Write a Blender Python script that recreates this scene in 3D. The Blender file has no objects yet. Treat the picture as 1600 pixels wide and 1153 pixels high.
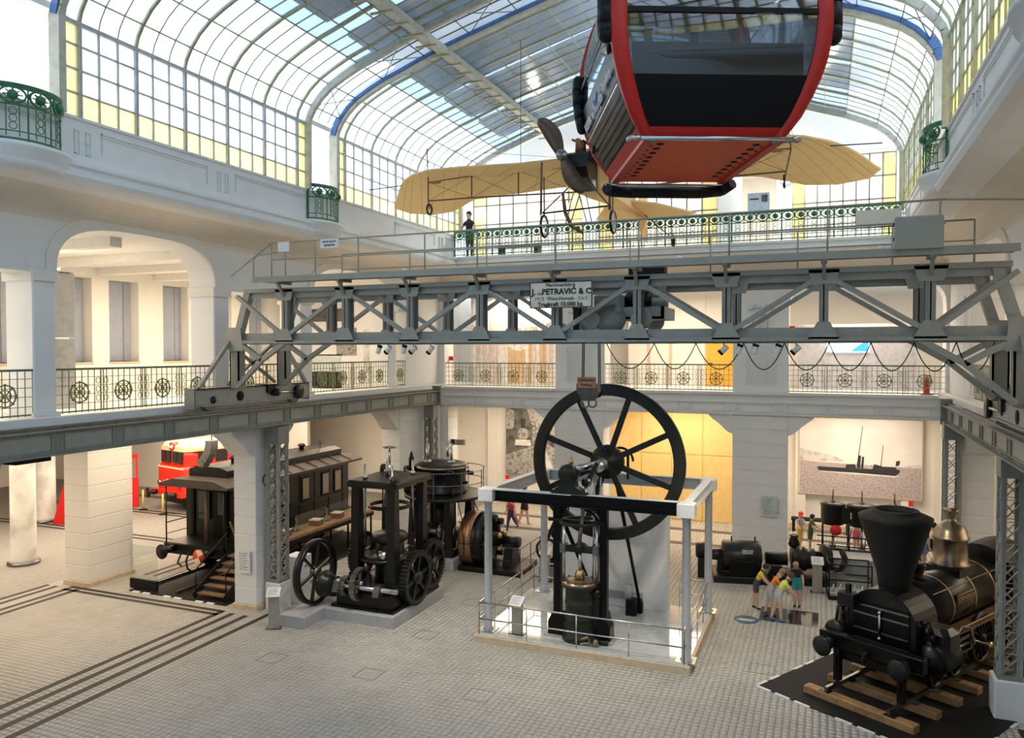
import bpy, math, random
import numpy as np
from mathutils import Matrix, Vector
random.seed(7)
SC = bpy.context.scene
COL = SC.collection
PI = math.pi
# ---------------------------------------------------------------- camera
F_PX, IMG_W, IMG_H = 1200.0, 1600.0, 1153.0
VPX, HORY, EYE = 1288.0, 548.0, 8.0
pitch = math.atan((IMG_H/2-HORY)/F_PX)
yaw = math.atan((VPX-IMG_W/2)/(F_PX/math.cos(pitch)))
cam = bpy.data.cameras.new('camera'); cam_o = bpy.data.objects.new('camera', cam); COL.objects.link(cam_o)
cam.sensor_fit = 'HORIZONTAL'; cam.sensor_width = 36.0; cam.lens = 36.0*F_PX/IMG_W
cam.clip_start = 0.1; cam.clip_end = 400
cam_o.location = (0, 0, EYE)
cam_o.rotation_euler = (PI/2-pitch, 0, yaw)
SC.camera = cam_o
# ---------------------------------------------------------------- world, exposure
SC.view_settings.view_transform = 'Standard'; SC.view_settings.look = 'None'
SC.view_settings.gamma = 1.0; SC.view_settings.use_curve_mapping = False
SC.view_settings.exposure = 0.0
W = bpy.data.worlds.new('sky'); SC.world = W; W.use_nodes = True
wn = W.node_tree.nodes; wl = W.node_tree.links
bg = wn['Background']; bg.inputs[1].default_value = 3.6
bg.inputs[0].default_value = (0.70, 0.85, 1.0, 1)
# ---------------------------------------------------------------- lamps of the museum (ceiling lamps of the aisles and galleries)
def lamp(x, y, z, sx, sy, power, color=(1.0, 0.80, 0.58), rot=(0, 0, 0), spread=None):
    l = bpy.data.lights.new('ceiling_light', 'AREA'); l.shape = 'RECTANGLE'; l.size = sx; l.size_y = sy
    l.energy = power*.66; l.color = color
    if spread: l.spread = spread
    o = bpy.data.objects.new('ceiling_light', l); COL.objects.link(o); o.location = (x, y, z); o.rotation_euler = rot
    return o
WARM = (1.0, 0.81, 0.60); NEUT = (1.0, 0.90, 0.78)
for y in (14.5, 20, 25.5, 31):                       # ground floor aisle on the left
    lamp(-20, y, 5.5, 4.5, 3.5, 330, WARM); lamp(-29, y, 5.5, 6, 3.5, 850, WARM)
for x in (-13.2, -6, 1.3):                           # ground floor room behind the end wall
    lamp(x, 34.2, 5.45, 4, 3, 480, WARM)
lamp(9.5, 24, 5.5, 5, 8, 500, WARM)
for y in (8.5, 14.5, 20, 25.6):                      # first floor gallery on the left
    lamp(-20.3, y, 10.66, 1.2, 2.5, 420, WARM)
for x in (-13.2, -6, 1.3):                           # first floor gallery behind the end wall
    lamp(x, 33.2, 10.4, 3, 1.2, 330, WARM)
for y in (6, 13.5, 17, 23, 27):                      # upper galleries behind the glazing
    lamp(-17, y, 15.2, 1.5, 3, 210, (1, .96, .92)); lamp(4.9, y, 15.2, 1.5, 3, 210, (1, .96, .92))
for y in (12, 20, 27):
    lamp(7.5, y, 10.6, 2, 3, 240, WARM)
# ---------------------------------------------------------------- mesh helpers
def at(px,py,X=None,Y=None,Z=None):      # pixel of the photograph + one known coordinate -> point of the place
    a=(px-IMG_W/2)/F_PX; b=(IMG_H/2-py)/F_PX
    Fw=Vector((-math.sin(yaw)*math.cos(pitch),math.cos(yaw)*math.cos(pitch),-math.sin(pitch))); Rt=Vector((math.cos(yaw),math.sin(yaw),0)); Up=Vector((-math.sin(yaw)*math.sin(pitch),math.cos(yaw)*math.sin(pitch),math.cos(pitch)))
    d=Fw+a*Rt+b*Up
    t=X/d.x if X is not None else (Y/d.y if Y is not None else (Z-EYE)/d.z)
    return Vector((0,0,EYE))+d*t
class B:
    def __init__(s): s.v=[]; s.f=[]; s.sm=[]; s.M=None
    def add(s, vs, fs, smooth=False):
        n=len(s.v)
        if s.M is not None: vs=[tuple(s.M@Vector(p)) for p in vs]
        s.v.extend(vs); s.f.extend([tuple(i+n for i in q) for q in fs]); s.sm.extend([smooth]*len(fs)); return s
    def box(s,x0,x1,y0,y1,z0,z1):
        return s.add([(x0,y0,z0),(x1,y0,z0),(x1,y1,z0),(x0,y1,z0),(x0,y0,z1),(x1,y0,z1),(x1,y1,z1),(x0,y1,z1)],
          [(0,3,2,1),(4,5,6,7),(0,1,5,4),(1,2,6,5),(2,3,7,6),(3,0,4,7)])
    def cbox(s,c,d): return s.box(c[0]-d[0]/2,c[0]+d[0]/2,c[1]-d[1]/2,c[1]+d[1]/2,c[2]-d[2]/2,c[2]+d[2]/2)
    def bbox(s,x0,x1,y0,y1,z0,z1,b=0.02):        # box with chamfered upper and vertical edges
        vs=[];
        for z,i in ((z0,0),(z1-b,0),(z1,b)):
            X0,X1,Y0,Y1=x0+i,x1-i,y0+i,y1-i
            vs+=[(X0+b,Y0,z),(X1-b,Y0,z),(X1,Y0+b,z),(X1,Y1-b,z),(X1-b,Y1,z),(X0+b,Y1,z),(X0,Y1-b,z),(X0,Y0+b,z)]
        fs=[tuple(range(7,-1,-1)),tuple(range(16,24))]
        for r in (0,8):
            for k in range(8): fs.append((r+k,r+(k+1)%8,r+8+(k+1)%8,r+8+k))
        return s.add(vs,fs)
    def beam(s,p,q,w,h,up=(0,0,1)):
        p=Vector(p);q=Vector(q);d=(q-p)
        if d.length<1e-6: return s
        d.normalize(); u=Vector(up)
        if abs(d.dot(u))>.98: u=Vector((0,1,0)) if abs(d.y)<.9 else Vector((1,0,0))
        a=d.cross(u).normalized(); b=a.cross(d).normalized(); a*=w/2; b*=h/2
        vs=[tuple(o+i*a+j*b) for o in (p,q) for i,j in ((-1,-1),(1,-1),(1,1),(-1,1))]
        return s.add(vs,[(0,3,2,1),(4,5,6,7),(0,1,5,4),(1,2,6,5),(2,3,7,6),(3,0,4,7)])
    def tube(s,p,q,r,r2=None,n=10,caps=True):
        p=Vector(p);q=Vector(q);d=(q-p)
        if d.length<1e-6: return s
        d.normalize(); u=Vector((0,0,1)) if abs(d.z)<.9 else Vector((1,0,0))
        a=d.cross(u).normalized(); b=a.cross(d); r2=r if r2 is None else r2
        vs=[]
        for o,R in ((p,r),(q,r2)):
            for k in range(n):
                t=2*PI*k/n; vs.append(tuple(o+a*R*math.cos(t)+b*R*math.sin(t)))
        fs=[(k,(k+1)%n,n+(k+1)%n,n+k) for k in range(n)]
        s.add(vs,fs,n>6)
        if caps: m=len(s.v)-2*n; s.f+=[tuple(m+k for k in range(n-1,-1,-1)),tuple(m+n+k for k in range(n))]; s.sm+=[False]*2
        return s
    def path(s,pts,r,n=6):
        for i in range(len(pts)-1): s.tube(pts[i],pts[i+1],r,n=n)
        return s
    def lathe(s,prof,n=20,c=(0,0,0),axis='Z',a0=0,a1=2*PI):
        full=abs(a1-a0-2*PI)<1e-6; m=n if full else n+1; vs=[]
        for r,z in prof:
            for k in range(m):
                t=a0+(a1-a0)*k/n; x,y=r*math.cos(t),r*math.sin(t)
                p=(x,y,z) if axis=='Z' else ((z,x,y) if axis=='X' else (y,z,x))
                vs.append((p[0]+c[0],p[1]+c[1],p[2]+c[2]))
        fs=[]
        for i in range(len(prof)-1):
            for k in range(n):
                k2=(k+1)%m; fs.append((i*m+k,i*m+k2,(i+1)*m+k2,(i+1)*m+k))
        if full and prof[0]!=prof[-1]:
            if prof[0][0]>1e-5: fs.append(tuple(range(m-1,-1,-1)))
            if prof[-1][0]>1e-5: fs.append(tuple((len(prof)-1)*m+k for k in range(m)))
        return s.add(vs,fs,True)
    def torus(s,c,R,r,axis='Z',n=24,m=6,a0=0,a1=2*PI):
        full=abs(a1-a0-2*PI)<1e-6; N=n if full else n+1; vs=[]
        for k in range(N):
            t=a0+(a1-a0)*k/n
            for j in range(m):
                u=2*PI*j/m; rr=R+r*math.cos(u); x,y,z=rr*math.cos(t),rr*math.sin(t),r*math.sin(u)
                p=(x,y,z) if axis=='Z' else ((z,x,y) if axis=='X' else (y,z,x))
                vs.append((p[0]+c[0],p[1]+c[1],p[2]+c[2]))
        fs=[]
        for k in range(n):
            k2=(k+1)%N
            for j in range(m): fs.append((k*m+j,k2*m+j,k2*m+(j+1)%m,k*m+(j+1)%m))
        return s.add(vs,fs,True)
    def prism(s,poly,d0,d1,axis='Y'):            # polygon in the plane across the axis, extruded along it
        n=len(poly)
        def P(a,b,d): return (a,d,b) if axis=='Y' else ((d,a,b) if axis=='X' else (a,b,d))
        vs=[P(a,b,d0) for a,b in poly]+[P(a,b,d1) for a,b in poly]
        fs=[tuple(range(n)),tuple(range(2*n-1,n-1,-1))]+[(k,n+k,n+(k+1)%n,(k+1)%n) for k in range(n)]
        return s.add(vs,fs)
    def sheet(s,rows,smooth=True,closed=False):  # rows of points -> quads
        m=len(rows[0]); vs=[p for r in rows for p in r]; fs=[]
        for i in range(len(rows)-1):
            for k in range(m-1+(1 if closed else 0)):
                k2=(k+1)%m; fs.append((i*m+k,i*m+k2,(i+1)*m+k2,(i+1)*m+k))
        return s.add(vs,fs,smooth)
    def sphere(s,c,r,n=10,m=6,sc=(1,1,1)):
        vs=[(c[0],c[1],c[2]-r*sc[2])]
        for i in range(1,m):
            t=-PI/2+PI*i/m
            for k in range(n):
                u=2*PI*k/n; vs.append((c[0]+sc[0]*r*math.cos(t)*math.cos(u),c[1]+sc[1]*r*math.cos(t)*math.sin(u),c[2]+sc[2]*r*math.sin(t)))
        vs.append((c[0],c[1],c[2]+r*sc[2])); fs=[]
        for k in range(n): fs.append((0,1+(k+1)%n,1+k))
        for i in range(m-2):
            for k in range(n): a=1+i*n; fs.append((a+k,a+(k+1)%n,a+n+(k+1)%n,a+n+k))
        a=1+(m-2)*n; L=len(vs)-1
        for k in range(n): fs.append((a+k,a+(k+1)%n,L))
        return s.add(vs,fs,True)
    def mesh(s,name):
        me=bpy.data.meshes.new(name); me.from_pydata(s.v,[],s.f)
        if any(s.sm): me.polygons.foreach_set('use_smooth',s.sm)
        me.update(); return me
    def build(s,name,mat,parent=None,loc=None,label=None):
        o=bpy.data.objects.new(name,s.mesh(name)); COL.objects.link(o)
        o.data.materials.append(MT[mat] if isinstance(mat,str) else mat)
        put(o,parent)
        if loc: o.location=loc
        if label: o['label']=label
        return o
WORLD_PARENTS=set()
def put(o,parent):
    if parent is not None:
        o.parent=parent
        if parent.name in WORLD_PARENTS:
            r=parent
            o.matrix_parent_inverse=INV.get(parent.name,Matrix())
            if r.type=='MESH' or o.type=='MESH': pass
INV={}
def thing(name,label,cat,loc=(0,0,0),rz=0,group=None,world=False,kind=None):
    o=bpy.data.objects.new(name,None); COL.objects.link(o); o.location=loc; o.rotation_euler=(0,0,rz)
    o.empty_display_size=0.2
    if label: o['label']=label
    if cat: o['category']=cat
    if group: o['group']=group
    if kind: o['kind']=kind
    if world:
        WORLD_PARENTS.add(o.name)
        INV[o.name]=(Matrix.Translation(Vector(loc))@Matrix.Rotation(rz,4,'Z')).inverted()
    return o
def tag(o,label,cat=None,group=None,kind=None):
    o['label']=label
    if cat: o['category']=cat
    if group: o['group']=group
    if kind: o['kind']=kind
    return o
def struct(name,b,mat,parent=None,label=None):
    o=b.build(name,mat,parent)
    if parent is None: o['kind']='structure'; o['label']=label or name.replace('_',' '); o['category']=name.split('_')[0]
    elif label: o['label']=label
    return o
def inst(name,me,parent=None,M=None):
    o=bpy.data.objects.new(name,me); COL.objects.link(o)
    if parent is not None: put(o,parent)
    if M is not None: o.matrix_local=M
    return o
def copy_tree(o,parent=None):
    c=o.copy(); COL.objects.link(c)
    if parent is not None:
        pi=o.matrix_parent_inverse.copy(); c.parent=parent; c.matrix_parent_inverse=pi
    for ch in list(o.children): copy_tree(ch,c)
    return c
# ---------------------------------------------------------------- materials
MT={}
def mat(name,col,rough=.6,metal=0.,var=.06,scale=6.,bump=.0,emit=None,spec=None,dirt=None,coat=0.):
    m=bpy.data.materials.new(name); m.use_nodes=True; nt=m.node_tree; n=nt.nodes; l=nt.links
    p=n['Principled BSDF']; p.inputs['Roughness'].default_value=rough; p.inputs['Metallic'].default_value=metal
    if spec is not None: p.inputs['Specular IOR Level'].default_value=spec
    if coat: p.inputs['Coat Weight'].default_value=coat
    tc=n.new('ShaderNodeTexCoord'); nz=n.new('ShaderNodeTexNoise'); nz.inputs['Scale'].default_value=scale; nz.inputs['Detail'].default_value=4
    l.new(tc.outputs['Object'],nz.inputs['Vector'])
    mx=n.new('ShaderNodeMix'); mx.data_type='RGBA'
    d=dirt or tuple(max(0,c*(1-4*var)) for c in col)
    mx.inputs[6].default_value=(*[min(1,c*(1+var)) for c in col],1); mx.inputs[7].default_value=(*d,1)
    rp=n.new('ShaderNodeMapRange'); rp.inputs[1].default_value=.45; rp.inputs[2].default_value=.8
    l.new(nz.outputs[0],rp.inputs[0]); l.new(rp.outputs[0],mx.inputs[0]); l.new(mx.outputs[2],p.inputs['Base Color'])
    if bump:
        bp=n.new('ShaderNodeBump'); bp.inputs['Strength'].default_value=bump; bp.inputs['Distance'].default_value=.02
        l.new(nz.outputs[0],bp.inputs['Height']); l.new(bp.outputs[0],p.inputs['Normal'])
    if emit: p.inputs['Emission Color'].default_value=(*emit[0],1); p.inputs['Emission Strength'].default_value=emit[1]
    MT[name]=m; return m
mat('plaster',(.82,.82,.80),.75,var=.012,scale=1.5)
mat('plaster_warm',(.82,.79,.73),.8,var=.012,scale=1.2)
mat('plaster_trim',(.74,.75,.74),.7,var=.03)
mat('cove_warm_lit',(.82,.74,.62),.8,var=.015,scale=1.2)  # cove plaster with the warm gallery light put into its colour
mat('ceiling_white',(.82,.80,.76),.9,var=.02)
mat('tile',(.50,.485,.445),.28,var=.035,scale=1.3,spec=.5)
mat('tile_b',(.56,.545,.51),.3,var=.10,scale=1.3)
mat('grout',(.26,.25,.23),.7)
mat('dark_tile',(.04,.032,.026),.6,var=.08,spec=.25)
mat('crane_grey',(.255,.26,.23),.5,.1,var=.03,scale=4)
mat('crane_light',(.34,.345,.305),.5,.1,var=.03,scale=4)
mat('rail_green',(.20,.235,.15),.5,.3,var=.08)
mat('rail_top_green',(.035,.16,.07),.45,.1,var=.08)
mat('gold',(.55,.42,.16),.4,.8)
mat('black_iron',(.006,.006,.0065),.36,.0,var=.1,scale=9,bump=.08,spec=.4)
mat('black_paint',(.003,.003,.0035),.35,.0,var=.05,spec=.2)
mat('black_matte',(.007,.007,.007),.7,spec=.3)
mat('green_black',(.010,.012,.0105),.38,.0,var=.1,spec=.4)
mat('steel',(.55,.55,.55),.25,1.,var=.08)
mat('steel_dark',(.22,.22,.22),.3,.9,var=.1)
mat('brass',(.58,.42,.20),.28,1.,var=.08)
mat('bronze',(.30,.24,.16),.32,.95,var=.1)
mat('copper',(.42,.22,.12),.4,.8,var=.1)
mat('plinth_grey',(.40,.41,.42),.55,var=.04)
mat('frame_grey',(.47,.49,.51),.4,.2,var=.03)
mat('frame_white',(.72,.73,.73),.5,var=.03)
mat('white_cloth',(.86,.85,.83),.8,var=.02)
mat('white_paint',(.82,.82,.81),.5,var=.02)
mat('glass_floor',(.55,.58,.57),.06,var=.05,spec=.8)
mat('red_paint',(.72,.035,.02),.3,var=.05,coat=.3)
mat('red_bright',(.75,.02,.02),.35,var=.03)
mat('cream',(.80,.68,.40),.4,var=.04)
mat('wood',(.36,.20,.085),.6,var=.14,scale=5,bump=.1)
mat('wood_dark',(.16,.09,.05),.6,var=.1)
mat('wood_prop',(.085,.05,.028),.35,var=.12,scale=8)
mat('canvas',(.90,.72,.44),.75,var=.04,scale=2.5)
mat('yellow_panel',(.80,.56,.22),.5,var=.03)
mat('yellow_glass',(.80,.62,.16),.4,var=.04)
mat('orange_door',(.85,.45,.06),.5,var=.03)
mat('rubber',(.005,.005,.005),.5,spec=.3)
mat('olive_green',(.018,.020,.015),.45,.0,var=.08,spec=.35)
mat('window_dark',(.02,.022,.025),.08,spec=.8)
mat('blue_grey',(.36,.39,.47),.5,var=.03)
mat('sign_cream',(.80,.76,.62),.5,var=.03)
mat('ink',(.02,.02,.02),.6)
mat('ink_red',(.45,.16,.08),.6)
mat('paper',(.80,.80,.80),.6,var=.02)
mat('screen_white',(.8,.85,.95),.4,emit=((.75,.85,1.),2.5))
mat('screen_blue',(.05,.3,.8),.4,emit=((.03,.25,.9),1.5))
mat('lamp_glow',(1,1,1),.4,emit=((1,.93,.82),25))
mat('exit_green',(.02,.35,.18),.4,emit=((.05,.6,.3),.6))
mat('teal',(.06,.14,.17),.4)
mat('sand',(.62,.50,.34),.7,var=.05)
mat('photo_dark',(.10,.095,.09),.6,var=.3,scale=3)
mat('photo_mid',(.30,.29,.27),.6,var=.25,scale=8)
mat('photo_light',(.62,.60,.57),.6,var=.12,scale=3)
mat('photo_ink',(.03,.03,.032),.6)
mat('sky_print',(.80,.77,.75),.5,var=.04,scale=.6)
mat('sea_print',(.46,.40,.41),.5,var=.16,scale=16)

def translucent_cloth(name,col,tl):
    m=MT[name]; nt=m.node_tree; n=nt.nodes; l=nt.links; p=n['Principled BSDF']; out=[x for x in n if x.type=='OUTPUT_MATERIAL'][0]
    t=n.new('ShaderNodeBsdfTranslucent'); t.inputs[0].default_value=(*col,1); mx=n.new('ShaderNodeMixShader'); mx.inputs[0].default_value=tl
    l.new(p.outputs[0],mx.inputs[1]); l.new(t.outputs[0],mx.inputs[2]); l.new(mx.outputs[0],out.inputs[0])
translucent_cloth('canvas',(.98,.78,.46),.5)
mat('canvas_seam',(.50,.33,.17),.7)
# ================================================================ SETTING
CX2=-6.05; YB=31.0
# ---- floor: base slab + tiles (each tile its own piece near the camera) + dark tile bands
fl=struct('floor',B().box(-46,16,-9,44,-.4,-.004),'grout',label='pale square floor tiles of the museum hall with dark tile bands')
TS=.15
def tile_ok(x,y):
    if x<-17.0 and x>-22.6 and y>18.6: return True
    return True
def tiles_mesh(cells,name):
    n=len(cells); c=np.array(cells,dtype=np.float64); h=TS/2-.0035
    base=np.array([(-h,-h,-.006),(h,-h,-.006),(h,h,-.006),(-h,h,-.006),(-h,-h,0),(h,-h,0),(h,h,0),(-h,h,0)])
    v=(base[None,:,:]+np.concatenate([c,np.zeros((n,1))],1)[:,None,:]).reshape(-1,3)
    q=np.array([(4,5,6,7),(0,1,5,4),(1,2,6,5),(2,3,7,6),(3,0,4,7)])
    f=(q[None]+(np.arange(n)*8)[:,None,None]).reshape(-1,4)
    me=bpy.data.meshes.new(name); me.vertices.add(len(v)); me.vertices.foreach_set('co',v.ravel())
    me.loops.add(f.size); me.loops.foreach_set('vertex_index',f.ravel()); me.polygons.add(len(f))
    me.polygons.foreach_set('loop_start',np.arange(0,f.size,4)); me.update(calc_edges=True); me.validate(); return me
cells=[]; near=[]
nx0,nx1=int(-24.6/TS),int(9/TS); ny0,ny1=int(9.6/TS),int(37.5/TS)
fx,fy=-math.sin(yaw),math.cos(yaw); rx_,ry_=math.cos(yaw),math.sin(yaw)
for i in range(nx0,nx1):
    for j in range(ny0,ny1):
        x=(i+.5)*TS; y=(j+.5)*TS
        d=x*fx+y*fy; a=x*rx_+y*ry_
        if d<13.5 or abs(a)>d*.72: continue
        if y>31 and x<-16.3: continue
        cells.append((x,y)); near.append(d+abs(a)*.15)
order=sorted(range(len(cells)),key=lambda k:near[k])
big=[cells[k] for k in order if near[k]>15.9][:300]; bigs=set(big)
rest=[c for c in cells if c not in bigs]
me=tiles_mesh(rest,'floor_tiles'); me.materials.append(MT['tile']); o=inst('floor_tiles',me,fl); o['kind']='stuff'
tm=tiles_mesh([(0,0)],'tile'); tm.materials.append(MT['tile'])
for c in big: t=inst('tile',tm,fl); t.location=(c[0],c[1],0)
bands=[]
def band(x0,x1,y0,y1): bands.append((x0,x1,y0,y1))
for x in (-17.05,-16.62,-16.1,-15.55): band(x-.07,x+.07,6,18.3 if x<-15.8 else 18.7)
for y in (18.05,18.32): band(-23.6,-17.0,y-.06,y+.06)
for x in (-23.1,-23.5,-24.1,-24.5): band(x-.07,x+.07,6,18.2)
for x in (-22.4,-22.0): band(x-.06,x+.06,20.3,31)
for y in (28.2,28.6,24.2,24.6,31.3,31.6): band(-40,-22.4,y-.06,y+.06)
for x in (-15.6,-15.2): band(x-.06,x+.06,21.4,29)
for x in (-17.2,-17.6): band(x-.06,x+.06,21.4,31)
for y in (32.0,32.25,34.5,34.75): band(-16.5,4.3,y-.06,y+.06)
for x in (3.95,4.25): band(x-.08,x+.08,14,18.9)
for x,y in ((-3.3,29.6),(-8.6,29.6)): pass
for x0,x1,y0,y1 in bands:
    B().box(x0-.02,x1+.02,y0-.02 if y1-y0<1 else y0,y1+.02 if y1-y0<1 else y1,-.01,.005).build('dark_tile_band','dark_tile',fl)
# ---- pillars with stone courses
def pillar(x0,x1,y0,y1,h,label,haunch=None,mat_='plaster',ch=.53):
    p=struct('pillar',B().box(x0+.02,x1-.02,y0+.02,y1-.02,0,h),mat_,label=label)
    B().bbox(x0-.05,x1+.05,y0-.05,y1+.05,0,.16,.02).build('plinth','sand',p)
    z=.16; n=int((h-.16)/ch); c=(h-.16)/n
    m=B().bbox(x0,x1,y0,y1,.012,c-.012,.015).mesh('stone_block'); m.materials.append(MT[mat_])
    for k in range(n): t=inst('stone_block',m,p); t.location=(0,0,z+k*c)
    if haunch:
        ax,a0,a1,hw,zb,zt=haunch
        for sgn,e in ((-1,a0),(1,a1)):
            pts=[(e,zb),(e+sgn*hw*.25,zb+(zt-zb)*.12),(e+sgn*hw*.65,zb+(zt-zb)*.55),(e+sgn*hw,zb+(zt-zb)*.85),(e+sgn*hw*1.1,zt),(e,zt)]
            b=B()
            if ax=='Y': b.prism(pts,x0+.03,x1-.03,'X')
            else: b.prism(pts,y0+.03,y1-.03,'Y')
            b.build('corbel',mat_,p)
    return p
XL,XR=-16.1,4.0
P1='white stone pillar '
pillar(-16.95,XL,18.75,19.65,5.6,P1+'behind the lattice column at the railway carriage',('Y',18.75,19.65,.9,4.75,5.6))
pillar(-16.95,XL,27.4,31.9,5.6,P1+'in the back left corner of the hall',('Y',27.4,31.9,.9,4.75,5.6))
pillar(-16.95,XL,7.6,10.0,5.6,P1+'at the near left edge of the hall',('Y',7.6,10.0,.9,4.75,5.6))
pillar(XR+.25,XR+1.1,18.75,19.65,5.6,P1+'right of the hall behind the black locomotive')
pillar(XR,XR+.9,27.4,31.9,5.6,P1+'in the back right corner of the hall',('Y',27.4,31.9,.9,4.75,5.6))
for x0,x1,l in ((-10.65,-8.5,P1+'behind the great flywheel'),(-3.3,-1.25,P1+'with green plaque between the yellow wall and the ship picture')):
    pillar(x0,x1,YB,YB+.95,5.5,l,('X',x0,x1,.85,4.75,5.5))
pillar(-24.1,-22.95,18.5,20.3,5.6,P1+'standing free in the left aisle',None,'plaster_warm')
pillar(-24.1,-22.95,28.6,30.4,5.6,P1+'far back in the left aisle',None,'plaster_warm')
# round concrete columns
mat('concrete_round',(.46,.45,.42),.6,var=.12,scale=1.2)
for (x,y,r,l) in ((-27.85,19.7,.43,'round grey stone column left of the free pillar, nearer one'),(-33.9,25,.5,'round grey stone column left of the free pillar, farther one')):
    c=struct('column',B().lathe([(r+.06,0),(r+.06,.22),(r,.26),(r*.97,5.6)],24,(x,y,0)),'concrete_round',label=l)
    B().lathe([(r+.12,0),(r+.12,.1),(r+.06,.12)],24,(x,y,0)).build('base_ring','steel_dark',c)
# ---- first floor slabs
b=B().box(-45,XL+.02,3,YB+7,5.62,6.38); struct('ceiling',b,'ceiling_white',label='white slab between ground floor and first floor on the left')
b=B().box(XL+.02,XR,YB+.05,YB+7,5.62,6.38).box(XL+.02,XR,YB-.02,YB+.05,5.5,6.30); sb=struct('trim_1',b,'plaster',label='white frieze band with raised panels on the end wall')
b=B().box(XR,14,3,YB+7,5.62,6.38); struct('ceiling',b,'ceiling_white',label='white slab between ground floor and first floor on the right')
for z,h,d in ((6.30,.10,.12),(5.98,.05,.05),(5.52,.06,.05)):
    B().box(XL,XR,YB-.02-d,YB+.04,z,z+h).build('moulding','plaster_trim',sb)
x=-15.6
while x<3.6:
    w=1.25
    bb=B()
    for (a0,a1,c0,c1) in ((x,x+w,5.62,5.65),(x,x+w,5.9,5.93),(x,x+.03,5.62,5.93),(x+w-.03,x+w,5.62,5.93)): bb.box(a0,a1,YB-.045,YB-.02,c0,c1)
    bb.build('relief_panel','plaster_trim',sb)
    B().box(x+w+.12,x+w+.42,YB-.06,YB-.02,5.66,5.9).build('relief_block','plaster_trim',sb)
    x+=1.79
for nm,x0,x1 in (('trim_2',XL-.02,XL+.25),('trim_3',XR-.25,XR+.02)):
    t=struct(nm,B().box(x0,x1,5,YB,6.34,6.52),'plaster',label='white kerb along the first floor gallery edge, '+('left' if nm=='trim_2' else 'right')+' side')
# ---- ground floor enclosing walls
struct('wall_back',B().box(-46,16,37.2,37.6,0,11.6),'plaster_warm',label='warm white rear wall behind the end openings')
struct('wall_left',B().box(-45,-44.6,0,38,0,6),'plaster_warm',label='warm white wall far left on the ground floor')
struct('wall_aisle',B().box(-44.6,-25.5,33.6,34,0,6).box(-18.6,-18.2,31.5,37.2,0,11),'plaster_warm',label='warm white wall behind the red locomotive')
struct('wall_right',B().box(13,13.4,3,38,0,12),'plaster_warm',label='warm white outer wall on the right')
bb=struct('baseboard_back',B().box(-16.9,12,37.1,37.2,0,.16),'sand',label='sand coloured skirting along the rear wall')
for k,xp in enumerate((-16.2,-12.05,-9.9,-3.5,-.95,3.35,4.6)):
    B().box(xp-.22,xp+.22,36.98,37.2,0,5.62).build('pilaster','plaster_warm',bpy.data.objects['wall_back'])
# yellow panelled partition in the middle bay, with door
yw=struct('wall_yellow',B().box(-9.6,-3.72,36.6,36.75,0,5.6),'yellow_panel',label='yellow panelled partition in the middle bay')
for x0 in (-9.55,-8.1,-6.65,-5.2): B().box(x0,x0+1.4,36.56,36.6,.03,3.1).build('panel','yellow_panel',yw); B().box(x0,x0+1.4,36.56,36.6,3.13,5.55).build('panel','yellow_panel',yw)
d=struct('door_1',B().box(-5.05,-3.9,36.52,36.57,.02,2.3),'yellow_panel',label='yellow flush door in the panelled partition')
B().box(-4.95,-4.8,36.46,36.52,1.0,1.18).build('handle','steel_dark',d)
# ---- first floor: pillars, arches (left, mirrored right)
def arch_pts(a0,a1,zs,zt,n=18):
    c=(a0+a1)/2; w=(a1-a0)/2; out=[]
    for k in range(n+1):
        t=PI-PI*k/n; ct,st=math.cos(t),math.sin(t)
        out.append((c+w*math.copysign(abs(ct)**.62,ct), zs+(zt-zs)*abs(st)**.75))
    return out
def arch_wall(b,axis,a0,a1,zs,zt,ztop,d0,d1,n=18):
    p=arch_pts(a0,a1,zs,zt,n)
    for k in range(n):
        (u0,z0),(u1,z1)=p[k],p[k+1]
        if abs(u1-u0)<1e-5: continue
        def P(u,d,z): return (d,u,z) if axis=='Y' else (u,d,z)
        vs=[P(u0,d0,z0),P(u1,d0,z1),P(u1,d0,ztop),P(u0,d0,ztop),P(u0,d1,z0),P(u1,d1,z1),P(u1,d1,ztop),P(u0,d1,ztop)]
        b.add(vs,[(0,1,2,3),(4,7,6,5),(0,4,5,1)])
def arch_band(b,axis,a0,a1,zs,zt,d0,d1,w=.28,n=18):
    pi=arch_pts(a0,a1,zs,zt,n); po=arch_pts(a0-w,a1+w,zs,zt+w,n)
    def P(u,d,z): return (d,u,z) if axis=='Y' else (u,d,z)
    rows=[[P(u,d0,z) for u,z in pi],[P(u,d1,z) for u,z in pi],[P(u,d1,z) for u,z in po],[P(u,d0,z) for u,z in po]]
    b.sheet(rows,False)
def mir(on): return Matrix.Translation((2*CX2,0,0))@Matrix.Diagonal((-1,1,1,1)) if on else None
PY=((6.2,6.8),(11.75,12.3),(17.2,17.8),(21.15,21.75),(26.7,27.3))
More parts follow.
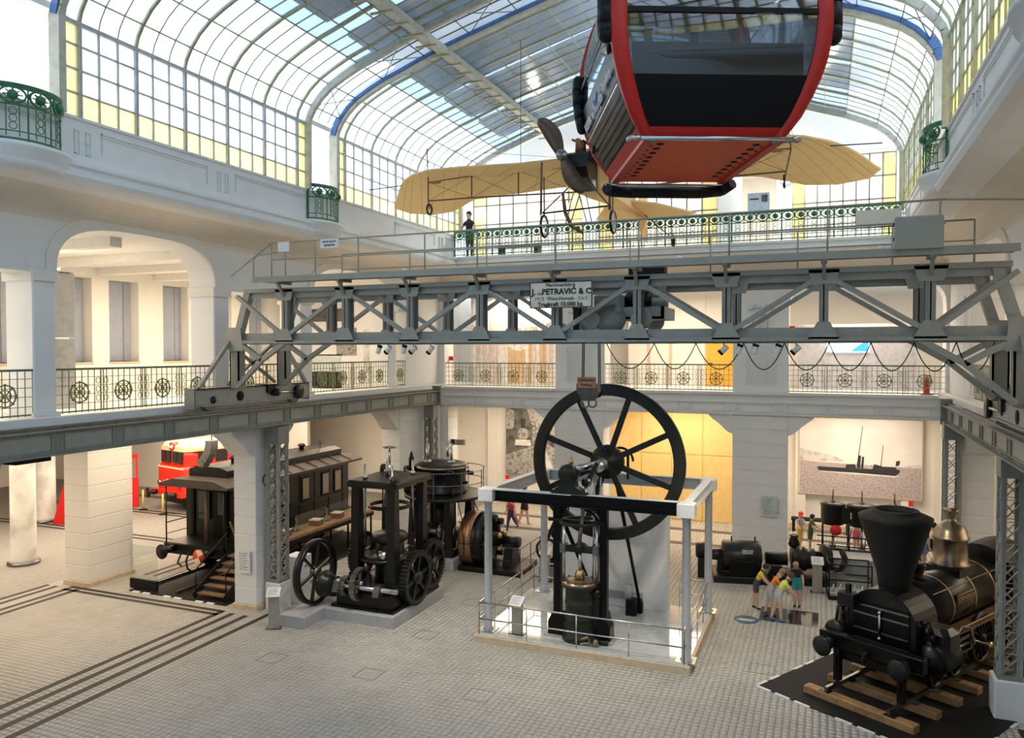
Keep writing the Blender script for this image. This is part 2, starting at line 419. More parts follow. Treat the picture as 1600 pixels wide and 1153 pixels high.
for side in (0,1):
    sd='left' if side==0 else 'right'; X0,X1=-17.1,-16.2
    b=B(); b.M=mir(side)
    for k in range(len(PY)-1):
        a0,a1=PY[k][1],PY[k+1][0]
        if k in (1,3): arch_wall(b,'Y',a0,a1,9.75,10.95,11.45,X0,X1)
        else: b.box(X0,X1,a0,a1,9.75,11.45)
    for (a0,a1) in PY: b.box(X0,X1,a0,a1,9.6,11.45)
    b.box(X0,X1,28.05,YB+.9,6.38,11.45).box(X0,X1,27.3,28.05,9.75,11.45).box(X0,X1,3,6.2,9.7,11.45)
    if side==0:
        b.box(X0,X1,3,6.2,6.38,9.75)
    w=struct('wall_'+sd+'_gallery',b,'plaster',label='white arcade wall of the first floor gallery on the '+sd)
    for (a0,a1) in PY:
        pb=B(); pb.M=mir(side); pb.bbox(X0,X1,a0,a1,6.38,9.62,.03); pb.build('gallery_pillar','plaster',w)
        pb=B(); pb.M=mir(side); pb.bbox(X0-.06,X1+.06,a0-.06,a1+.06,9.56,9.84,.03).box(X0-.05,X1+.05,a0-.05,a1+.05,6.38,6.62); pb.build('capital','plaster_warm' if side==0 else 'plaster',w)
    for k in (1,3):
        pb=B(); pb.M=mir(side); arch_band(pb,'Y',PY[k][1],PY[k+1][0],9.8,10.95,X1,X1+.05,.26); pb.build('arch_moulding','plaster_warm',w)
    # cove below the upper gallery
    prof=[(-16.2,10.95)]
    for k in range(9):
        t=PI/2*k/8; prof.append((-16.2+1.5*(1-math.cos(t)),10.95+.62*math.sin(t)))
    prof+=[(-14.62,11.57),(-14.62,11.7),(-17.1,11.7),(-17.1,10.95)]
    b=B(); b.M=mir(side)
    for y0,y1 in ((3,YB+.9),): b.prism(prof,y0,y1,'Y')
    struct('trim_cove_'+sd,b,'cove_warm_lit',label='curved cove under the upper gallery on the '+sd)
    # transverse vault ribs at the pillars
    b=B(); b.M=mir(side)
    prof=[(-14.62,11.48),(-14.40,11.52),(-14.34,11.62),(-14.34,11.68),(-14.44,11.72),(-14.44,11.80),(-14.36,11.84),(-14.36,11.92),(-14.55,11.96),(-14.62,11.98),(-15.2,11.98),(-15.2,11.48)]
    b.prism(prof,3,29.45,'Y'); c=struct('trim_cornice_'+sd,b,'plaster',label='moulded cornice of the upper gallery on the '+sd)
    b=B(); b.M=mir(side); b.box(-14.86,-14.6,3,29.4,11.9,12.85); par=struct('wall_'+sd+'_parapet',b,'plaster',label='white parapet with relief frames below the glazing on the '+sd)
    b=B(); b.M=mir(side); b.box(-14.9,-14.55,3,29.4,12.85,12.91); b.build('coping','plaster_trim',par)
    y=3.4
    for cyc in range(7):
        y0=4.0+cyc*4.1; y1=y0+3.1
        if 19.3<y0<20.8: continue
        b=B(); b.M=mir(side)
        for a0,a1,z0,z1 in ((y0,y1,12.68,12.71),(y0,y1,12.62,12.64),(y1-.03,y1,12.25,12.71),(y0,y0+.03,12.25,12.71)): b.box(-14.6,-14.57,a0,a1,z0,z1)
        b.build('relief_frame','plaster_trim',par)
        for dy in (.35,.62):
            b=B(); b.M=mir(side)
            for a0,a1,z0,z1 in ((0,.12,12.62,12.64),(0,.12,12.14,12.16),(0,.02,12.14,12.64),(.1,.12,12.14,12.64),(0,.12,12.38,12.40)): b.box(-14.6,-14.575,y1+dy+a0,y1+dy+a1,z0,z1)
            b.build('relief_frame','plaster_trim',par)
    # gallery room shell
    b=B(); b.M=mir(side)
    if side==0:
        # window wall of the first floor with three blind-covered windows per bay
        wins=[(18.7,19.6),(20.3,21.6),(22.75,24.05),(25.2,26.5),(27.6,28.9),(14.0,15.3),(16.3,17.6),(11.4,12.7),(9,10.3)]
        wins.sort(); y=3.0
        for (a0,a1) in wins:
            b.box(-24.6,-24.0,y,a0,6.38,10.95); b.box(-24.6,-24.0,a0,a1,6.38,7.6); b.box(-24.6,-24.0,a0,a1,10.58,10.95); y=a1
        b.box(-24.6,-24,y,33.5,6.38,10.95)
        w=struct('wall_left_windows',b,'plaster_warm',label='warm white outer wall with blind covered windows on the first floor')
        for n,(a0,a1) in enumerate(wins):
            wd=struct('window_%d'%(n+1),B().box(-24.5,-24.46,a0,a1,7.6,10.58),'blue_grey',label='tall window closed by grey blinds, number %d from the near end'%(n+1))
            k=int(round((a1-a0)/.32)); s=(a1-a0)/k
            for i in range(k): B().box(-24.46,-24.43+.02*(i%2),a0+i*s+.008,a0+(i+1)*s-.008,7.62,10.56).build('blind_panel','blue_grey',wd)
            B().box(-24.46,-23.95,a0-.03,a1+.03,7.55,7.6).build('sill','sand',wd)
        B_=B().box(-25,-17.0,3,33.5,10.95,11.2); cl=struct('ceiling_gallery_left',B_,'ceiling_white',label='ceiling of the left first floor gallery')
        for y in (9.5,12.05,14.7,17.5,20.0,22.5,25.2,28.0): B().box(-24.2,-17.1,y-.18,y+.18,10.7,10.95).build('ceiling_beam','ceiling_white',cl)
    else:
        b.box(-24.6,-24,3,36,6.38,11.2); struct('wall_right_outer',b,'plaster_warm',label='outer wall of the right first floor gallery')
        b=B(); b.M=mir(side); b.box(-24.6,-17.0,3,36,10.95,11.2); struct('ceiling_gallery_right',b,'ceiling_white',label='ceiling of the right first floor gallery')
    b=B(); b.M=mir(side); b.box(-25,-14.7,2,33,11.7,11.82)
    struct('floor_upper_'+sd,b,'plaster_warm',label='floor of the upper gallery on the '+sd)
    b=B(); b.M=mir(side); b.box(-19.2,-19,2,33,11.8,16.4); struct('wall_upper_'+sd,b,'plaster',label='white outer wall of the upper gallery on the '+sd)
    for (y0,y1,n) in ((9.3,11.6,'near'),(18.9,21.2,'far')):
        b=B(); b.M=mir(side); b.box(-19,-14.75,y0,y1,15.0,15.15)
        struct('ceiling_upper_'+sd,b,'ceiling_white',label='white ceiling seen through the '+n+' opening of the upper gallery on the '+sd)
# ---- end wall, first floor
b=B(); OP=((-15.9,-10.6),(-8.45,-3.3),(-1.25,4.0))
for a0,a1 in OP: arch_wall(b,'X',a0,a1,9.6,10.75,11.45,YB,YB+.9)
for a0,a1 in ((-17.1,-15.9),(-10.6,-8.45),(-3.3,-1.25),(4.0,5.0)): b.box(a0,a1,YB,YB+.9,6.38,11.45)
wb=struct('wall_end_gallery',b,'plaster',label='white arcade end wall of the first floor gallery')
for (a0,a1) in ((-10.6,-8.45),(-3.3,-1.25)):
    for k in range(14): B().box(a0+.5+k*.085,a0+.53+k*.085,YB-.02,YB,6.7,8.2).build('flute','plaster_trim',wb)
    c=(a0+a1)/2
    oc=B(); oc.prism([(c+.36*math.cos(t)*(1 if 1 else 1),9.1+.5*math.sin(t)) for t in [PI/8+PI/4*k for k in range(8)]],YB-.08,YB,'Y'); q=oc.build('relief_medallion','plaster_trim',wb)
    oc=B(); oc.prism([(c+.25*math.cos(t),9.1+.38*math.sin(t)) for t in [PI/8+PI/4*k for k in range(8)]],YB-.1,YB-.02,'Y'); oc.build('medallion_field','photo_light',q)
    g=B(); 
    for k in range(8):
        t0,t1=PI/8+PI/4*k,PI/8+PI/4*(k+1)
        g.tube((c+.29*math.cos(t0),YB-.09,9.1+.42*math.sin(t0)),(c+.29*math.cos(t1),YB-.09,9.1+.42*math.sin(t1)),.02,n=6)
    g.build('gold_rim','gold',q)
    g=B()
    for s_ in (-1,1):
        for k in range(5): g.sphere((c+s_*(.1+.08*k),YB-.05,9.68+.06*math.sin(k*1.2)),.075,8,5)
    g.build('garland','plaster_trim',q)
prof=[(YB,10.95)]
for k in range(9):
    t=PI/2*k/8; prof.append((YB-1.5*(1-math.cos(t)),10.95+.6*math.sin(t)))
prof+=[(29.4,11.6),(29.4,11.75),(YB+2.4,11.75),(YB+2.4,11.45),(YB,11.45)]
struct('trim_cove_back',B().prism(prof,-17,5,'X'),'cove_warm_lit',label='curved cove under the upper end balcony')
prof=[(29.4,11.5),(29.2,11.54),(29.14,11.62),(29.14,11.68),(29.24,11.72),(29.24,11.82),(29.16,11.86),(29.16,11.94),(29.4,11.98),(29.9,11.98),(29.9,11.5)]
struct('trim_cornice_back',B().prism(prof,-14.7,2.6,'X'),'plaster',label='moulded cornice of the upper end balcony')
struct('floor_upper_back',B().box(-16,4,29.4,36,11.75,11.95),'plaster_warm',label='floor of the upper end balcony')
struct('ceiling_gallery_back',B().box(-17,5,YB+.9,37,10.85,11.1),'ceiling_white',label='ceiling of the first floor gallery behind the end wall')

struct('wall_gallery_far',B().box(-25,-17.1,33.2,33.5,6.38,11),'plaster_warm',label='warm white wall closing the far end of the left gallery')

pillar(-16.2,-15.72,YB,YB+.95,5.5,P1+'pier at the left end of the back wall')

# the half of the hall behind the viewer, closed off
struct('wall_rear',B().box(-46,16,-9,-8.7,0,20),'plaster',label='white wall closing the hall behind the viewer')
struct('wall_rear_left',B().box(-17.1,-16.2,-8.7,3,6.38,14.9),'plaster',label='white left wall behind the viewer')
struct('wall_rear_right',B().box(4.1,5.0,-8.7,3,0,14.9),'plaster',label='white right wall behind the viewer')
struct('wall_rear_aisle',B().box(-45,-16.1,2.6,3,0,6),'plaster_warm',label='wall closing the left aisle behind the viewer')
struct('wall_far_right',B().box(5,13.2,2.6,3,0,12),'plaster_warm',label='wall closing the right aisle behind the viewer')
# ================================================================ GLAZED ROOF
def pane_mat(name,col,tr,tl,rough=.12):
    m=bpy.data.materials.new(name); m.use_nodes=True; nt=m.node_tree; n=nt.nodes; l=nt.links; n.clear()
    out=n.new('ShaderNodeOutputMaterial'); t=n.new('ShaderNodeBsdfTransparent'); s=n.new('ShaderNodeBsdfTranslucent'); g=n.new('ShaderNodeBsdfGlossy')
    tc=n.new('ShaderNodeTexCoord'); nz=n.new('ShaderNodeTexNoise'); nz.inputs['Scale'].default_value=.9; nz.inputs['Detail'].default_value=3
    l.new(tc.outputs['Object'],nz.inputs['Vector'])
    cr=n.new('ShaderNodeValToRGB'); cr.color_ramp.elements[0].color=(*[c*.8 for c in col],1); cr.color_ramp.elements[1].color=(*col,1)
    l.new(nz.outputs[0],cr.inputs[0]); l.new(cr.outputs[0],s.inputs[0]); l.new(cr.outputs[0],t.inputs[0])
    g.inputs['Roughness'].default_value=rough
    a=n.new('ShaderNodeMixShader'); a.inputs[0].default_value=tl; l.new(t.outputs[0],a.inputs[1]); l.new(s.outputs[0],a.inputs[2])
    b=n.new('ShaderNodeMixShader'); b.inputs[0].default_value=.10; l.new(a.outputs[0],b.inputs[1]); l.new(g.outputs[0],b.inputs[2])
    l.new(b.outputs[0],out.inputs[0]); MT[name]=m
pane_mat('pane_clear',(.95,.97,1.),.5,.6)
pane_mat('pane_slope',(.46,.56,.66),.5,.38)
pane_mat('pane_yellow',(.97,.92,.66),.5,.6)
mat('bar_dark',(.17,.17,.14),.5,.3)
mat('bar_grey',(.42,.43,.42),.5,.1)
mat('rib_olive',(.36,.35,.22),.5,.2)
mat('rib_blue',(.05,.13,.33),.5)
mat('beam_beige',(.50,.49,.42),.6)
mat('outer_roof',(.15,.15,.16),.8)
PROF=[(-14.6,14.85),(-14.52,15.12),(-14.36,15.38),(-14.1,15.68),(-13.75,15.95),(-13.3,16.18),(-12.75,16.42),(-12.03,16.66),(-11.3,16.92),(-10.6,17.15),(-9.8,17.37),(-9.0,17.58),(-8.27,17.78),(-7.53,17.97),(-6.8,18.16),(-6.05,18.34)]
FR=[(9.8,11.2),(19.35,20.8),(29.9,31.4)]
BAYS=[(11.2,19.35),(20.8,29.9),(1.65,9.8)]
def slope_pt(i,y,m): 
    x,z=PROF[i]; return ((2*CX2-x) if m else x,y,z)
nwin=20
for side in (0,1):
    sd='left' if side==0 else 'right'
    for bi,(y0,y1) in enumerate(BAYS):
        where=('middle','far','near')[bi]
        if bi==2 : pass
        cols=17; cw=(y1-y0)/cols
        # vertical glazing
        b=B(); b.M=mir(side)
        zr=[12.91,13.4,13.9,14.4,14.85]
        for j in range(cols+1):
            main=(j%3==1) or j in(0,cols)
            w=.035 if main else .013; b.box(-14.64-(.03 if main else 0),-14.56+(.03 if main else 0),y0+j*cw-w,y0+j*cw+w,12.9,14.85)
        for z in zr[1:]: b.box(-14.63,-14.57,y0,y1,z-.016,z+.016)
        b.box(-14.66,-14.54,y0,y1,14.82,14.9)
        nwin+=1
        wo=struct('window_%d'%nwin,b,'bar_grey' if side==0 else 'rib_olive',label='tall gridded glazing above the '+sd+' parapet, '+where+' bay')
        ms={}
        for nm in ('pane_clear','pane_yellow'):
            pm=B().box(-.008,.008,.018,cw-.018,.018,.49-.018).mesh('pane'); pm.materials.append(MT[nm]); ms[nm]=pm
        xx=-14.6 if side==0 else 2*CX2+14.6
        for j in range(cols):
            for k in range(4):
                t=inst('pane',ms['pane_yellow' if (k==0 or j in (0,cols-1)) else 'pane_clear'],wo); t.location=(xx,y0+j*cw,zr[k]); 
                if k==3: t.scale=(1,1,.9)
        # curved and sloping roof glazing
        b=B()
        for j in range(cols+1):
            main=(j%3==1) or j in (0,cols)
            yy=y0+j*cw
            for i in range(len(PROF)-1):
                b.beam(slope_pt(i,yy,side),slope_pt(i+1,yy,side),.07 if main else .022,.09 if main else .035)
        for i in range(1,len(PROF)-1):
            if i in (1,3,5) : continue
            b.beam(slope_pt(i,y0,side),slope_pt(i,y1,side),.025,.035)
        ro=struct('ceiling',b,'rib_olive',label='curved and sloping glass roof, '+sd+' side, '+where+' bay')
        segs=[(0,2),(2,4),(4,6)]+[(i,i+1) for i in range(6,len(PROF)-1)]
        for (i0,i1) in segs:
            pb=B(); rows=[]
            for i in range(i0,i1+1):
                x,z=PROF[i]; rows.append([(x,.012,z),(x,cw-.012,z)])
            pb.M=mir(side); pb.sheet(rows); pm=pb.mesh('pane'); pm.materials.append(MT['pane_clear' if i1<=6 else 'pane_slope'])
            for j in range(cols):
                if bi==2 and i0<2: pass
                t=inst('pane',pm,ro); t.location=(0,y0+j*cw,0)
    # portal frames (paired arched ribs) and openings between
    for fi,(ya,yb) in enumerate(FR):
        for yy in ((ya,yb) if fi<2 else (ya,)):
            b=B(); b.M=mir(side)
            b.beam((-14.6,yy,12.9),(-14.6,yy,14.9),.16,.3,(1,0,0))
            for i in range(len(PROF)-1):
                b.beam((PROF[i][0],yy,PROF[i][1]-.06),(PROF[i+1][0],yy,PROF[i+1][1]-.06),.14,.26)
            rb=struct('trim_rib_'+sd,b,'beam_beige',label='arched roof rib on the '+sd+', '+('near' if fi==0 else 'middle' if fi==1 else 'far')+' portal'+(', second of the pair' if yy==yb else ''))
            if fi<2:
                b=B(); b.M=mir(side); dy=.09 if yy==ya else -.09
                for i in range(len(PROF)-1):
                    b.beam((PROF[i][0],yy+dy,PROF[i][1]+.02),(PROF[i+1][0],yy+dy,PROF[i+1][1]+.02),.03,.2)
                b.build('rib_edge','rib_blue' if yy==yb else 'rib_olive',rb)
        if fi<2:
            b=B()
            for i in (2,4,6,8,10,12,14):
                b.beam(slope_pt(i,ya,side),slope_pt(i,yb,side),.02,.03)
            for k in (1,2): 
                yy=ya+(yb-ya)*k/3
                for i in range(1,len(PROF)-1): b.beam(slope_pt(i,yy,side),slope_pt(i+1,yy,side),.016,.03)
            for i in (2,6,10): 
                b.beam(slope_pt(i,ya,side),slope_pt(i+2,yb,side),.02,.02); b.beam(slope_pt(i,yb,side),slope_pt(i+2,ya,side),.02,.02)
            ro=struct('ceiling',b,'bar_dark',label='narrow glass strip between paired roof ribs, '+sd+' '+('near' if fi==0 else 'middle'))
            for i in range(2,len(PROF)-1,2):
                i1=min(i+2,len(PROF)-1)
                for k in range(3):
                    pb=B(); pb.sheet([[(slope_pt(q,0,side)[0],ya+(yb-ya)*k/3+.02,PROF[q][1]+.02),(slope_pt(q,0,side)[0],ya+(yb-ya)*(k+1)/3-.02,PROF[q][1]+.02)] for q in range(i,i1+1)])
                    pb.build('pane','pane_clear',ro)
    # longitudinal kink beam with catwalk
    b=B(); b.M=mir(side)
    b.box(-10.72,-10.5,2,31.3,16.82,17.06).box(-11.05,-10.72,2,31.3,17.02,17.06)
    kb=struct('trim_purlin_'+sd,b,'beam_beige',label='long beige roof purlin on the '+sd+' slope')
    for y in np.arange(3,31,.8):
        b=B(); b.M=mir(side); b.box(-11.08,-10.4,y,y+.06,16.78,16.83); b.build('cleat','rib_olive',kb)
# outer weather roof with skylight strips above the glass ceiling
y=1.0; k=0
gaps=[(4.2,4.7),(9.3,10.6),(14.5,15.0),(19.6,20.7),(23.6,24.1),(26.9,27.3),(29.8,30.6)]
edges=[1.0]+[e for g in gaps for e in g]+[33.0]
for k in range(0,len(edges),2):
    for s in (0,1):
        b=B(); b.M=mir(s); b.add([(-14.0,edges[k],17.9),(-14.0,edges[k+1],17.9),(-6.9,edges[k+1],19.9),(-6.9,edges[k],19.9),(-14.0,edges[k],18.05),(-14.0,edges[k+1],18.05),(-6.9,edges[k+1],20.05),(-6.9,edges[k],20.05)],[(0,1,2,3),(4,7,6,5),(0,4,5,1),(1,5,6,2),(2,6,7,3),(3,7,4,0)])
        struct('ceiling_outer',b,'outer_roof',label='dark weather roof slab above the glass ceiling, slab %d on the %s'%(k//2+1,'right' if s else 'left'))
for s_ in (0,1):
    b=B(); b.M=mir(s_); b.sheet([[(-16.2,-8.7,14.85),(-16.2,1.65,14.85)]]+[[(x,-8.7,z),(x,1.65,z)] for x,z in PROF])
    struct('ceiling_rear',b,'pane_slope',label='glass roof behind the viewer, '+('right' if s_ else 'left')+' half')
# ---- back glazed wall of the upper end balcony and gable
YG=31.6
b=B(); b.box(-16,4,YG+.0,YG+.3,15.35,15.6)
arcs=((-14.2,-9.75),(-8.3,-4.0),(-2.05,2.25))
pil=((-16,-14.75),(-9.6,-8.9),(-4.0,-3.1),(-1.75,-1.2),(2.4,4))
for a0,a1 in pil: b.box(a0,a1,YG,YG+.3,11.95,15.5)
b.prism([(-16,15.5),(4,15.5),(2.45,14.9),(2.45,15.5),(1.9,16.0),(.6,16.5),(-1.5,17.2),(-6.05,18.3),(-10.6,17.2),(-12.7,16.5),(-14,16.0),(-16,15.5)][0:2]+[(3.2,15.9),(1.2,16.9),(-1.5,17.7),(-6.05,19.0),(-10.6,17.7),(-13.3,16.9),(-15.3,15.9)],YG-.1,YG+.3,'Y')
wg=struct('wall_end_upper',b,'plaster',label='white gable wall with pilasters above the end balcony')
for n,(a0,a1) in enumerate(((-14.75,-9.6),(-8.9,-4.0),(-1.2,2.4))):
    b=B(); cols=8; cw=(a1-a0)/cols; zr=[11.95,12.8,13.65,14.5,15.35]
    for j in range(cols+1): b.box(a0+j*cw-.018,a0+j*cw+.018,YG+.05,YG+.12,11.95,15.35)
    for z in zr: b.box(a0,a1,YG+.05,YG+.12,z-.018,z+.018)
    nwin+=1
    wo=struct('window_%d'%nwin,b,'bar_dark',label='gridded yellow bordered window above the end balcony, '+('left','middle','right')[n])
    ms={}
    for nm in ('pane_clear','pane_yellow'):
        pm=B().box(.02,cw-.02,-.006,.006,.02,.83).mesh('pane'); pm.materials.append(MT[nm]); ms[nm]=pm
    for j in range(cols):
        for k in range(4):
            t=inst('pane',ms['pane_yellow' if j in (0,cols-1) else 'pane_clear'],wo); t.location=(a0+j*cw,YG+.085,zr[k])
struct('wall_end_far',B().box(-17,5,35.5,35.8,11.9,16.5),'plaster_warm',label='white wall behind the end balcony windows')
struct('ceiling_end',B().box(-17,5,YG+.3,35.8,15.6,15.75),'ceiling_white',label='ceiling of the room behind the end balcony')
for x in (-12.2,-6.3,.6): lamp(x,33.6,15.4,2.5,1.5,260,(1,.86,.74))
# ================================================================ TEXT HELPER
def text_mesh(s,size,name='lettering',align='CENTER',bold=0.0):
    cu=bpy.data.curves.new(name,'FONT'); cu.body=s; cu.size=size; cu.align_x=align; cu.align_y='CENTER'; cu.extrude=.004; cu.offset=bold; cu.resolution_u=2
    o=bpy.data.objects.new(name,cu); COL.objects.link(o); bpy.context.view_layer.update()
    me=bpy.data.meshes.new_from_object(o.evaluated_get(bpy.context.evaluated_depsgraph_get())); me.name=name
    bpy.data.objects.remove(o); bpy.data.curves.remove(cu); return me
def lettering(s,size,mat_,parent,M,bold=0.0,align='CENTER',name='lettering'):
    me=text_mesh(s,size,name,align,bold); me.transform(M); me.materials.clear(); me.materials.append(MT[mat_])
    o=bpy.data.objects.new(name,me); COL.objects.link(o); put(o,parent); return o
def FRONT(x,y,z): return Matrix.Translation((x,y,z))@Matrix.Rotation(PI/2,4,'X')      # text facing -Y
# ================================================================ CRANE RUNWAY
def lattice_column(x,y,z0,z1,w,label,ped=.62,nx=9):
    t=thing('lattice_column',label,'column',(x,y,0),0,'lattice columns under the crane runway')
    B().bbox(-ped/2,ped/2,-ped/2,ped/2,0,z0,.02).build('pedestal','plaster',t)
    h=w/2; b=B()
    for sx in (-1,1):
        for sy in (-1,1):
            b.box(sx*h-.03,sx*h+.03,sy*h-.03,sy*h+.03,z0,z1)
            b.box(min(sx*h,sx*(h-.09)),max(sx*h,sx*(h-.09)),sy*h-.012,sy*h+.012,z0,z1).box(sx*h-.012,sx*h+.012,min(sy*h,sy*(h-.09)),max(sy*h,sy*(h-.09)),z0,z1)
    b.build('corner_angles','crane_light',t)
    B().box(-h-.04,h+.04,-h-.04,h+.04,z1-.55,z1).build('cap_plate','crane_grey',t); B().box(-h-.04,h+.04,-h-.04,h+.04,z0,z0+.1).build('foot_plate','crane_grey',t)
    dz=(z1-.55-z0-.1)/nx
    m=B()
    for s in (-1,1):
        m.beam((-h,s*h,0),(h,s*h,dz),.014,.075,(0,1,0)).beam((h,s*h,0),(-h,s*h,dz),.014,.075,(0,1,0)).beam((-h,s*h,dz),(h,s*h,dz),.012,.05,(0,1,0))
        m.beam((s*h,-h,0),(s*h,h,dz),.014,.075,(1,0,0)).beam((s*h,h,0),(s*h,-h,dz),.014,.075,(1,0,0)).beam((s*h,-h,dz),(s*h,h,dz),.012,.05,(1,0,0))
    me=m.mesh('lacing'); me.materials.append(MT['crane_light'])
    for k in range(nx): o=inst('lacing',me,t); o.location=(0,0,z0+.1+k*dz)
    return t
lattice_column(-15.68,19.25,.85,5.68,.42,'grey lattice steel column by the pillar left of the flywheel press',.55,9)
lattice_column(-15.68,29.3,.6,5.68,.40,'grey lattice steel column in the back left corner',.55,9)
lattice_column(3.80,19.55,.85,5.8,.40,'grey lattice steel column at the right edge beside the black locomotive',.62,9)
lattice_column(3.70,27.2,.6,5.8,.42,'grey lattice steel column behind the brass domed locomotive',.5,9)
def runway(x,y0,y1,label,inner):
    t=thing('crane_runway_girder',label,'girder',(x,y0,5.7),0,'crane runway girders',world=True)
    zb,zt=5.72,6.28
    B().box(x-.015,x+.015,y0,y1,zb,zt).build('web_plate','crane_light',t)
    B().box(x-.17,x+.17,y0,y1,zt-.03,zt).build('top_flange','crane_grey',t)
    B().box(x-.15,x+.15,y0,y1,zb,zb+.03).build('bottom_flange','crane_grey',t)
    B().box(x-.035,x+.035,y0,y1,zt,zt+.07).build('rail','steel_dark',t)
    b=B().box(x-.04,x+.04,y0,y1,zt-.12,zt-.03).box(x-.04,x+.04,y0,y1,zb+.03,zb+.12); b.build('flange_angles','crane_grey',t)
    rv=B()
    for s in (-1,1):
        rv.sphere((s*.022,-.04,0),.014,6,4)
    sm=B().box(-.05,.05,-.17,-.13,zb+.03,zt-.03).box(-.05,.05,.13,.17,zb+.03,zt-.03).box(-.03,.03,-.13,.13,zb+.12,zt-.12)
    for s in (-1,1):
        for dy in (-.06,.06):
            for k in range(4): sm.cbox((s*.032,dy,zb+.16+k*.08),(.022,.026,.026))
    me=sm.mesh('stiffener'); me.materials.append(MT['crane_grey'])
    y=y0+.4
    while y<y1-.2: o=inst('stiffener',me,t); o.matrix_parent_inverse=INV[t.name]; o.location=(x,y,0); y+=1.55
    r=B(); y=y0+.05
    while y<y1:
        for s in (-1,1):
            r.cbox((x+s*.045,y,zb+.075),(.02,.024,.024)).cbox((x+s*.045,y,zt-.075),(.02,.024,.024))
        y+=.13
    o=r.build('rivets','crane_grey',t); o['kind']='stuff'
    B().box(x-.2,x+.2,y1-.05,y1+.05,zb-.05,zt+.2).build('end_stop','crane_grey',t)
    return t
runway(-15.55,5.2,29.6,'riveted grey crane runway girder along the left gallery',1)
runway(3.62,9.0,27.6,'riveted grey crane runway girder along the right gallery',-1)
# ================================================================ BRIDGE CRANE
cr=thing('bridge_crane','grey riveted lattice bridge crane spanning the whole hall','crane',(-6,18,6.35),0,world=True)
YF,YR=17.0,19.0; ZB,ZT=8.34,9.55; XP=[-13.46+1.92*k for k in range(9)]
XEL,XER=-15.2,3.45
def part(b,n,m,p=cr,label=None):
    o=b.build(n,m,p)
    if label: o['label']=label
    return o
for Y in (YF,YR):
    part(B().box(XEL,XER,Y-.03,Y+.03,ZB-.15,ZB+.14).box(XEL,XER,Y-.165,Y-.15,ZB-.16,ZB-.06).box(XEL,XER,Y+.15,Y+.165,ZB-.16,ZB-.06).box(XEL,XER,Y-.165,Y+.165,ZB-.165,ZB-.145),'bottom_chord','crane_light')
    part(B().box(XEL+.4,XER-.2,Y-.03,Y+.03,ZT-.12,ZT+.12).box(XEL+.4,XER-.2,Y-.165,Y-.15,ZT+.03,ZT+.13).box(XEL+.4,XER-.2,Y+.15,Y+.165,ZT+.03,ZT+.13).box(XEL+.4,XER-.2,Y-.17,Y+.17,ZT+.115,ZT+.135),'top_chord','crane_light')
    for x in XP:
        part(B().box(x-.09,x+.09,Y-.15,Y-.13,ZB-.1,ZT+.1).box(x-.012,x+.012,Y-.15,Y+.15,ZB-.1,ZT+.1).box(x-.09,x+.09,Y+.13,Y+.15,ZB-.1,ZT+.1),'post','crane_grey')
        part(B().prism([(x-.3,ZB-.1),(x+.3,ZB-.1),(x+.12,ZB+.25),(x-.12,ZB+.25)],Y-.165,Y-.15,'Y'),'gusset_plate','crane_light'); part(B().prism([(x-.3,ZT+.1),(x+.3,ZT+.1),(x+.22,ZT-.2),(x-.22,ZT-.2)],Y-.165,Y-.15,'Y'),'gusset_plate','crane_light')
    xs=[XEL]+XP+[XER]
    for k in range(len(xs)-1):
        a,c=xs[k]+.1,xs[k+1]-.1
        if k%2==0: p,q=(a,Y-.1,ZT-.05),(c,Y-.1,ZB+.08)
        else: p,q=(a,Y-.1,ZB+.08),(c,Y-.1,ZT-.05)
        part(B().beam(p,q,.10,.10,(0,1,0)).beam((p[0],p[1]+.06,p[2]),(q[0],q[1]+.06,q[2]),.02,.14,(0,1,0)),'diagonal','crane_light')
    # end legs, sloping end posts, knee braces
    for xe,s in ((XEL,1),(XER,-1)):
        part(B().box(xe-.16,xe+.16,Y-.13,Y-.10,6.95,8.3).box(xe-.16,xe-.12,Y-.13,Y+.13,6.95,8.3).box(xe+.12,xe+.16,Y-.13,Y+.13,6.95,8.3),'leg','crane_grey')
        part(B().beam((xe,Y,8.2),(xe+s*.45,Y,ZT+.1),.2,.2,(0,1,0)),'end_post','crane_light')
        part(B().beam((xe+s*1.75,Y-.1,ZB-.1),(xe+s*.95,Y-.1,7.75),.12,.12,(0,1,0)).beam((xe+s*.15,Y-.1,ZB-.12),(xe+s*.95,Y-.1,7.75),.12,.12,(0,1,0)).beam((xe+s*.95,Y-.1,7.75),(xe+s*.1,Y-.1,7.0),.12,.12,(0,1,0)),'knee_brace','crane_light')
        part(B().prism([(xe-.25,ZB+.3),(xe+.25,ZB+.3),(xe+.35,ZB-.35),(xe-.3,ZB-.35)],Y-.17,Y-.15,'Y'),'gusset_plate','crane_light')
for x in XP:
    part(B().beam((x,YF,ZT+.05),(x,YR,ZT+.05),.12,.14),'cross_beam','crane_grey')
for k in range(8):
    a,c=XP[k],XP[k+1]
    if k%2==0: part(B().beam((a,YF,ZT+.12),(c,YR,ZT+.12),.06,.04),'wind_brace','crane_grey')
    else: part(B().beam((a,YR,ZT+.12),(c,YF,ZT+.12),.06,.04),'wind_brace','crane_grey')
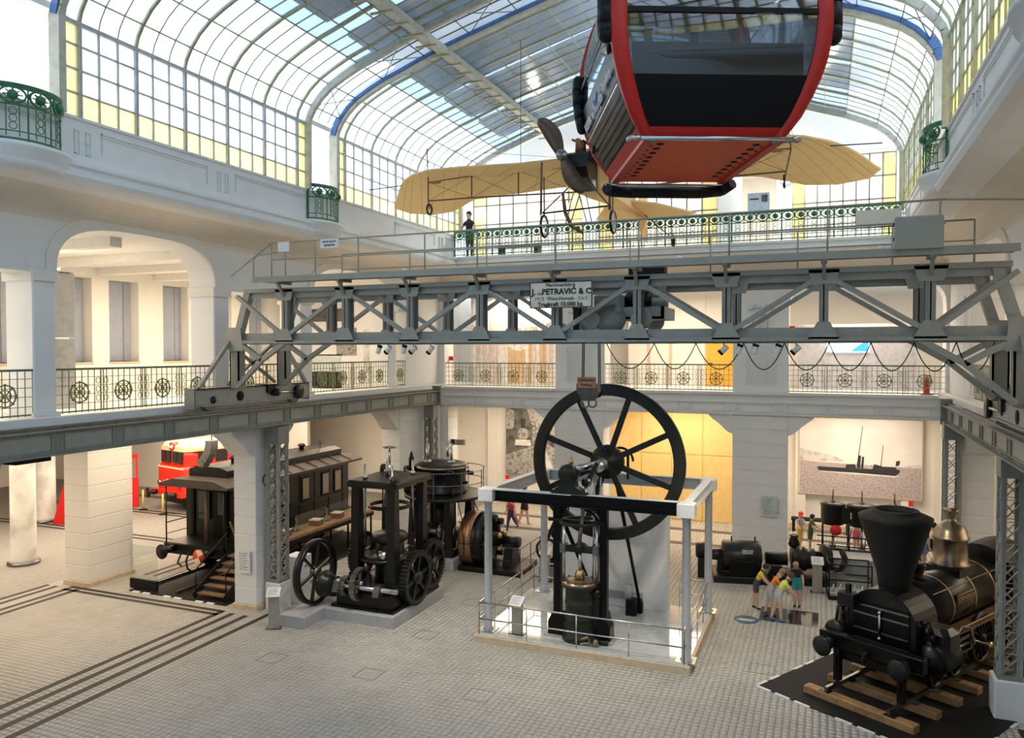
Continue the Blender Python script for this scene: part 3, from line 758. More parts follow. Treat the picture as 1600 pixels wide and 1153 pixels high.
for x,s,nm in ((-15.55,1,'left'),(3.62,-1,'right')):
    ec=part(B().box(x-.17,x-.14,15.6,20.45,6.5,6.98).box(x+.14,x+.17,15.6,20.45,6.5,6.98).box(x-.17,x+.17,15.6,20.45,6.95,6.98).box(x-.17,x+.17,15.58,15.62,6.45,7.0).box(x-.17,x+.17,20.43,20.47,6.45,7.0),'end_carriage','crane_light')
    for yy in (16.25,19.85):
        w=B().lathe([(.06,-.09),(.28,-.09),(.30,-.06),(.27,-.04),(.27,.04),(.30,.06),(.28,.09),(.06,.09)],28,(x,yy,6.66),'X'); part(w,'wheel','crane_grey')
        part(B().lathe([(.10,-.2),(.10,.2)],16,(x,yy,6.66),'X'),'axle_box','black_iron')
    sx=x+s*.175
    part(B().lathe([(.14,-.012),(.14,.012)],20,(sx,17.3,6.72),'X'),'access_hole','black_matte')
    part(B().box(x-.25,x+.25,18.4,18.75,6.75,7.0).lathe([(.11,-.02),(.11,.2)],14,(sx,18.7,6.75),'X'),'drive_bearing','black_iron')
    g=B().lathe([(.05,-.04),(.22,-.04),(.22,.04),(.05,.04)],24,(sx+s*.06,19.85,6.72),'X'); part(g,'drive_gear','black_iron')
    part(B().tube((sx+s*.06,18.6,6.74),(sx+s*.06,19.7,6.74),.03),'drive_shaft','steel')
    rb=B(); y=15.7
    while y<20.4:
        for sx2 in (-1,1):
            rb.cbox((x+sx2*.175,y,6.55),(.02,.024,.024)).cbox((x+sx2*.175,y,6.92),(.02,.024,.024))
        y+=.12
    o=part(rb,'rivets','crane_grey'); o['kind']='stuff'
    # sloping stays in the plane of the carriage
    part(B().beam((x+s*.2,YF-.1,8.3),(x+s*.15,15.75,7.0),.1,.1,(1,0,0)),'stay','crane_light'); part(B().beam((x+s*.2,YR+.1,8.3),(x+s*.15,20.3,7.0),.1,.1,(1,0,0)),'stay','crane_light')
    part(B().beam((x,YF,7.05),(x,YR,8.25),.08,.08,(1,0,0)).beam((x,YR,7.05),(x,YF,8.25),.08,.08,(1,0,0)),'cross_bracing','crane_grey')
# walkway and handrail
wk=part(B().box(-14.2,3.3,16.5,17.15,9.86,9.92),'walkway','crane_grey'); part(B().box(-14.2,3.3,16.48,16.50,9.82,9.97),'toe_board','crane_light',wk)
for x in XP: part(B().beam((x,16.55,9.84),(x,16.95,9.35),.07,.07,(1,0,0)).box(x-.06,x+.06,16.5,17.1,9.78,9.86),'bracket','crane_grey')
hr=B(); zt=10.85
hr.tube((-13.6,16.52,zt),(2.1,16.52,zt),.022).tube((-13.6,16.52,10.4),(2.1,16.52,10.4),.016)
hr.tube((-13.6,16.52,zt),(-15.0,16.52,10.0),.02).tube((2.1,16.52,zt),(3.4,16.52,zt-.1),.02).tube((3.4,16.52,zt-.1),(3.4,16.52,9.9),.02)
hr.path([(-14.2,16.52,9.9),(-14.2,16.52,10.45),(-14.05,16.52,10.55),(-13.2,16.52,10.62)],.022)
hh=part(hr,'handrail','crane_light')
for x in (-13.6,-13.15,-12.2,-10.9,-9.0,-7.6,-5.65,-3.75,-1.85,.04,2.0): part(B().tube((x,16.52,9.86),(x,16.52,zt),.02),'handrail_post','crane_light',hh)
hb=B().tube((-13.3,19.3,10.85),(3,19.3,10.85),.022).tube((-13.3,19.3,10.4),(3,19.3,10.4),.016); h2=part(hb,'handrail','crane_light')
for x in (-13.3,-11,-8.6,-6.6,-4.6,-2.6,-.6,1.4,3): part(B().tube((x,19.3,9.86),(x,19.3,10.85),.02),'handrail_post','crane_light',h2)
part(B().box(-14.2,3.3,18.95,19.5,9.80,9.86),'walkway','crane_grey')
cab=part(B().bbox(1.22,2.05,16.35,16.75,9.93,10.55,.02),'switch_cabinet','crane_light'); 
for z in (10.1,10.38): part(B().box(1.2,1.23,16.4,16.46,z,z+.06),'hinge','black_iron',cab)
part(B().bbox(-4.55,-3.65,18.9,19.3,9.87,10.2,.02),'resistor_box','black_matte')
part(B().box(.55,1.35,16.42,16.52,10.45,10.72),'notice_plate','sign_cream'); part(B().box(-13.35,-13.0,16.47,16.5,10.6,10.85),'notice_plate','paper')
q=part(B().box(-12.0,-11.45,16.46,16.48,10.62,10.85),'notice_plate','paper')
lettering('BITTE NICHT',.07,'ink',q,FRONT(-11.72,16.455,10.78)); lettering('BETRETEN',.07,'ink',q,FRONT(-11.72,16.455,10.69))
for x in (-9.6,1.0,-2.9): part(B().sphere((x,16.6,9.97),.07,8,5),'lamp_head','paper')
# name board
sg=part(B().bbox(-6.33,-4.83,16.66,16.72,8.98,9.58,.01),'sign_board','sign_cream',cr,'cream enamel name board with black lettering')
bd=B()
for x0,x1,z0,z1 in ((-6.33,-4.83,8.98,9.0),(-6.33,-4.83,9.56,9.58),(-6.33,-6.31,8.98,9.58),(-4.85,-4.83,8.98,9.58)): bd.box(x0,x1,16.645,16.66,z0,z1)
part(bd,'sign_border','ink',sg)
ys=16.652
lettering('Maschinenfabrik',.11,'ink',sg,FRONT(-5.58,ys,9.50)); lettering('PETRAVIĆ & C',.185,'ink',sg,FRONT(-5.44,ys,9.345),.005); lettering('J.',.2,'ink',sg,FRONT(-6.23,ys,9.345),.005)
lettering('VON',.075,'ink',sg,FRONT(-6.07,ys,9.30)); lettering('o',.1,'ink',sg,FRONT(-4.88,ys,9.40))
lettering('1913',.12,'ink_red',sg,FRONT(-6.1,ys,9.19)); lettering('Wien-Hernals',.115,'ink',sg,FRONT(-5.58,ys,9.19)); lettering('Cn:1',.12,'ink_red',sg,FRONT(-5.05,ys,9.19))
lettering('Tragkraft 10.000 kg.',.135,'ink',sg,FRONT(-5.58,ys,9.06),.003)
# crab trolley
tr=thing('crane_trolley','grey riveted crab trolley with winch between the crane trusses','trolley',(-4.4,18,8.5),0,world=True)
part(B().box(-5.35,-3.35,17.3,17.36,8.72,9.0).box(-5.35,-3.35,18.6,18.66,8.72,9.0).box(-5.35,-5.28,17.3,18.66,8.72,9.0).box(-3.42,-3.35,17.3,18.66,8.72,9.0).box(-5.3,-3.4,17.3,18.66,8.72,8.78),'trolley_frame','crane_light',tr)
part(B().bbox(-5.0,-4.35,17.35,18.2,9.0,9.32,.05),'gearbox','crane_light',tr)
part(B().lathe([(.0,-.3),(.17,-.3),(.2,-.25),(.2,.25),(.17,.3),(0,.3)],18,(-4.05,17.9,9.2),'X'),'motor','black_iron',tr)
part(B().lathe([(.0,-.35),(.15,-.35),(.15,.35),(0,.35)],18,(-3.75,18.0,9.1),'X'),'rope_drum','crane_grey',tr)
for x in (-3.85,-5.05):
    for y in (17.25,18.7):
        part(B().lathe([(.0,-.06),(.05,-.07),(.2,-.05),(.24,-.05),(.25,0),(.2,.05),(.05,.05),(0,.05)],24,(x,y,8.72),'Y'),'wheel','crane_light',tr)
part(B().lathe([(.05,-.03),(.34,-.03),(.34,.03),(.05,.03)],28,(-4.55,17.25,8.72),'Y'),'spur_gear','crane_grey',tr)
part(B().lathe([(0,-.03),(.09,-.03),(.09,.03),(0,.03)],14,(-4.38,17.22,8.95),'Y'),'pinion','crane_light',tr)
part(B().box(-5.45,-5.3,17.2,17.6,8.45,9.2).sphere((-5.4,17.3,9.05),.12),'brake','black_iron',tr)
# hook block on ropes
mat('block_iron',(.12,.105,.085),.5,.4,var=.1)
hk=thing('hook_block','cast hook block with tan plate hanging on ropes above the flywheel','hook',(-5.33,18.1,6.75),0,world=True)
for x in (-5.5,-5.46,-5.08,-5.04): part(B().tube((x,18.1,7.2),(x+(.02 if x<-5.3 else -.02),18.1,8.7),.014,n=6),'rope','black_matte',hk)
part(B().prism([(-5.60,7.2),(-5.1,7.2),(-5.06,7.0),(-5.2,6.78),(-5.44,6.78),(-5.6,7.0)],17.95,18.25,'Y'),'block_housing','block_iron',hk)
pl=part(B().box(-5.56,-5.1,17.9,17.94,7.1,7.36),'plate','copper',hk,'tan painted plate with lettering')
lettering('TRAGKRAFT',.075,'ink',pl,FRONT(-5.33,17.89,7.28)); lettering('10.000 kg',.075,'ink',pl,FRONT(-5.33,17.89,7.17))
for x in (-5.47,-5.19): part(B().lathe([(0,-.03),(.15,-.03),(.17,0),(.15,.03),(0,.03)],18,(x,18.3,7.0),'Y'),'sheave','black_iron',hk)
part(B().torus((-5.42,18.1,6.72),.1,.022,'Y',16,6).torus((-5.24,18.1,6.72),.1,.022,'Y',16,6),'shackle','steel_dark',hk)
# festoon cable below the crane
fc=B(); xs=[-5.05,-3.85,-2.85,-1.75,-.85,.1,.95,1.8,2.6,3.3]
for k in range(len(xs)-1):
    a,c=xs[k],xs[k+1]; pts=[]
    for i in range(11):
        t=i/10; pts.append((a+(c-a)*t,18.7,8.18-.62*(1-(2*t-1)**2)))
    fc.path(pts,.012,5)
tag(fc.build('festoon_cable','black_matte'),'black festoon cable hanging in loops below the crane','cable')
# spotlights under the crane
def spot(px,lab,tilt,tgt):
    x=un_x(px)
    t=thing('spotlight',lab,'spotlight',(x,16.95,8.165),0,'spotlights under the crane')
    B().tube((0,0,0),(0,0,-.1),.02).build('bracket','paper',t)
    L=bpy.data.lights.new('spot_light','SPOT'); L.energy=520; L.color=(1,.87,.70); L.spot_size=1.15; L.spot_blend=.8; L.shadow_soft_size=.06
    lo_=bpy.data.objects.new('spot_light',L); COL.objects.link(lo_); lo_.location=(x,16.93,7.9); tg=Vector(tgt)-lo_.location; lo_.rotation_euler=tg.to_track_quat('-Z','Y').to_euler()
    b=B(); b.M=Matrix.Translation((0,0,-.14))@Matrix.Rotation(tilt,4,'Y'); b.lathe([(0,-.1),(.055,-.1),(.06,-.08),(.06,.08)],14,(0,0,0),'X'); b.build('housing','paper' if tilt else 'black_matte',t)
    b=B(); b.M=Matrix.Translation((0,0,-.14))@Matrix.Rotation(tilt,4,'Y'); b.lathe([(.05,.06),(.068,.07),(.068,.12),(.06,.12),(.03,.1),(0,.1)],14,(0,0,0),'X'); b.build('lens_hood','black_matte',t)
def un_x(px):
    a=(px-800)/F_PX; d=(-math.sin(yaw)+a*math.cos(yaw),math.cos(yaw)+a*math.sin(yaw)); return d[0]/d[1]*16.95
PLC=['first','second','third','fourth','fifth']
for k,px in enumerate((592,607,631,646,673)): spot(px,'small spotlight under the left half of the crane, '+PLC[k]+' from the left',(-1.2,2.4,-1.3,2.5,2.3)[k],((-12.5,20.5,0),(-11,24,0),(-9,18.5,0),(-13.5,16,0),(-7,17,0))[k])
for k,px in enumerate((1131,1154,1179,1214,1244)): spot(px,'small spotlight under the right half of the crane, '+PLC[k]+' from the left',(2.4,-1.2,-1.3,-1.2,2.4)[k],((-5.5,20.5,0),(-1.5,24,0),(-3.5,17,0),(1.5,20,1.5),(0,26.5,0))[k])
# ================================================================ RAILINGS
def railing(p0,p1,z,h,style,label,group,bow=0.,bn=(0,0)):
    p0=Vector((*p0,z)); p1=Vector((*p1,z)); L=(p1-p0).length
    t=thing('railing',label,'railing',tuple((p0+p1)/2),0,group,world=True)
    N=Vector((bn[0],bn[1],0)); d0=(p1-p0).normalized()
    def P(s,zz):
        k=max(0,min(1,s/L)); return p0+(p1-p0)*k+N*(bow*math.sin(PI*k)**.6 if bow else 0)+Vector((0,0,zz))
    def D(s):
        e=.02; v=P(min(L,s+e),0)-P(max(0,s-e),0); return v.normalized() if v.length>1e-6 else d0
    def rail_path(b,zz,w,hh,n):
        for k in range(n): b.beam(P(L*k/n,zz),P(L*(k+1)/n,zz),w,hh)
    n=1 if not bow else 14
    m='rail_green' if style=='grid' else 'rail_top_green'
    b=B(); rail_path(b,h,.06,.05,n); b.build('top_rail',m,t)
    b=B(); rail_path(b,.06,.035,.035,n); b.build('bottom_rail',m,t)
    g=B()
    if style=='grid':
        nb=max(2,int(round(L/.17)))
        for k in range(nb+1): g.beam(P(L*k/nb,.02),P(L*k/nb,h),.016,.016)
        for zz in (.24,.46,.66,.86): rail_path(g,zz,.014,.014,n)
        o=g.build('grille',m,t); o['kind']='stuff'
        nm=max(1,int(round(L/1.35))); 
        for k in range(nm):
            s=L*(k+.5)/nm; c=P(s,.5); r=.24; mb=B()
            a=D(s)
            for (R,rr) in ((r,.014),(r*.55,.011)):
                for q in range(16):
                    u0,u1=2*PI*q/16,2*PI*(q+1)/16
                    mb.beam(c+a*R*math.cos(u0)+Vector((0,0,R*math.sin(u0))),c+a*R*math.cos(u1)+Vector((0,0,R*math.sin(u1))),rr*2,rr*2)
            for q in range(8):
                u=PI/4*q; e=c+a*r*math.cos(u)+Vector((0,0,r*math.sin(u)))
                mb.beam(c,e,.022,.022); mb.sphere(tuple(e),.034,6,4)
            mb.sphere(tuple(c),.05,6,4)
            mb.build('medallion','gold_green',t)
            if k<nm-1:
                s2=L*(k+1)/nm; sb=B(); a=D(s2)
                for q in (-1,1):
                    for zz in (.35,.56,.77):
                        c2=P(s2+q*.11,zz)
                        for w in range(8):
                            u0,u1=2*PI*w/8,2*PI*(w+1)/8
                            sb.beam(c2+a*.06*math.cos(u0)+Vector((0,0,.075*math.sin(u0))),c2+a*.06*math.cos(u1)+Vector((0,0,.075*math.sin(u1))),.013,.013)
                sb.beam(P(s2-.035,.03),P(s2-.035,h),.02,.02).beam(P(s2+.035,.03),P(s2+.035,h),.02,.02)
                o=sb.build('scroll_panel','gold_green',t); o['kind']='stuff'
    else:
        nb=max(2,int(round(L/.42)))
        for k in range(nb+1): 
            w=.05 if k%4==0 else .022; g.beam(P(L*k/nb,.0),P(L*k/nb,h),w,w)
        rail_path(g,.20,.02,.02,n); rail_path(g,h-.38,.025,.03,n); rail_path(g,h-.05,.04,.05,n)
        for k in range(nb):
            for q in (.3,.7): g.beam(P(L*(k+q)/nb,.1),P(L*(k+q)/nb,h*.68),.014,.014)
        o=g.build('balusters',m,t); o['kind']='stuff'
        for k in range(nb):
            s=L*(k+.5)/nb; c=P(s,h-.2); a=D(s); w=L/nb/2*.95; mb=B()
            for q in range(14):
                u0,u1=2*PI*q/14,2*PI*(q+1)/14
                mb.beam(c+a*w*math.cos(u0)+Vector((0,0,.15*math.sin(u0))),c+a*w*math.cos(u1)+Vector((0,0,.15*math.sin(u1))),.036,.036)
            mb.sphere(tuple(c),.1,8,5)
            for q in range(8):
                u=PI/4*q; mb.beam(c,c+a*w*.75*math.cos(u)+Vector((0,0,.12*math.sin(u))),.03,.02)
            mb.build('rosette',m,t)
            sb=B()
            for zz in (.30,.44,.58):
                c2=P(s,zz)
                for q in range(10):
                    u0,u1=2*PI*q/10,2*PI*(q+1)/10
                    sb.beam(c2+a*.065*math.cos(u0)+Vector((0,0,.07*math.sin(u0))),c2+a*.065*math.cos(u1)+Vector((0,0,.07*math.sin(u1))),.014,.014)
            o=sb.build('scrolls',m,t); o['kind']='stuff'
    return t
mat('gold_green',(.24,.27,.13),.45,.4,var=.1)
GL='railings of the first floor gallery'
bay=[(6.8,11.75),(12.3,17.2),(17.8,21.15),(21.75,26.7),(27.3,28.05)]
for k,(a,c) in enumerate(bay):
    railing((-16.25,a),(-16.25,c),6.52,1.05,'grid','green wrought railing on the left gallery, '+('nearest bay at the picture edge','bay under the wide arch with blind covered windows','bay behind the crane carriage','bay behind the left half of the crane','narrow piece beside the corner')[k],GL)
for k,(a,c) in enumerate(((12.3,17.2),(17.8,21.15),(21.75,26.7))):
    railing((4.2,a),(4.2,c),6.52,1.05,'grid','green wrought railing on the right gallery, '+('nearest','middle','farthest')[k]+' bay',GL)
for k,(a,c) in enumerate(((-15.9,-10.6),(-8.45,-3.3),(-1.25,4.0))):
    railing((a,31.1),(c,31.1),6.4,1.05,'grid','wrought railing of the end gallery, '+('left bay before the striped curtain','middle bay behind the hook','right bay below the video screen')[k],GL)
GU='ornate green railings of the upper floor'
for k,(a,c) in enumerate(((-14.55,-8.9),(-8.9,-3.2),(-3.2,2.45))):
    railing((a,29.35),(c,29.35),11.98,1.08,'ornate','ornate green railing of the upper end balcony, '+('left third with the standing man','middle third behind the aeroplane wheels','right third')[k],GU)
for side in (0,1):
    for k,(a,c) in enumerate(((9.8,11.2),(19.35,20.8))):
        x=-14.55 if side==0 else 2*CX2+14.55; s=1 if side==0 else -1
        railing((x,a),(x,c),11.98,1.08,'ornate','bowed ornate green balcony railing high on the '+('left' if side==0 else 'right')+', '+('nearer' if k==0 else 'farther')+' one',GU,.38,(s,0))
        b=B(); n=12
        prof=[(0,11.48),(.30,11.54),(.36,11.66),(.36,11.72),(.44,11.78),(.44,11.86),(.50,11.90),(.50,11.98),(0,11.98)]
        rows=[]
        for q in range(n+1):
            yy=a-.25+(c-a+.5)*q/n; f=math.sin(PI*q/n)**.5 if 0<q<n else 0
            rows.append([(x-s*.1+s*(r*f+.1*f),yy,z) for r,z in prof])
        b.sheet(rows); struct('trim_balcony',b,'plaster',label='rounded balcony base high on the '+('left' if side==0 else 'right')+', '+('nearer' if k==0 else 'farther')+' one')
# ================================================================ GONDOLA CABIN
gd=thing('gondola_cabin','red and black cable car gondola cabin hanging under the glass roof','gondola',(-1.62,9.92,10.4),.42)
mat('gondola_red',(.52,.022,.015),.35,var=.02,spec=.3); mat('gondola_orange',(.72,.09,.03),.5,var=.02,spec=.3)
m=bpy.data.materials.new('gondola_glass'); m.use_nodes=True; nt=m.node_tree; nt.nodes.clear()
o_=nt.nodes.new('ShaderNodeOutputMaterial'); t_=nt.nodes.new('ShaderNodeBsdfTransparent'); t_.inputs[0].default_value=(.30,.33,.36,1); g_=nt.nodes.new('ShaderNodeBsdfGlossy'); g_.inputs['Roughness'].default_value=.03; g_.inputs[0].default_value=(.8,.85,.9,1)
fr=nt.nodes.new('ShaderNodeFresnel'); fr.inputs[0].default_value=1.6; mr=nt.nodes.new('ShaderNodeMapRange'); mr.inputs[3].default_value=.10; mr.inputs[4].default_value=1.
mx=nt.nodes.new('ShaderNodeMixShader'); nt.links.new(fr.outputs[0],mr.inputs[0]); nt.links.new(mr.outputs[0],mx.inputs[0]); nt.links.new(t_.outputs[0],mx.inputs[1]); nt.links.new(g_.outputs[0],mx.inputs[2]); nt.links.new(mx.outputs[0],o_.inputs[0]); MT['gondola_glass']=m
ZS=[0,.12,.3,.55,.8,1.05,1.3,1.6,1.9,2.2]
WS=[.80,.90,1.0,1.10,1.17,1.21,1.22,1.20,1.14,1.03]; DS=[1.10,1.17,1.25,1.33,1.38,1.41,1.42,1.40,1.34,1.22]
def gsec(z):
    for i in range(len(ZS)-1):
        if z<=ZS[i+1]+1e-9:
            f=(z-ZS[i])/(ZS[i+1]-ZS[i]); return WS[i]+(WS[i+1]-WS[i])*f, DS[i]+(DS[i+1]-DS[i])*f
    return WS[-1],DS[-1]
def gpanel(face,z0,z1,u0,u1,off=0.,nz=8):
    rows=[]
    for k in range(nz+1):
        z=z0+(z1-z0)*k/nz; w,d=gsec(z); w+=off; d+=off
        if face=='F': rows.append([(w*u0,-d,z),(w*u1,-d,z)])
        if face=='K': rows.append([(w*u0,d,z),(w*u1,d,z)])
        if face=='L': rows.append([(-w,d*u0,z),(-w,d*u1,z)])
        if face=='R': rows.append([(w,d*u0,z),(w,d*u1,z)])
    return B().sheet(rows)
for f in 'FKLR':
    gpanel(f,.0,.10,-1,1).build('lower_sill','gondola_red',gd)
    zl=.62 if f in 'FK' else .62
    gpanel(f,.10,zl,-.9,.9,-.012).build('lower_panel','black_paint',gd)
    gpanel(f,zl,2.2,-.9,.9,-.012).build('window_pane','gondola_glass',gd)
    gpanel(f,1.25,1.31,-.9,.9,.004,3).build('window_bar','black_paint',gd)
for sx in (-1,1):
    for sy in (-1,1):
        rows=[]
        for k in range(12):
            z=2.2*k/11; w,d=gsec(z); e=.012
            a=(sx*(w*.86),sy*(d+e)); c=(sx*(w+e),sy*(d+e)); q=(sx*(w+e),sy*(d*.94)); ai=(sx*w*.86,sy*(d-.06)); ci=(sx*(w-.05),sy*d*.94)
            rows.append([(a[0],a[1],z),(c[0]-sx*.03,c[1],z),(c[0],c[1]-sy*.03,z),(q[0],q[1],z),(ci[0],ci[1],z),(ai[0],ai[1],z)])
        B().sheet(rows,True,True).build('corner_post','gondola_red',gd)
rb=[]
for k in range(5):
    z=.12+k*.085; gpanel('L',z,z+.02,-.88,.88,.012,2).build('trim_rib','black_paint',gd); gpanel('R',z,z+.02,-.88,.88,.012,2).build('trim_rib','black_paint',gd)
gpanel('L',.545,.56,-.88,.88,.014,2).build('trim_rib','steel',gd)
B().box(-.80,.80,-1.1,1.1,-.02,.0).build('floor_pan','gondola_orange',gd)
B().box(-.8,-.70,-1.1,1.1,-.05,-.02).build('floor_edge','gondola_red',gd); B().box(.70,.8,-1.1,1.1,-.05,-.02).build('floor_edge','gondola_red',gd)
hm=B().lathe([(0,-.004),(.045,-.004),(.045,.0)],14).mesh('vent_hole'); hm.materials.append(MT['black_matte'])
sm_=B().lathe([(0,-.004),(.018,-.004),(.018,0)],8).mesh('rivet_hole'); sm_.materials.append(MT['black_matte'])
for sx in (-1,1):
    for k in range(9): o=inst('vent_hole',hm,gd); o.location=(sx*.56,-.88+k*.2,-.022); o=inst('rivet_hole',sm_,gd); o.location=(sx*.65,-.8+k*.2,-.022)
def rrect(w,d,r,z,n=5):
    pts=[]
    for cx,cy,a in ((w-r,-d+r,-PI/2),(w-r,d-r,0),(-w+r,d-r,PI/2),(-w+r,-d+r,PI)):
        for k in range(n+1): t=a+PI/2*k/n; pts.append((cx+r*math.cos(t),cy+r*math.sin(t),z))
    return pts
B().path([(-.92,-1.0,-.0),(-.97,-1.08,-.02),(-.95,-1.17,-.03),(-.85,-1.2,-.04),(.85,-1.2,-.04),(.95,-1.17,-.03),(.97,-1.08,-.02),(.9,-1.0,0),(.78,-.98,0)],.028,8).build('front_bumper_tube','steel',gd)
B().path([(-.88,1.16,-.06),(.88,1.16,-.06)],.03,8).build('rear_bumper_tube','steel',gd)
B().path([(-.86,1.12,-.11),(-.8,1.24,-.13),(-.5,1.27,-.14),(.5,1.27,-.14),(.8,1.2,-.12),(.9,1.02,-.05)],.075,8).build('rear_rubber_bumper','rubber',gd)
for x,y in ((-.7,-1.12),(.7,-1.12)): B().tube((x,y,-.06),(x,y+.15,.02),.03).build('bumper_bolt','steel_dark',gd)
for sx in (-1,1):
    w,d=gsec(1.5)
    b=B().path([(sx*(gsec(z)[0]+.04),-gsec(z)[1]*.93,z) for z in (1.05,1.15,1.4,1.7,2.0,2.2)],.10,8).sphere((sx*(gsec(1.05)[0]+.04),-gsec(1.05)[1]*.93,1.05),.10); b.build('side_buffer','rubber',gd)
    b=B().path([(sx*(gsec(z)[0]+.04),gsec(z)[1]*.93,z) for z in (.75,.9,1.1,1.3,1.45)],.07,8); b.sphere((sx*(gsec(.75)[0]+.04),gsec(.75)[1]*.93,.75),.07).sphere((sx*(gsec(1.45)[0]+.04),gsec(1.45)[1]*.93,1.45),.07); b.build('side_buffer','rubber',gd)
    for (u,z) in ((-.82,.95),(.85,.42)): 
        w,d=gsec(z); B().sphere((sx*(w+.01),d*u,z),.05,8,5,(.5,1,1.3)).build('window_clip','rubber',gd)
# interior
B().box(-.75,.75,-1.0,1.0,.02,.06).build('cabin_floor','black_matte',gd)
for s in (-1,1): B().box(-.9,.9,s*1.0-.22,s*1.0+.22,.42,.5).box(-.95,.95,s*1.22-.03,s*1.22+.03,.5,1.0).build('bench','black_matte',gd)
B().box(-.05,.05,-.25,-.2,.06,2.2).build('door_edge','black_matte',gd); B().box(-.3,-.2,1.2,1.3,.6,2.2).build('inner_post','black_matte',gd)
rows=[[(x*gsec(z)[0],y*gsec(z)[1],z) for x,y in ((-1,-1),(1,-1),(1,1),(-1,1))] for z in (2.2,)]+[[(x*.8,y*.95,2.38) for x,y in ((-1,-1),(1,-1),(1,1),(-1,1))]]
B().sheet(rows,False,True).add([(x*.8,y*.95,2.38) for x,y in ((-1,-1),(1,-1),(1,1),(-1,1))],[(0,1,2,3)]).build('cabin_roof','gondola_red',gd)
B().path([(0,0,2.38),(0,0,4.4),(.1,0,5.0),(.1,0,8.2)],.07,8).build('hanger_arm','steel_dark',gd)
w0=gsec(.5)[0]
MTX=lambda y,z,s=0.0: Matrix.Translation((-gsec(z)[0]-.02,y,z))@Matrix.Rotation(-PI/2,4,'Z')@Matrix.Rotation(PI/2+.30,4,'X')
gpanel('L',.60,.98,-.9,.9,-.006).build('dark_strip','black_paint',gd)
lettering('mi Teleférico',.16,'paper',gd,MTX(0.05,.70),.002); lettering('uniendo nuestras vidas',.055,'paper',gd,MTX(0.05,.61)); lettering('Doppelmayr',.13,'paper',gd,MTX(-.78,.74)); lettering('BOLIVIA',.15,'paper',gd,MTX(.85,.70),.003)
b=B()
for k in range(14):
    t0,t1=-2.6+k*.16,-2.6+(k+1)*.16
    b.beam((-gsec(.85)[0]-.014,-.02-.16*math.cos(t0),.86+.16*math.sin(t0)),(-gsec(.85)[0]-.014,-.02-.16*math.cos(t1),.86+.16*math.sin(t1)),.02,.02)
b.build('swoosh_logo','screen_blue_paint' if 'screen_blue_paint' in MT else mat('logo_blue',(.03,.20,.55),.4),gd)
# ================================================================ BIRD-LIKE MONOPLANE
pl=thing('monoplane','historic tan fabric monoplane with bird shaped wings hanging under the roof','aeroplane',(-6.3,21,11.1),0,world=True)
XC=-6.25
LEp=[(905,250,20.5),(810,257,20.6),(720,262,20.8),(668,267,21.0),(645,274,21.2),(630,284,21.6)]
TEp=[(868,296,22.9),(741,312,23.1),(708,331,24.0),(678,336,24.2),(642,334,24.0),(616,326,23.3)]
LE=[at(a,c,Y=y) for a,c,y in LEp]; TE=[at(a,c,Y=y) for a,c,y in TEp]
LE=[Vector((XC-.25,20.45,13.32))]+LE[1:]; TE=[Vector((XC-.25,22.9,13.15))]+TE[1:]
def wing_pts(m):
    rows=[]
    nst=len(LE)
    for i in range(nst):
        l,t=LE[i],TE[i]
        if m: l=Vector((2*XC-l.x,l.y,l.z)); t=Vector((2*XC-t.x,t.y,t.z))
        row=[]
        for k in range(9):
            f=k/8; p=l.lerp(t,f); p.z+=.16*math.sin(PI*min(1,f*1.15))*(1-.5*i/nst); row.append(p)
        rows.append(row)
    return rows
for m,nm in ((0,'left'),(1,'right')):
    rows=wing_pts(m); top=[[tuple(p+Vector((0,0,.05))) for p in r] for r in rows]; bot=[[tuple(p) for p in r] for r in rows]
    b=B().sheet(bot).sheet(top); b.sheet([[r[0] for r in bot],[r[0] for r in top]]).sheet([[r[-1] for r in bot],[r[-1] for r in top]]).sheet([bot[-1],top[-1]])
    w=b.build('wing','canvas',pl)
    for i in range(len(rows)-1):
        for f in (0.0,.5):
            l0=rows[i][0].lerp(rows[i+1][0],f); 
            a=[rows[i][k].lerp(rows[i+1][k],f)+Vector((0,0,-.012)) for k in range(9)]
            B().path([tuple(p) for p in a],.005,4).build('rib','canvas_seam',w)
    # wing bridge truss below
    s=1 if m==0 else -1
    def TX(p): return Vector((2*XC-p.x,p.y,p.z)) if m else p
    up=[TX(at(a,c,Y=21.6)) for a,c in ((669,285),(737,275),(810,267),(880,262))]; lo=[TX(at(a,c,Y=21.4)) for a,c in ((669,314),(737,309),(810,305),(905,300))]
    tb=B()
    tb.path([tuple(p) for p in up],.018,6).path([tuple(p) for p in lo],.024,6)
    for u,l in zip(up[:3],lo[:3]): tb.tube(u,l,.022,n=6)
    for i in range(3): tb.tube(up[i],lo[i+1],.006,n=4).tube(lo[i],up[i+1],.006,n=4)
    tb.build('bridge_truss','wood_dark',pl)
    c=TX(at(671,327,Y=21.4)); B().torus(tuple(c),.16,.03,'X',18,6).build('wingtip_wheel','rubber',pl)
    B().tube(lo[0],c,.02,n=6).build('wingtip_skid','wood_dark',pl)
    kp=TX(at(667,232,Y=21.3)); B().tube(kp,up[0],.016,n=6).build('kingpost','black_iron',pl)
    B().tube(TX(at(577,297,Y=21.6)),TX(at(628,290,Y=21.6)),.015,n=6).build('tip_boom','black_iron',pl)
    c=TX(at(682,285,Y=21.5)); B().sphere(tuple(c),.09,10,6,(2.0,.6,.5)).build('strut_fairing','copper',pl)
    for a,c in ((kp,LE[0]),(kp,TE[2])): B().tube(TX(Vector(c)) if m else c,a,.005,n=4).build('wire','black_matte',pl)
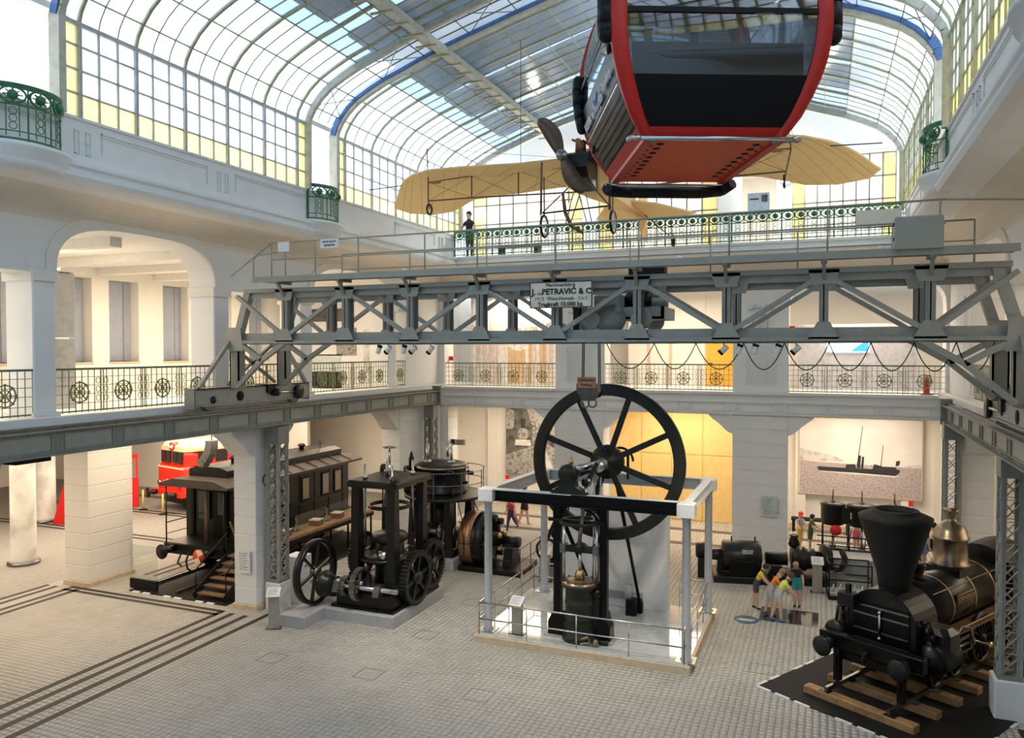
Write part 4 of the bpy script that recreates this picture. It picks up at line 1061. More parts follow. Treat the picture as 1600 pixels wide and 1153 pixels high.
# fuselage
fs=[]
for y,w,z0,z1 in ((21.0,.36,12.6,13.7),(21.2,.40,12.55,13.75),(22.5,.38,12.6,13.6),(24.5,.26,12.75,13.4),(26.5,.15,12.85,13.25),(28.6,.04,12.95,13.1)):
    fs.append([(XC-w,y,z0),(XC+w,y,z0),(XC+w,y,z1),(XC-w,y,z1)])
b=B().sheet(fs,False,True); n=len(b.v); b.f.append((n-4,n-3,n-2,n-1)); b.f.append((3,2,1,0)); b.sm+=[False,False]; b.build('fuselage','canvas',pl)
B().prism([(19.95,12.95),(20.15,12.7),(21.05,12.5),(21.05,13.45),(20.15,13.4),(19.95,13.3)],XC-.3,XC+.3,'X').build('engine_cowl','black_iron',pl)
eb=B()
for k in range(4): eb.lathe([(.0,0),(.075,0),(.075,.34),(.09,.36),(0,.4)],10,(XC-.02,20.2+k*.17,13.4))
eb.build('engine_cylinders','copper',pl)
B().path([(XC-.16,20.15,13.75),(XC-.16,20.8,13.8)],.03).path([(XC+.14,20.15,13.7),(XC+.14,20.8,13.72)],.03).build('exhaust_pipes','black_iron',pl)
B().box(XC+.2,XC+.62,20.5,20.9,13.2,13.95).box(XC+.16,XC+.66,20.46,20.94,13.95,14.0).build('radiator','black_iron',pl)
hub=Vector((XC-.33,19.75,13.25)); dirv=Vector((-.52,0,.855)).normalized(); nv=Vector((dirv.z,0,-dirv.x))
B().lathe([(0,-.16),(.13,-.14),(.16,0),(.13,.1),(.1,.3)],16,tuple(hub),'Y').build('propeller_hub','steel_dark',pl)
for s in (1,-1):
    rows=[]
    for k in range(11):
        f=k/10; r=.1+1.12*f; wd=.10+.12*math.sin(PI*min(1,f*.9+.05)) if f<.97 else .06
        off=.08*s*math.sin(PI*f)
        c=hub+dirv*s*r; tw=.5-.3*f
        rows.append([tuple(c+nv*(wd*q+off)+Vector((0,-.02+.05*q*tw*s*2,0))+Vector((0,h_,0))) for q,h_ in ((-1,0),(0,-.03),(1,0),(0,.03))])
    b=B().sheet(rows,True,True); n=len(b.v); b.f.append((n-4,n-3,n-2,n-1)); b.sm.append(False); b.build('propeller_blade','wood_prop',pl)
# tail
tl=B(); pts=[(XC,25.2),(XC-.9,26.2),(XC-1.9,28.6),(XC-1.2,29.0),(XC,28.8),(XC+1.2,29.0),(XC+1.9,28.6),(XC+.9,26.2)]
tl.prism(pts,13.0,13.05,'Z'); tl.build('tailplane','canvas',pl)
B().prism([(26.8,13.05),(28.9,13.05),(28.9,13.9),(28.3,13.9)],XC-.02,XC+.02,'X').prism([(26.8,12.95),(28.9,12.95),(28.8,12.1),(28.2,12.2)],XC-.02,XC+.02,'X').build('fin','canvas',pl)
B().torus((XC+1.2,27.8,11.95),.19,.035,'X',18,6).build('tail_wheel','rubber',pl); B().tube((XC+1.2,27.8,12.0),(XC+.2,27.6,12.9),.02).build('tail_skid','wood_dark',pl)
# undercarriage
for px,sx in ((841,-1),(945,1)):
    X=XC+sx*.97-.05; zt=13.2 if sx<0 else 13.2
    B().tube((X,20.0,11.75),(X,20.05,zt),.032,n=8).tube((X+.06,20.12,11.7),(X+.05,20.1,zt-.4),.02,n=6).build('shock_strut','wood_dark',pl)
    wc=(X+.12*-sx*0+.1,20.0,11.42)
    wh=B().torus(wc,.29,.035,'X',28,8).build('wheel','rubber',pl)
    sp=B().torus(wc,.255,.014,'X',24,5).lathe([(0,-.06),(.03,-.06),(.03,.06),(0,.06)],8,wc,'X')
    for k in range(10):
        t=2*PI*k/10; sp.tube(wc,(wc[0],wc[1]+.25*math.cos(t),wc[2]+.25*math.sin(t)),.004,n=4)
    sp.build('spokes','paper',wh)
    B().tube((X+.05,20.0,11.8),(XC+sx*.2,20.4,12.65),.022,n=6).build('brace','steel_dark',pl)
    for q in (-.35,.35): B().tube((XC+q*.3,20.3,12.6),(XC+sx*.3+q*.2,20.2,11.5),.018,n=6).build('brace','steel_dark',pl)
B().tube((XC-.97,20,11.78),(XC+.97,20,11.86),.025,n=6).tube((XC-.85,20,11.42),(XC+.95,20,11.44),.02,n=6).build('axle_bars','black_iron',pl)
B().path([(XC-.25,19.6,12.2),(XC-.22,19.7,11.7),(XC-.1,19.9,11.35),(XC+.12,20.2,11.22)],.05,8).build('landing_skid','wood_dark',pl)
for x0 in (-8.5,-4.2): B().tube((x0,21.6,13.4),(x0,21.6,17.3),.008,n=4).build('hanging_wire','black_matte',pl)
B().tube((XC+.4,20.7,14.0),(XC+.75,20.7,17.9),.02,n=5).build('hanging_wire','black_matte',pl)
# ================================================================ FLYWHEEL STEAM ENGINE EXHIBIT
pf=thing('exhibit_platform','low sand edged platform with glass floor under the flywheel engine','platform',(-5.95,21.2,0),0,world=True)
part(B().box(-8.85,-3.0,18.95,23.5,0,.2),'plinth','sand',pf); part(B().box(-8.78,-3.07,19.02,23.43,.2,.225),'glass_floor','glass_floor',pf)
def guard(pts,nposts,nm='guard_rail'):
    b=B()
    for h in (1.1,.65): b.path([(x,y,h) for x,y in pts],.022,8)
    r=part(b,nm,'steel',pf)
    for i in range(len(pts)-1):
        n=nposts[i]
        for k in range(n+1):
            f=k/n; x=pts[i][0]+(pts[i+1][0]-pts[i][0])*f; y=pts[i][1]+(pts[i+1][1]-pts[i][1])*f
            part(B().tube((x,y,.2),(x,y,1.1),.018,n=8),'rail_post','steel',r)
guard([(-7.4,23.35),(-8.72,23.35),(-8.72,19.05),(-3.15,19.05)],[1,4,4])
guard([(-3.15,19.05),(-3.15,23.35),(-4.0,23.35)],[4,1])
fm=thing('portal_frame','light grey steel portal frame standing over the flywheel engine','frame',(-5.9,21.3,.2),0,world=True)
for x,y in ((-8.62,19.45),(-3.15,19.35),(-8.35,23.3),(-3.15,23.3)):
    part(B().lathe([(.15,.2),(.15,.26),(.115,.3),(.105,3.78),(.15,3.82),(.17,3.86)],18,(x,y,0)),'column','frame_grey',fm); part(B().bbox(x-.22,x+.22,y-.22,y+.22,3.86,4.2,.02),'corner_block','frame_white',fm); part(B().box(x-.24,x+.24,y-.24,y+.24,.225,.25),'foot_plate','steel',fm)
def ibeam(b,p,q,h,w,t=.03):
    p=Vector(p);q=Vector(q); b.beam(p,q,t,h); up=Vector((0,0,h/2)); b.beam(p+up,q+up,w,t).beam(p-up,q-up,w,t); return b
part(ibeam(B(),(-8.4,19.45,4.03),(-3.37,19.36,4.03),.3,.22),'front_beam','black_paint',fm,'black front beam')
part(B().box(-8.4,-3.37,19.30,19.52,4.17,4.2),'beam_top_plate','frame_white',fm)
part(ibeam(B(),(-8.58,19.67,4.03),(-8.36,23.1,4.03),.3,.22),'side_beam','frame_grey',fm); part(ibeam(B(),(-3.15,19.57,4.03),(-3.15,23.1,4.03),.3,.22),'side_beam','frame_white',fm); part(ibeam(B(),(-8.13,23.3,4.03),(-3.37,23.3,4.03),.3,.22),'rear_beam','frame_grey',fm)
en=thing('steam_engine','tall black vertical steam engine with a great eight spoked flywheel','engine',(-6,20,.225),0,world=True)
WX,WY,WZ=-5.52,20.55,4.94
fw=part(B().lathe([(1.86,-.09),(2.13,-.09),(2.15,-.07),(2.15,.07),(2.13,.09),(1.86,.09),(1.83,.06),(1.83,-.06),(1.86,-.09)],72,(WX,WY,WZ),'Y'),'flywheel_rim','olive_green',en)
part(B().lathe([(0,-.2),(.2,-.2),(.22,-.12),(.46,-.1),(.47,.1),(.22,.14),(.2,.24),(0,.24)],32,(WX,WY,WZ),'Y'),'flywheel_hub','green_black',fw)
for k in range(8):
    t=PI/8*1.15+PI/4*k; c,s=math.cos(t),math.sin(t)
    part(B().beam((WX+.42*c,WY,WZ+.42*s),(WX+1.86*c,WY,WZ+1.86*s),.1,.13,(0,1,0)).beam((WX+.42*c,WY,WZ+.42*s),(WX+1.86*c,WY,WZ+1.86*s),.16,.05,(0,1,0)),'spoke','olive_green',fw)
bt=B()
for k in range(10): t=2*PI*k/10; bt.sphere((WX+.36*math.cos(t),WY-.12,WZ+.36*math.sin(t)),.03,6,4)
o=part(bt,'hub_bolts','black_iron',fw); o['kind']='stuff'
part(B().lathe([(.0,0),(.15,0),(.15,.35),(.17,.36),(.17,.5),(.13,.52),(.13,1.3),(0,1.3)],20,(WX,WY-.95,WZ),'Y'),'crankshaft','steel_dark',en)
part(B().lathe([(.0,0),(.17,0),(.17,.06),(0,.06)],20,(WX,WY-.97,WZ),'Y'),'shaft_collar','steel',en)
part(B().beam((WX,WY-.9,WZ+.1),(WX-.28,WY-.9,WZ-.42),.12,.26,(0,1,0)).lathe([(0,-.16),(.09,-.16),(.09,.08),(0,.08)],14,(WX-.28,WY-.95,WZ-.42),'Y'),'crank','green_black',en)
# bearing pedestal on the beam
part(B().prism([(-6.75,4.2),(-5.75,4.2),(-5.9,4.32),(-6.05,4.4),(-6.1,4.8),(-6.45,4.8),(-6.5,4.4),(-6.65,4.32)],19.3,19.6,'Y').lathe([(0,-.2),(.24,-.2),(.27,-.12),(.27,.14),(.24,.2),(0,.2)],22,(-6.27,19.45,4.72),'Y'),'bearing_block','green_black',en)
part(B().lathe([(.05,0),(.06,.06),(.02,.1),(.035,.16),(.01,.24),(0,.24)],10,(-6.2,19.45,5.0)).lathe([(.04,0),(.05,.05),(.015,.1),(0,.2)],10,(-6.47,19.45,4.85)),'oil_cups','brass',en)
part(B().tube((-6.2,19.45,4.85),(WX,WY-.3,WZ),.11,n=14),'shaft_journal','steel',en)
part(B().torus((WX+.28,WY+.35,WZ),.36,.035,'Y',20,6,-PI/2,PI/2).beam((WX+.5,WY+.35,WZ-.5),(WX+.5,WY+.35,WZ+.2),.06,.08),'rear_bearing_bracket','black_iron',en)
for x in (-6.72,-5.42):
    part(B().box(x-.1,x+.1,19.8,20.0,.8,3.9).box(x-.13,x+.13,19.77,20.03,3.75,3.9),'standard','black_paint',en)
    part(B().prism([(x-.22,.24),(x+.22,.24),(x+.22,.62),(x+.12,.82),(x-.12,.82),(x-.22,.62)],19.68,20.12,'Y'),'standard_foot','black_paint',en)
    part(B().box(x-.32,x+.32,19.6,20.2,.225,.27),'foot_plate','plinth_grey',en)
part(B().torus((-6.07,19.9,3.15),.56,.04,'Y',18,6,PI*0,PI),'arch_bracket','black_paint',en)
for s in (-1,1): part(B().prism([(-6.07+s*.55,3.85),(-6.07+s*.3,3.85),(-6.07+s*.55,3.45)],19.86,19.94,'Y').torus((-6.07+s*.42,19.9,3.7),.07,.02,'Y',12,5),'bracket_web','black_paint',en)
# cylinder
CXX,CY_=-6.05,19.75
cy=part(B().lathe([(.48,.24),(.48,.34),(.40,.38),(.39,.8),(.41,.82),(.41,.86),(.39,.88),(.39,1.2),(.41,1.22),(.41,1.26),(.39,1.28),(.39,1.62),(.50,1.68),(.50,1.76)],32,(CXX,CY_,0)),'cylinder','olive_green',en)
part(B().lathe([(.50,1.76),(.50,1.80),(.3,1.84),(.12,1.88),(0,1.88)],32,(CXX,CY_,0)),'cylinder_cover','bronze',cy)
cb=B()
for k in range(12): t=2*PI*k/12; cb.tube((CXX+.44*math.cos(t),CY_+.44*math.sin(t),1.78),(CXX+.44*math.cos(t),CY_+.44*math.sin(t),1.86),.022,n=6)
o=part(cb,'cover_bolts','steel_dark',cy); o['kind']='stuff'
part(B().lathe([(.13,1.86),(.14,2.0),(.1,2.04),(.1,2.08),(0,2.08)],16,(CXX,CY_,0)),'gland','brass',cy)
part(B().tube((CXX,CY_,1.9),(CXX,CY_,2.62),.045,n=12),'piston_rod','steel',en)
part(B().prism([(CXX-.52,2.58),(CXX+.52,2.58),(CXX+.52,2.72),(CXX+.2,2.74),(CXX+.1,2.82),(CXX-.1,2.82),(CXX-.2,2.74),(CXX-.52,2.72)],CY_-.09,CY_+.09,'Y').lathe([(0,-.16),(.1,-.16),(.1,.16),(0,.16)],16,(CXX,CY_,2.72),'Y'),'crosshead','green_black',en)
for s in (-1,1):
    part(B().tube((CXX+s*.46,CY_,1.75),(CXX+s*.46,CY_,3.4),.045,n=12),'guide_rod','steel',en); part(B().cbox((CXX+s*.46,CY_,2.66),(.16,.22,.24)),'slide_block','steel_dark',en)
part(B().torus((CXX,CY_,3.4),.52,.045,'Z',28,8).box(CXX-.9,CXX+.66,CY_-.03,CY_+.03,3.36,3.44),'guide_ring','black_iron',en)
part(B().tube((CXX,CY_-.12,2.74),(WX-.28,WY-1.04,WZ-.42),.055,.042,n=10).lathe([(0,-.06),(.13,-.06),(.13,.06),(0,.06)],16,(WX-.28,WY-1.04,WZ-.42),'Y'),'connecting_rod','steel_dark',en)
for x,y0,y1 in ((-5.75,19.9,19.9),(-5.62,20.0,20.05)): part(B().tube((x,y0,.9),(x+.06,y1,4.6),.022,n=8),'valve_rod','steel',en)
part(B().lathe([(.04,0),(.075,.1),(.075,.45),(.05,.55),(.03,.6)],14,(-5.62,20.02,1.2)),'oil_pump','brass',en)
part(B().box(-5.72,-5.5,19.7,20.2,.5,1.6).lathe([(0,-.3),(.13,-.3),(.13,.3),(0,.3)],14,(-5.6,19.95,1.5),'Y'),'valve_chest','black_iron',en)
part(B().path([(-5.35,20.15,.26),(-5.35,20.15,.9),(-5.55,20.1,1.0)],.05,8).tube((-5.5,19.5,.3),(-5.2,19.5,.3),.06),'steam_pipe','black_iron',en)
for p,q in (((WX+.1,WY+.4,WZ-.3),(-5.02,22.4,.55)),((-6.75,20.05,3.6),(-6.1,21.9,.4)),((-6.85,20.0,3.6),(-7.55,22.3,.4))):
    part(B().tube(p,q,.06,.045,n=8),'stay','black_paint',en); part(B().prism([(q[0]-.1,.23),(q[0]+.1,.23),(q[0]+.1,.5),(q[0]+.05,.62),(q[0]-.05,.62),(q[0]-.1,.5)],q[1]-.1,q[1]+.1,'Y'),'stay_foot','black_paint',en)
part(B().path([(-6.0,19.4,.3),(-5.7,19.35,.45),(-5.65,19.35,.3),(-5.9,19.3,.26)],.035,6).lathe([(.05,.26),(.1,.3),(.05,.42)],10,(-5.5,19.35,0)),'drain_cocks','bronze',en)
ws=thing('display_wall','white cloth covered display wall behind the flywheel','partition',(-5.7,22.95,.225),0,world=True)
rows=[]
for z in (.23,1.0,1.8,2.6,3.35):
    r=[]
    for k in range(13):
        f=k/12; x=-7.45+f*3.2; r.append((x,22.72+.05*math.sin(f*17+z*2)*(1-z/5)+.02*math.sin(f*31),z))
    rows.append(r)
part(B().sheet(rows),'cloth_front','white_cloth',ws); part(B().box(-7.44,-4.27,22.78,23.2,.225,3.33),'panel_core','white_paint',ws); part(B().box(-6.1,-5.0,22.64,22.78,.5,.72),'slot','plinth_grey',ws)
pk=thing('control_box','small black electrical box with blue drum behind the cylinder','box',(-5.2,22.1,.225),0,world=True)
part(B().bbox(-5.35,-5.05,22.0,22.3,.225,.7,.02),'box','black_matte',pk); part(B().lathe([(0,.7),(.11,.7),(.11,1.1),(0,1.1)],14,(-5.3,22.15,0)),'drum','blue_grey',pk)
def info_stand(x,y,rz,label,h=1.0,z=0):
    t=thing('info_stand',label,'info stand',(x,y,z),rz,'metal information stands')
    B().bbox(-.15,.15,-.06,.06,0,h,.01).build('pillar','bronze_grey',t); B().box(-.22,.22,-.12,.12,0,.02).build('base','steel_dark',t)
    b=B(); b.M=Matrix.Translation((0,-.03,h+.06))@Matrix.Rotation(.6,4,'X'); b.box(-.19,.19,-.17,.17,-.012,.012); pp=b.build('panel','paper',t)
    b=B(); b.M=Matrix.Translation((0,-.03,h+.06))@Matrix.Rotation(.6,4,'X')
    for k in range(5): b.box(-.15,.12-.04*(k%2),.10-.05*k,.115-.05*k,.012,.014)
    o=b.build('print_lines','photo_mid',pp); o['kind']='stuff'
mat('bronze_grey',(.40,.37,.33),.45,.4,var=.04)
info_stand(-7.75,19.45,-.1,'information stand on the platform beside the black cylinder',.85,.225)
info_stand(-14.62,17.75,.5,'information stand next to the lattice column and small flywheel')
info_stand(-.15,27.2,.1,'information stand in front of the black turbine set')
info_stand(-8.9,25.0,0,'information stand behind the portal frame on the left')
# ================================================================ GEARED FORGING PRESS
gp=thing('geared_press','black geared press with tall four column frame and toothed wheels','press',(-12.6,20.5,.3),0,world=True)
pt=thing('press_plinth','grey stepped concrete plinth under the geared press','plinth',(-12.8,20.3,0),0,world=True)
part(B().bbox(-13.75,-11.4,18.95,22.1,0,.34,.02),'main_block','plinth_grey',pt); part(B().bbox(-14.62,-13.75,18.0,20.6,0,.34,.02),'side_block','plinth_grey',pt)
part(B().bbox(-13.55,-11.6,19.25,21.9,.34,.85,.04),'bed','black_iron',gp); part(B().box(-13.65,-11.5,19.15,22.0,.34,.42),'sole_plate','black_paint',gp)
for x in (-13.1,-11.85):
    for y in (19.75,21.5):
        part(B().prism([(y-.2,.85),(y+.2,.85),(y+.12,3.95),(y-.12,3.95)],x-.13,x+.13,'X').prism([(y-.26,.85),(y+.26,.85),(y+.2,1.3),(y-.2,1.3)],x-.18,x+.18,'X'),'frame_column','black_iron',gp)
part(B().bbox(-13.35,-11.6,19.5,21.75,3.9,4.1,.05),'top_plate','black_iron',gp); part(B().torus((-12.48,20.6,3.2),.62,.06,'Z',26,8),'ring_beam','black_iron',gp)
part(B().lathe([(.5,2.1),(.55,2.15),(.55,2.3),(.5,2.35)],28,(-12.48,20.6,0)),'clamp_ring','green_black',gp)
part(B().lathe([(.14,2.5),(.14,3.0),(.22,3.05),(.22,3.5),(.16,3.9)],18,(-12.48,20.6,0)),'ram','steel_dark',gp)
part(B().lathe([(.5,.85),(.46,1.0),(.44,2.0),(.3,2.2)],24,(-12.48,20.6,0)),'press_pot','black_iron',gp); part(B().lathe([(.75,1.6),(.8,1.66),(.8,1.72),(.2,1.74)],28,(-12.48,20.3,0)),'work_table','black_iron',gp)
part(B().lathe([(.2,1.74),(.16,1.98),(0,1.98)],16,(-12.2,19.8,0)),'tool_cup','steel',gp)
for x,y in ((-12.95,19.95),(-12.0,19.95),(-12.95,21.2),(-12.0,21.2)): part(B().tube((x,y,2.3),(x,y,4.55),.035,n=8).lathe([(0,4.1),(.08,4.1),(.08,4.2),(0,4.2)],10,(x,y,0)),'tie_rod','steel',gp)
part(B().tube((-12.48,20.6,4.1),(-12.48,20.6,5.05),.035,n=8).torus((-12.48,20.6,5.0),.2,.018,'Z',18,6).tube((-12.68,20.6,5.0),(-12.28,20.6,5.0),.012,n=5),'handwheel','bronze',gp)
part(B().lathe([(.16,4.1),(.1,4.3),(.12,4.4),(.05,4.5),(0,4.5)],14,(-12.48,20.6,0)),'gland_cap','steel',gp)
for s,y in ((-1,19.6),(1,21.6)): part(B().lathe([(.0,-.06),(.16,-.06),(.16,.06),(0,.06)],14,(-11.7 if s<0 else -13.3,y,4.15),'X'),'pulley','black_iron',gp)
def gear(c,R,w,teeth,nm,m='green_black',sp=6,par=gp):
    pr_=[]; n=teeth
    b=B(); vs=[]; fs=[]
    prof=[]
    for k in range(n):
        for q,r in ((0,.93),(.22,1.0),(.5,1.0),(.72,.93)):
            t=2*PI*(k+q)/n; prof.append((R*r*math.cos(t),R*r*math.sin(t)))
    N=len(prof); ri=R*.8
    for d in (-w/2,w/2):
        for (a,c2) in prof: vs.append((c[0]+d,c[1]+a,c[2]+c2))
    for d in (-w/2,w/2):
        for (a,c2) in prof:
            l=math.hypot(a,c2); vs.append((c[0]+d,c[1]+a/l*ri,c[2]+c2/l*ri))
    for k in range(N):
        k2=(k+1)%N; fs+=[(k,k2,N+k2,N+k),(2*N+k,3*N+k,3*N+k2,2*N+k2),(k,2*N+k,2*N+k2,k2),(N+k,N+k2,3*N+k2,3*N+k)]
    b.add(vs,fs); g_=part(b,nm,m,par)
    h=B().lathe([(0,-w*.7),(R*.22,-w*.7),(R*.22,w*.7),(0,w*.7)],18,c,'X')
    for k in range(sp): t=2*PI*k/sp+.2; h.beam(c,(c[0],c[1]+ri*math.cos(t),c[2]+ri*math.sin(t)),w*.5,R*.13,(1,0,0))
    part(h,'gear_spokes',m,g_); return g_
gear((-11.42,20.35,1.12),.82,.2,44,'toothed_wheel'); gear((-11.55,21.6,1.2),.8,.16,44,'toothed_wheel'); gear((-13.55,20.7,1.55),.72,.16,40,'toothed_wheel'); gear((-12.75,19.35,1.05),.5,.18,26,'toothed_wheel','steel_dark',5); gear((-13.25,19.35,.95),.3,.2,18,'pinion','steel_dark',4)
part(B().tube((-14.35,19.15,1.0),(-11.4,19.2,1.0),.07,n=12),'drive_shaft','steel',gp)
part(B().lathe([(.0,-.25),(.12,-.25),(.2,-.2),(.38,-.15),(.4,-.1),(.4,.0),(.3,.05),(.3,.15),(.2,.2),(.12,.3),(0,.3)],24,(-13.8,19.15,1.0),'X'),'clutch_drum','black_iron',gp)
w=part(B().lathe([(.86,-.1),(.97,-.1),(.98,0),(.97,.1),(.86,.1),(.85,0),(.86,-.1)],48,(-14.2,19.15,1.33),'X'),'flywheel','black_iron',gp)
h=B().lathe([(0,-.12),(.14,-.12),(.14,.12),(0,.12)],16,(-14.2,19.15,1.33),'X')
part(h,'flywheel_hub','steel_dark',w)
for k in range(6): t=2*PI*k/6+.3; part(B().beam((-14.2,19.15+.1*math.cos(t),1.33+.1*math.sin(t)),(-14.2,19.15+.87*math.cos(t),1.33+.87*math.sin(t)),.05,.1,(1,0,0)),'spoke','black_iron',w)
for x,y in ((-13.4,19.2),(-12.0,19.2)): part(B().prism([(y-.25,.85),(y+.25,.85),(y+.12,1.15),(y-.12,1.15)],x-.1,x+.1,'X'),'bearing','steel_dark',gp)
part(B().lathe([(0,-.1),(.1,-.1),(.1,.1),(0,.1)],14,(-14.2,20.2,.8),'X').box(-14.35,-14.05,19.9,20.5,.34,.75),'side_bearing','black_iron',gp)
# ================================================================ MARINE ENGINE WITH ROUND DECK
mp=tag(B().bbox(-14.6,-12.35,24.75,27.6,0,.42,.02).build('engine_plinth','plinth_grey'),'grey concrete plinth under the tall marine engine','plinth')
ma=thing('marine_engine','tall black marine steam engine with round railed deck','engine',(-13.45,26.1,.42),0,world=True)
part(B().bbox(-14.4,-12.5,25.0,27.3,.42,.75,.05),'bedplate','black_iron',ma)
for x in (-14.2,-12.75):
    for y in (25.2,27.0): part(B().prism([(x-.22,.75),(x+.22,.75),(x+.1,2.5),(x-.1,2.5)],y-.16,y+.16,'Y'),'frame_column','black_iron',ma)
dk=part(B().lathe([(1.5,2.5),(1.55,2.52),(1.55,2.6),(1.5,2.62),(0,2.62)],40,(-13.3,26.0,0)),'deck','black_iron',ma)
b=B()
for z in (3.1,3.55): b.torus((-13.3,26.0,z),1.5,.018,'Z',36,5)
rl=part(b,'deck_railing','steel_dark',ma)
for k in range(9): t=2*PI*k/9; part(B().tube((-13.3+1.5*math.cos(t),26+1.5*math.sin(t),2.6),(-13.3+1.5*math.cos(t),26+1.5*math.sin(t),3.55),.018,n=6),'railing_post','steel_dark',rl)
part(B().lathe([(.95,2.62),(.98,2.7),(.92,2.75),(.92,3.5),(1.0,3.55),(1.0,3.66),(.9,3.72),(.6,3.8),(0,3.82)],40,(-13.5,26.1,0)),'cylinder','black_iron',ma)
part(B().lathe([(1.01,3.56),(1.02,3.6),(1.01,3.65)],40,(-13.5,26.1,0)),'cylinder_flange','bronze',ma)
for x,y in ((-13.9,25.7),(-13.0,25.9),(-13.5,26.6)): part(B().tube((x,y,3.7),(x,y,4.5),.06,n=10).lathe([(0,3.75),(.14,3.75),(.14,3.86),(0,3.86)],12,(x,y,0)),'tail_rod','steel',ma)
part(B().lathe([(.28,2.62),(.3,2.7),(.3,3.5),(.32,3.55),(.32,3.6),(0,3.62)],20,(-14.55,25.6,0)).lathe([(.1,3.6),(.1,3.9),(.05,4.1),(0,4.2)],12,(-14.55,25.6,0)),'valve_chest','black_iron',ma)
b=B(); random.seed(3)
for k in range(26):
    t=random.uniform(0,2*PI); z=random.uniform(2.7,3.5); r=.95
    p=Vector((-13.5+r*math.cos(t),26.1+r*math.sin(t),z)); q=p+Vector((.22*math.cos(t),.22*math.sin(t),random.uniform(-.1,.1)))
    b.tube(p,q,random.uniform(.03,.07),n=8); b.sphere(tuple(q),.07,7,5)
part(b,'valve_fittings','black_iron',ma)['kind']='stuff'
for x,s in ((-14.0,1),(-12.95,1)):
    part(B().tube((x,25.05,.9),(x+.18,25.15,2.45),.045,n=8),'connecting_rod','steel',ma)
    part(B().sphere((x+.18,25.15,2.45),.1).sphere((x,25.05,.9),.13),'rod_ends','steel_dark',ma)
part(B().lathe([(.0,-1.0),(.12,-1.0),(.12,-.5),(.32,-.5),(.32,-.35),(.12,-.35),(.12,.1),(.32,.1),(.32,.25),(.12,.25),(.12,.6),(.28,.6),(.28,.75),(.12,.75),(.12,1.2),(0,1.2)],20,(-13.3,25.4,1.25),'X'),'crankshaft','steel_dark',ma)
part(B().box(-13.9,-13.1,25.9,26.5,.75,2.5).lathe([(.3,.75),(.3,2.5)],18,(-13.4,25.9,0)),'centre_column','black_iron',ma)
part(B().path([(-12.4,25.2,2.5),(-12.1,25.0,1.8),(-12.0,24.9,.6)],.02,6).path([(-12.35,26.3,2.5),(-12.0,26.4,1.7),(-11.95,26.4,.5)],.02,6),'ladder_rails','black_iron',ma)
# ================================================================ DRUM GENERATOR
ge=thing('drum_generator','black generator with copper banded stator drum','generator',(-11.7,25.9,0),0,world=True)
part(B().bbox(-12.3,-9.9,25.0,26.9,0,.18,.02),'base_frame','black_iron',ge)
part(B().lathe([(.98,-.3),(1.0,-.3),(1.0,.16),(.98,.16)],44,(-11.95,25.95,1.0),'X'),'copper_band','copper',ge); part(B().lathe([(.7,-.34),(.99,-.34),(.99,-.3),(.985,.16),(1.02,.2),(1.02,.5),(.95,.56),(.7,.56),(.7,-.34)],44,(-11.95,25.95,1.0),'X'),'stator_ring','black_iron',ge)
part(B().lathe([(0,-.2),(.66,-.2),(.66,.45),(.3,.5),(.3,.9),(.12,.9),(.12,1.4),(0,1.4)],28,(-11.95,25.95,1.0),'X'),'rotor','black_paint',ge)
for k in range(8):
    t=2*PI*k/8; part(B().tube((-11.4,25.95+.82*math.cos(t),1.0+.82*math.sin(t)),(-11.15,25.95+.82*math.cos(t),1.0+.82*math.sin(t)),.13,n=10),'field_coil','black_iron',ge)
part(B().prism([(25.5,.18),(26.4,.18),(26.15,.95),(25.75,.95)],-10.75,-10.4,'X').lathe([(0,-.3),(.2,-.3),(.2,.3),(0,.3)],16,(-10.55,25.95,1.0),'X'),'bearing_pedestal','black_iron',ge)
for k in range(4): t=PI/4+PI/2*k; part(B().sphere((-10.95,25.95+.34*math.cos(t),1.0+.34*math.sin(t)),.1,10,6),'brush_holder','gold',ge)
b=B()
for z in (.6,1.05): b.path([(-12.2,24.85,z),(-9.8,24.85,z),(-9.8,26.9,z)],.016,6)
for x,y in ((-11,24.85),(-9.8,24.85),(-9.8,25.9),(-9.8,26.9)): b.tube((x,y,.0),(x,y,1.05),.016,n=6)
part(b,'guard_rail','black_iron',ge)
lettering('EHG',.16,'gold',ge,Matrix.Translation((-12.05,24.945,.92))@Matrix.Rotation(PI/2,4,'X'))
mat('carriage_black',(.007,.008,.007),.35,.0,var=.08,spec=.35); mat('red_dark',(.30,.02,.015),.4); mat('window_tan',(.30,.24,.17),.3); mat('roof_brown',(.05,.037,.03),.6,var=.1)
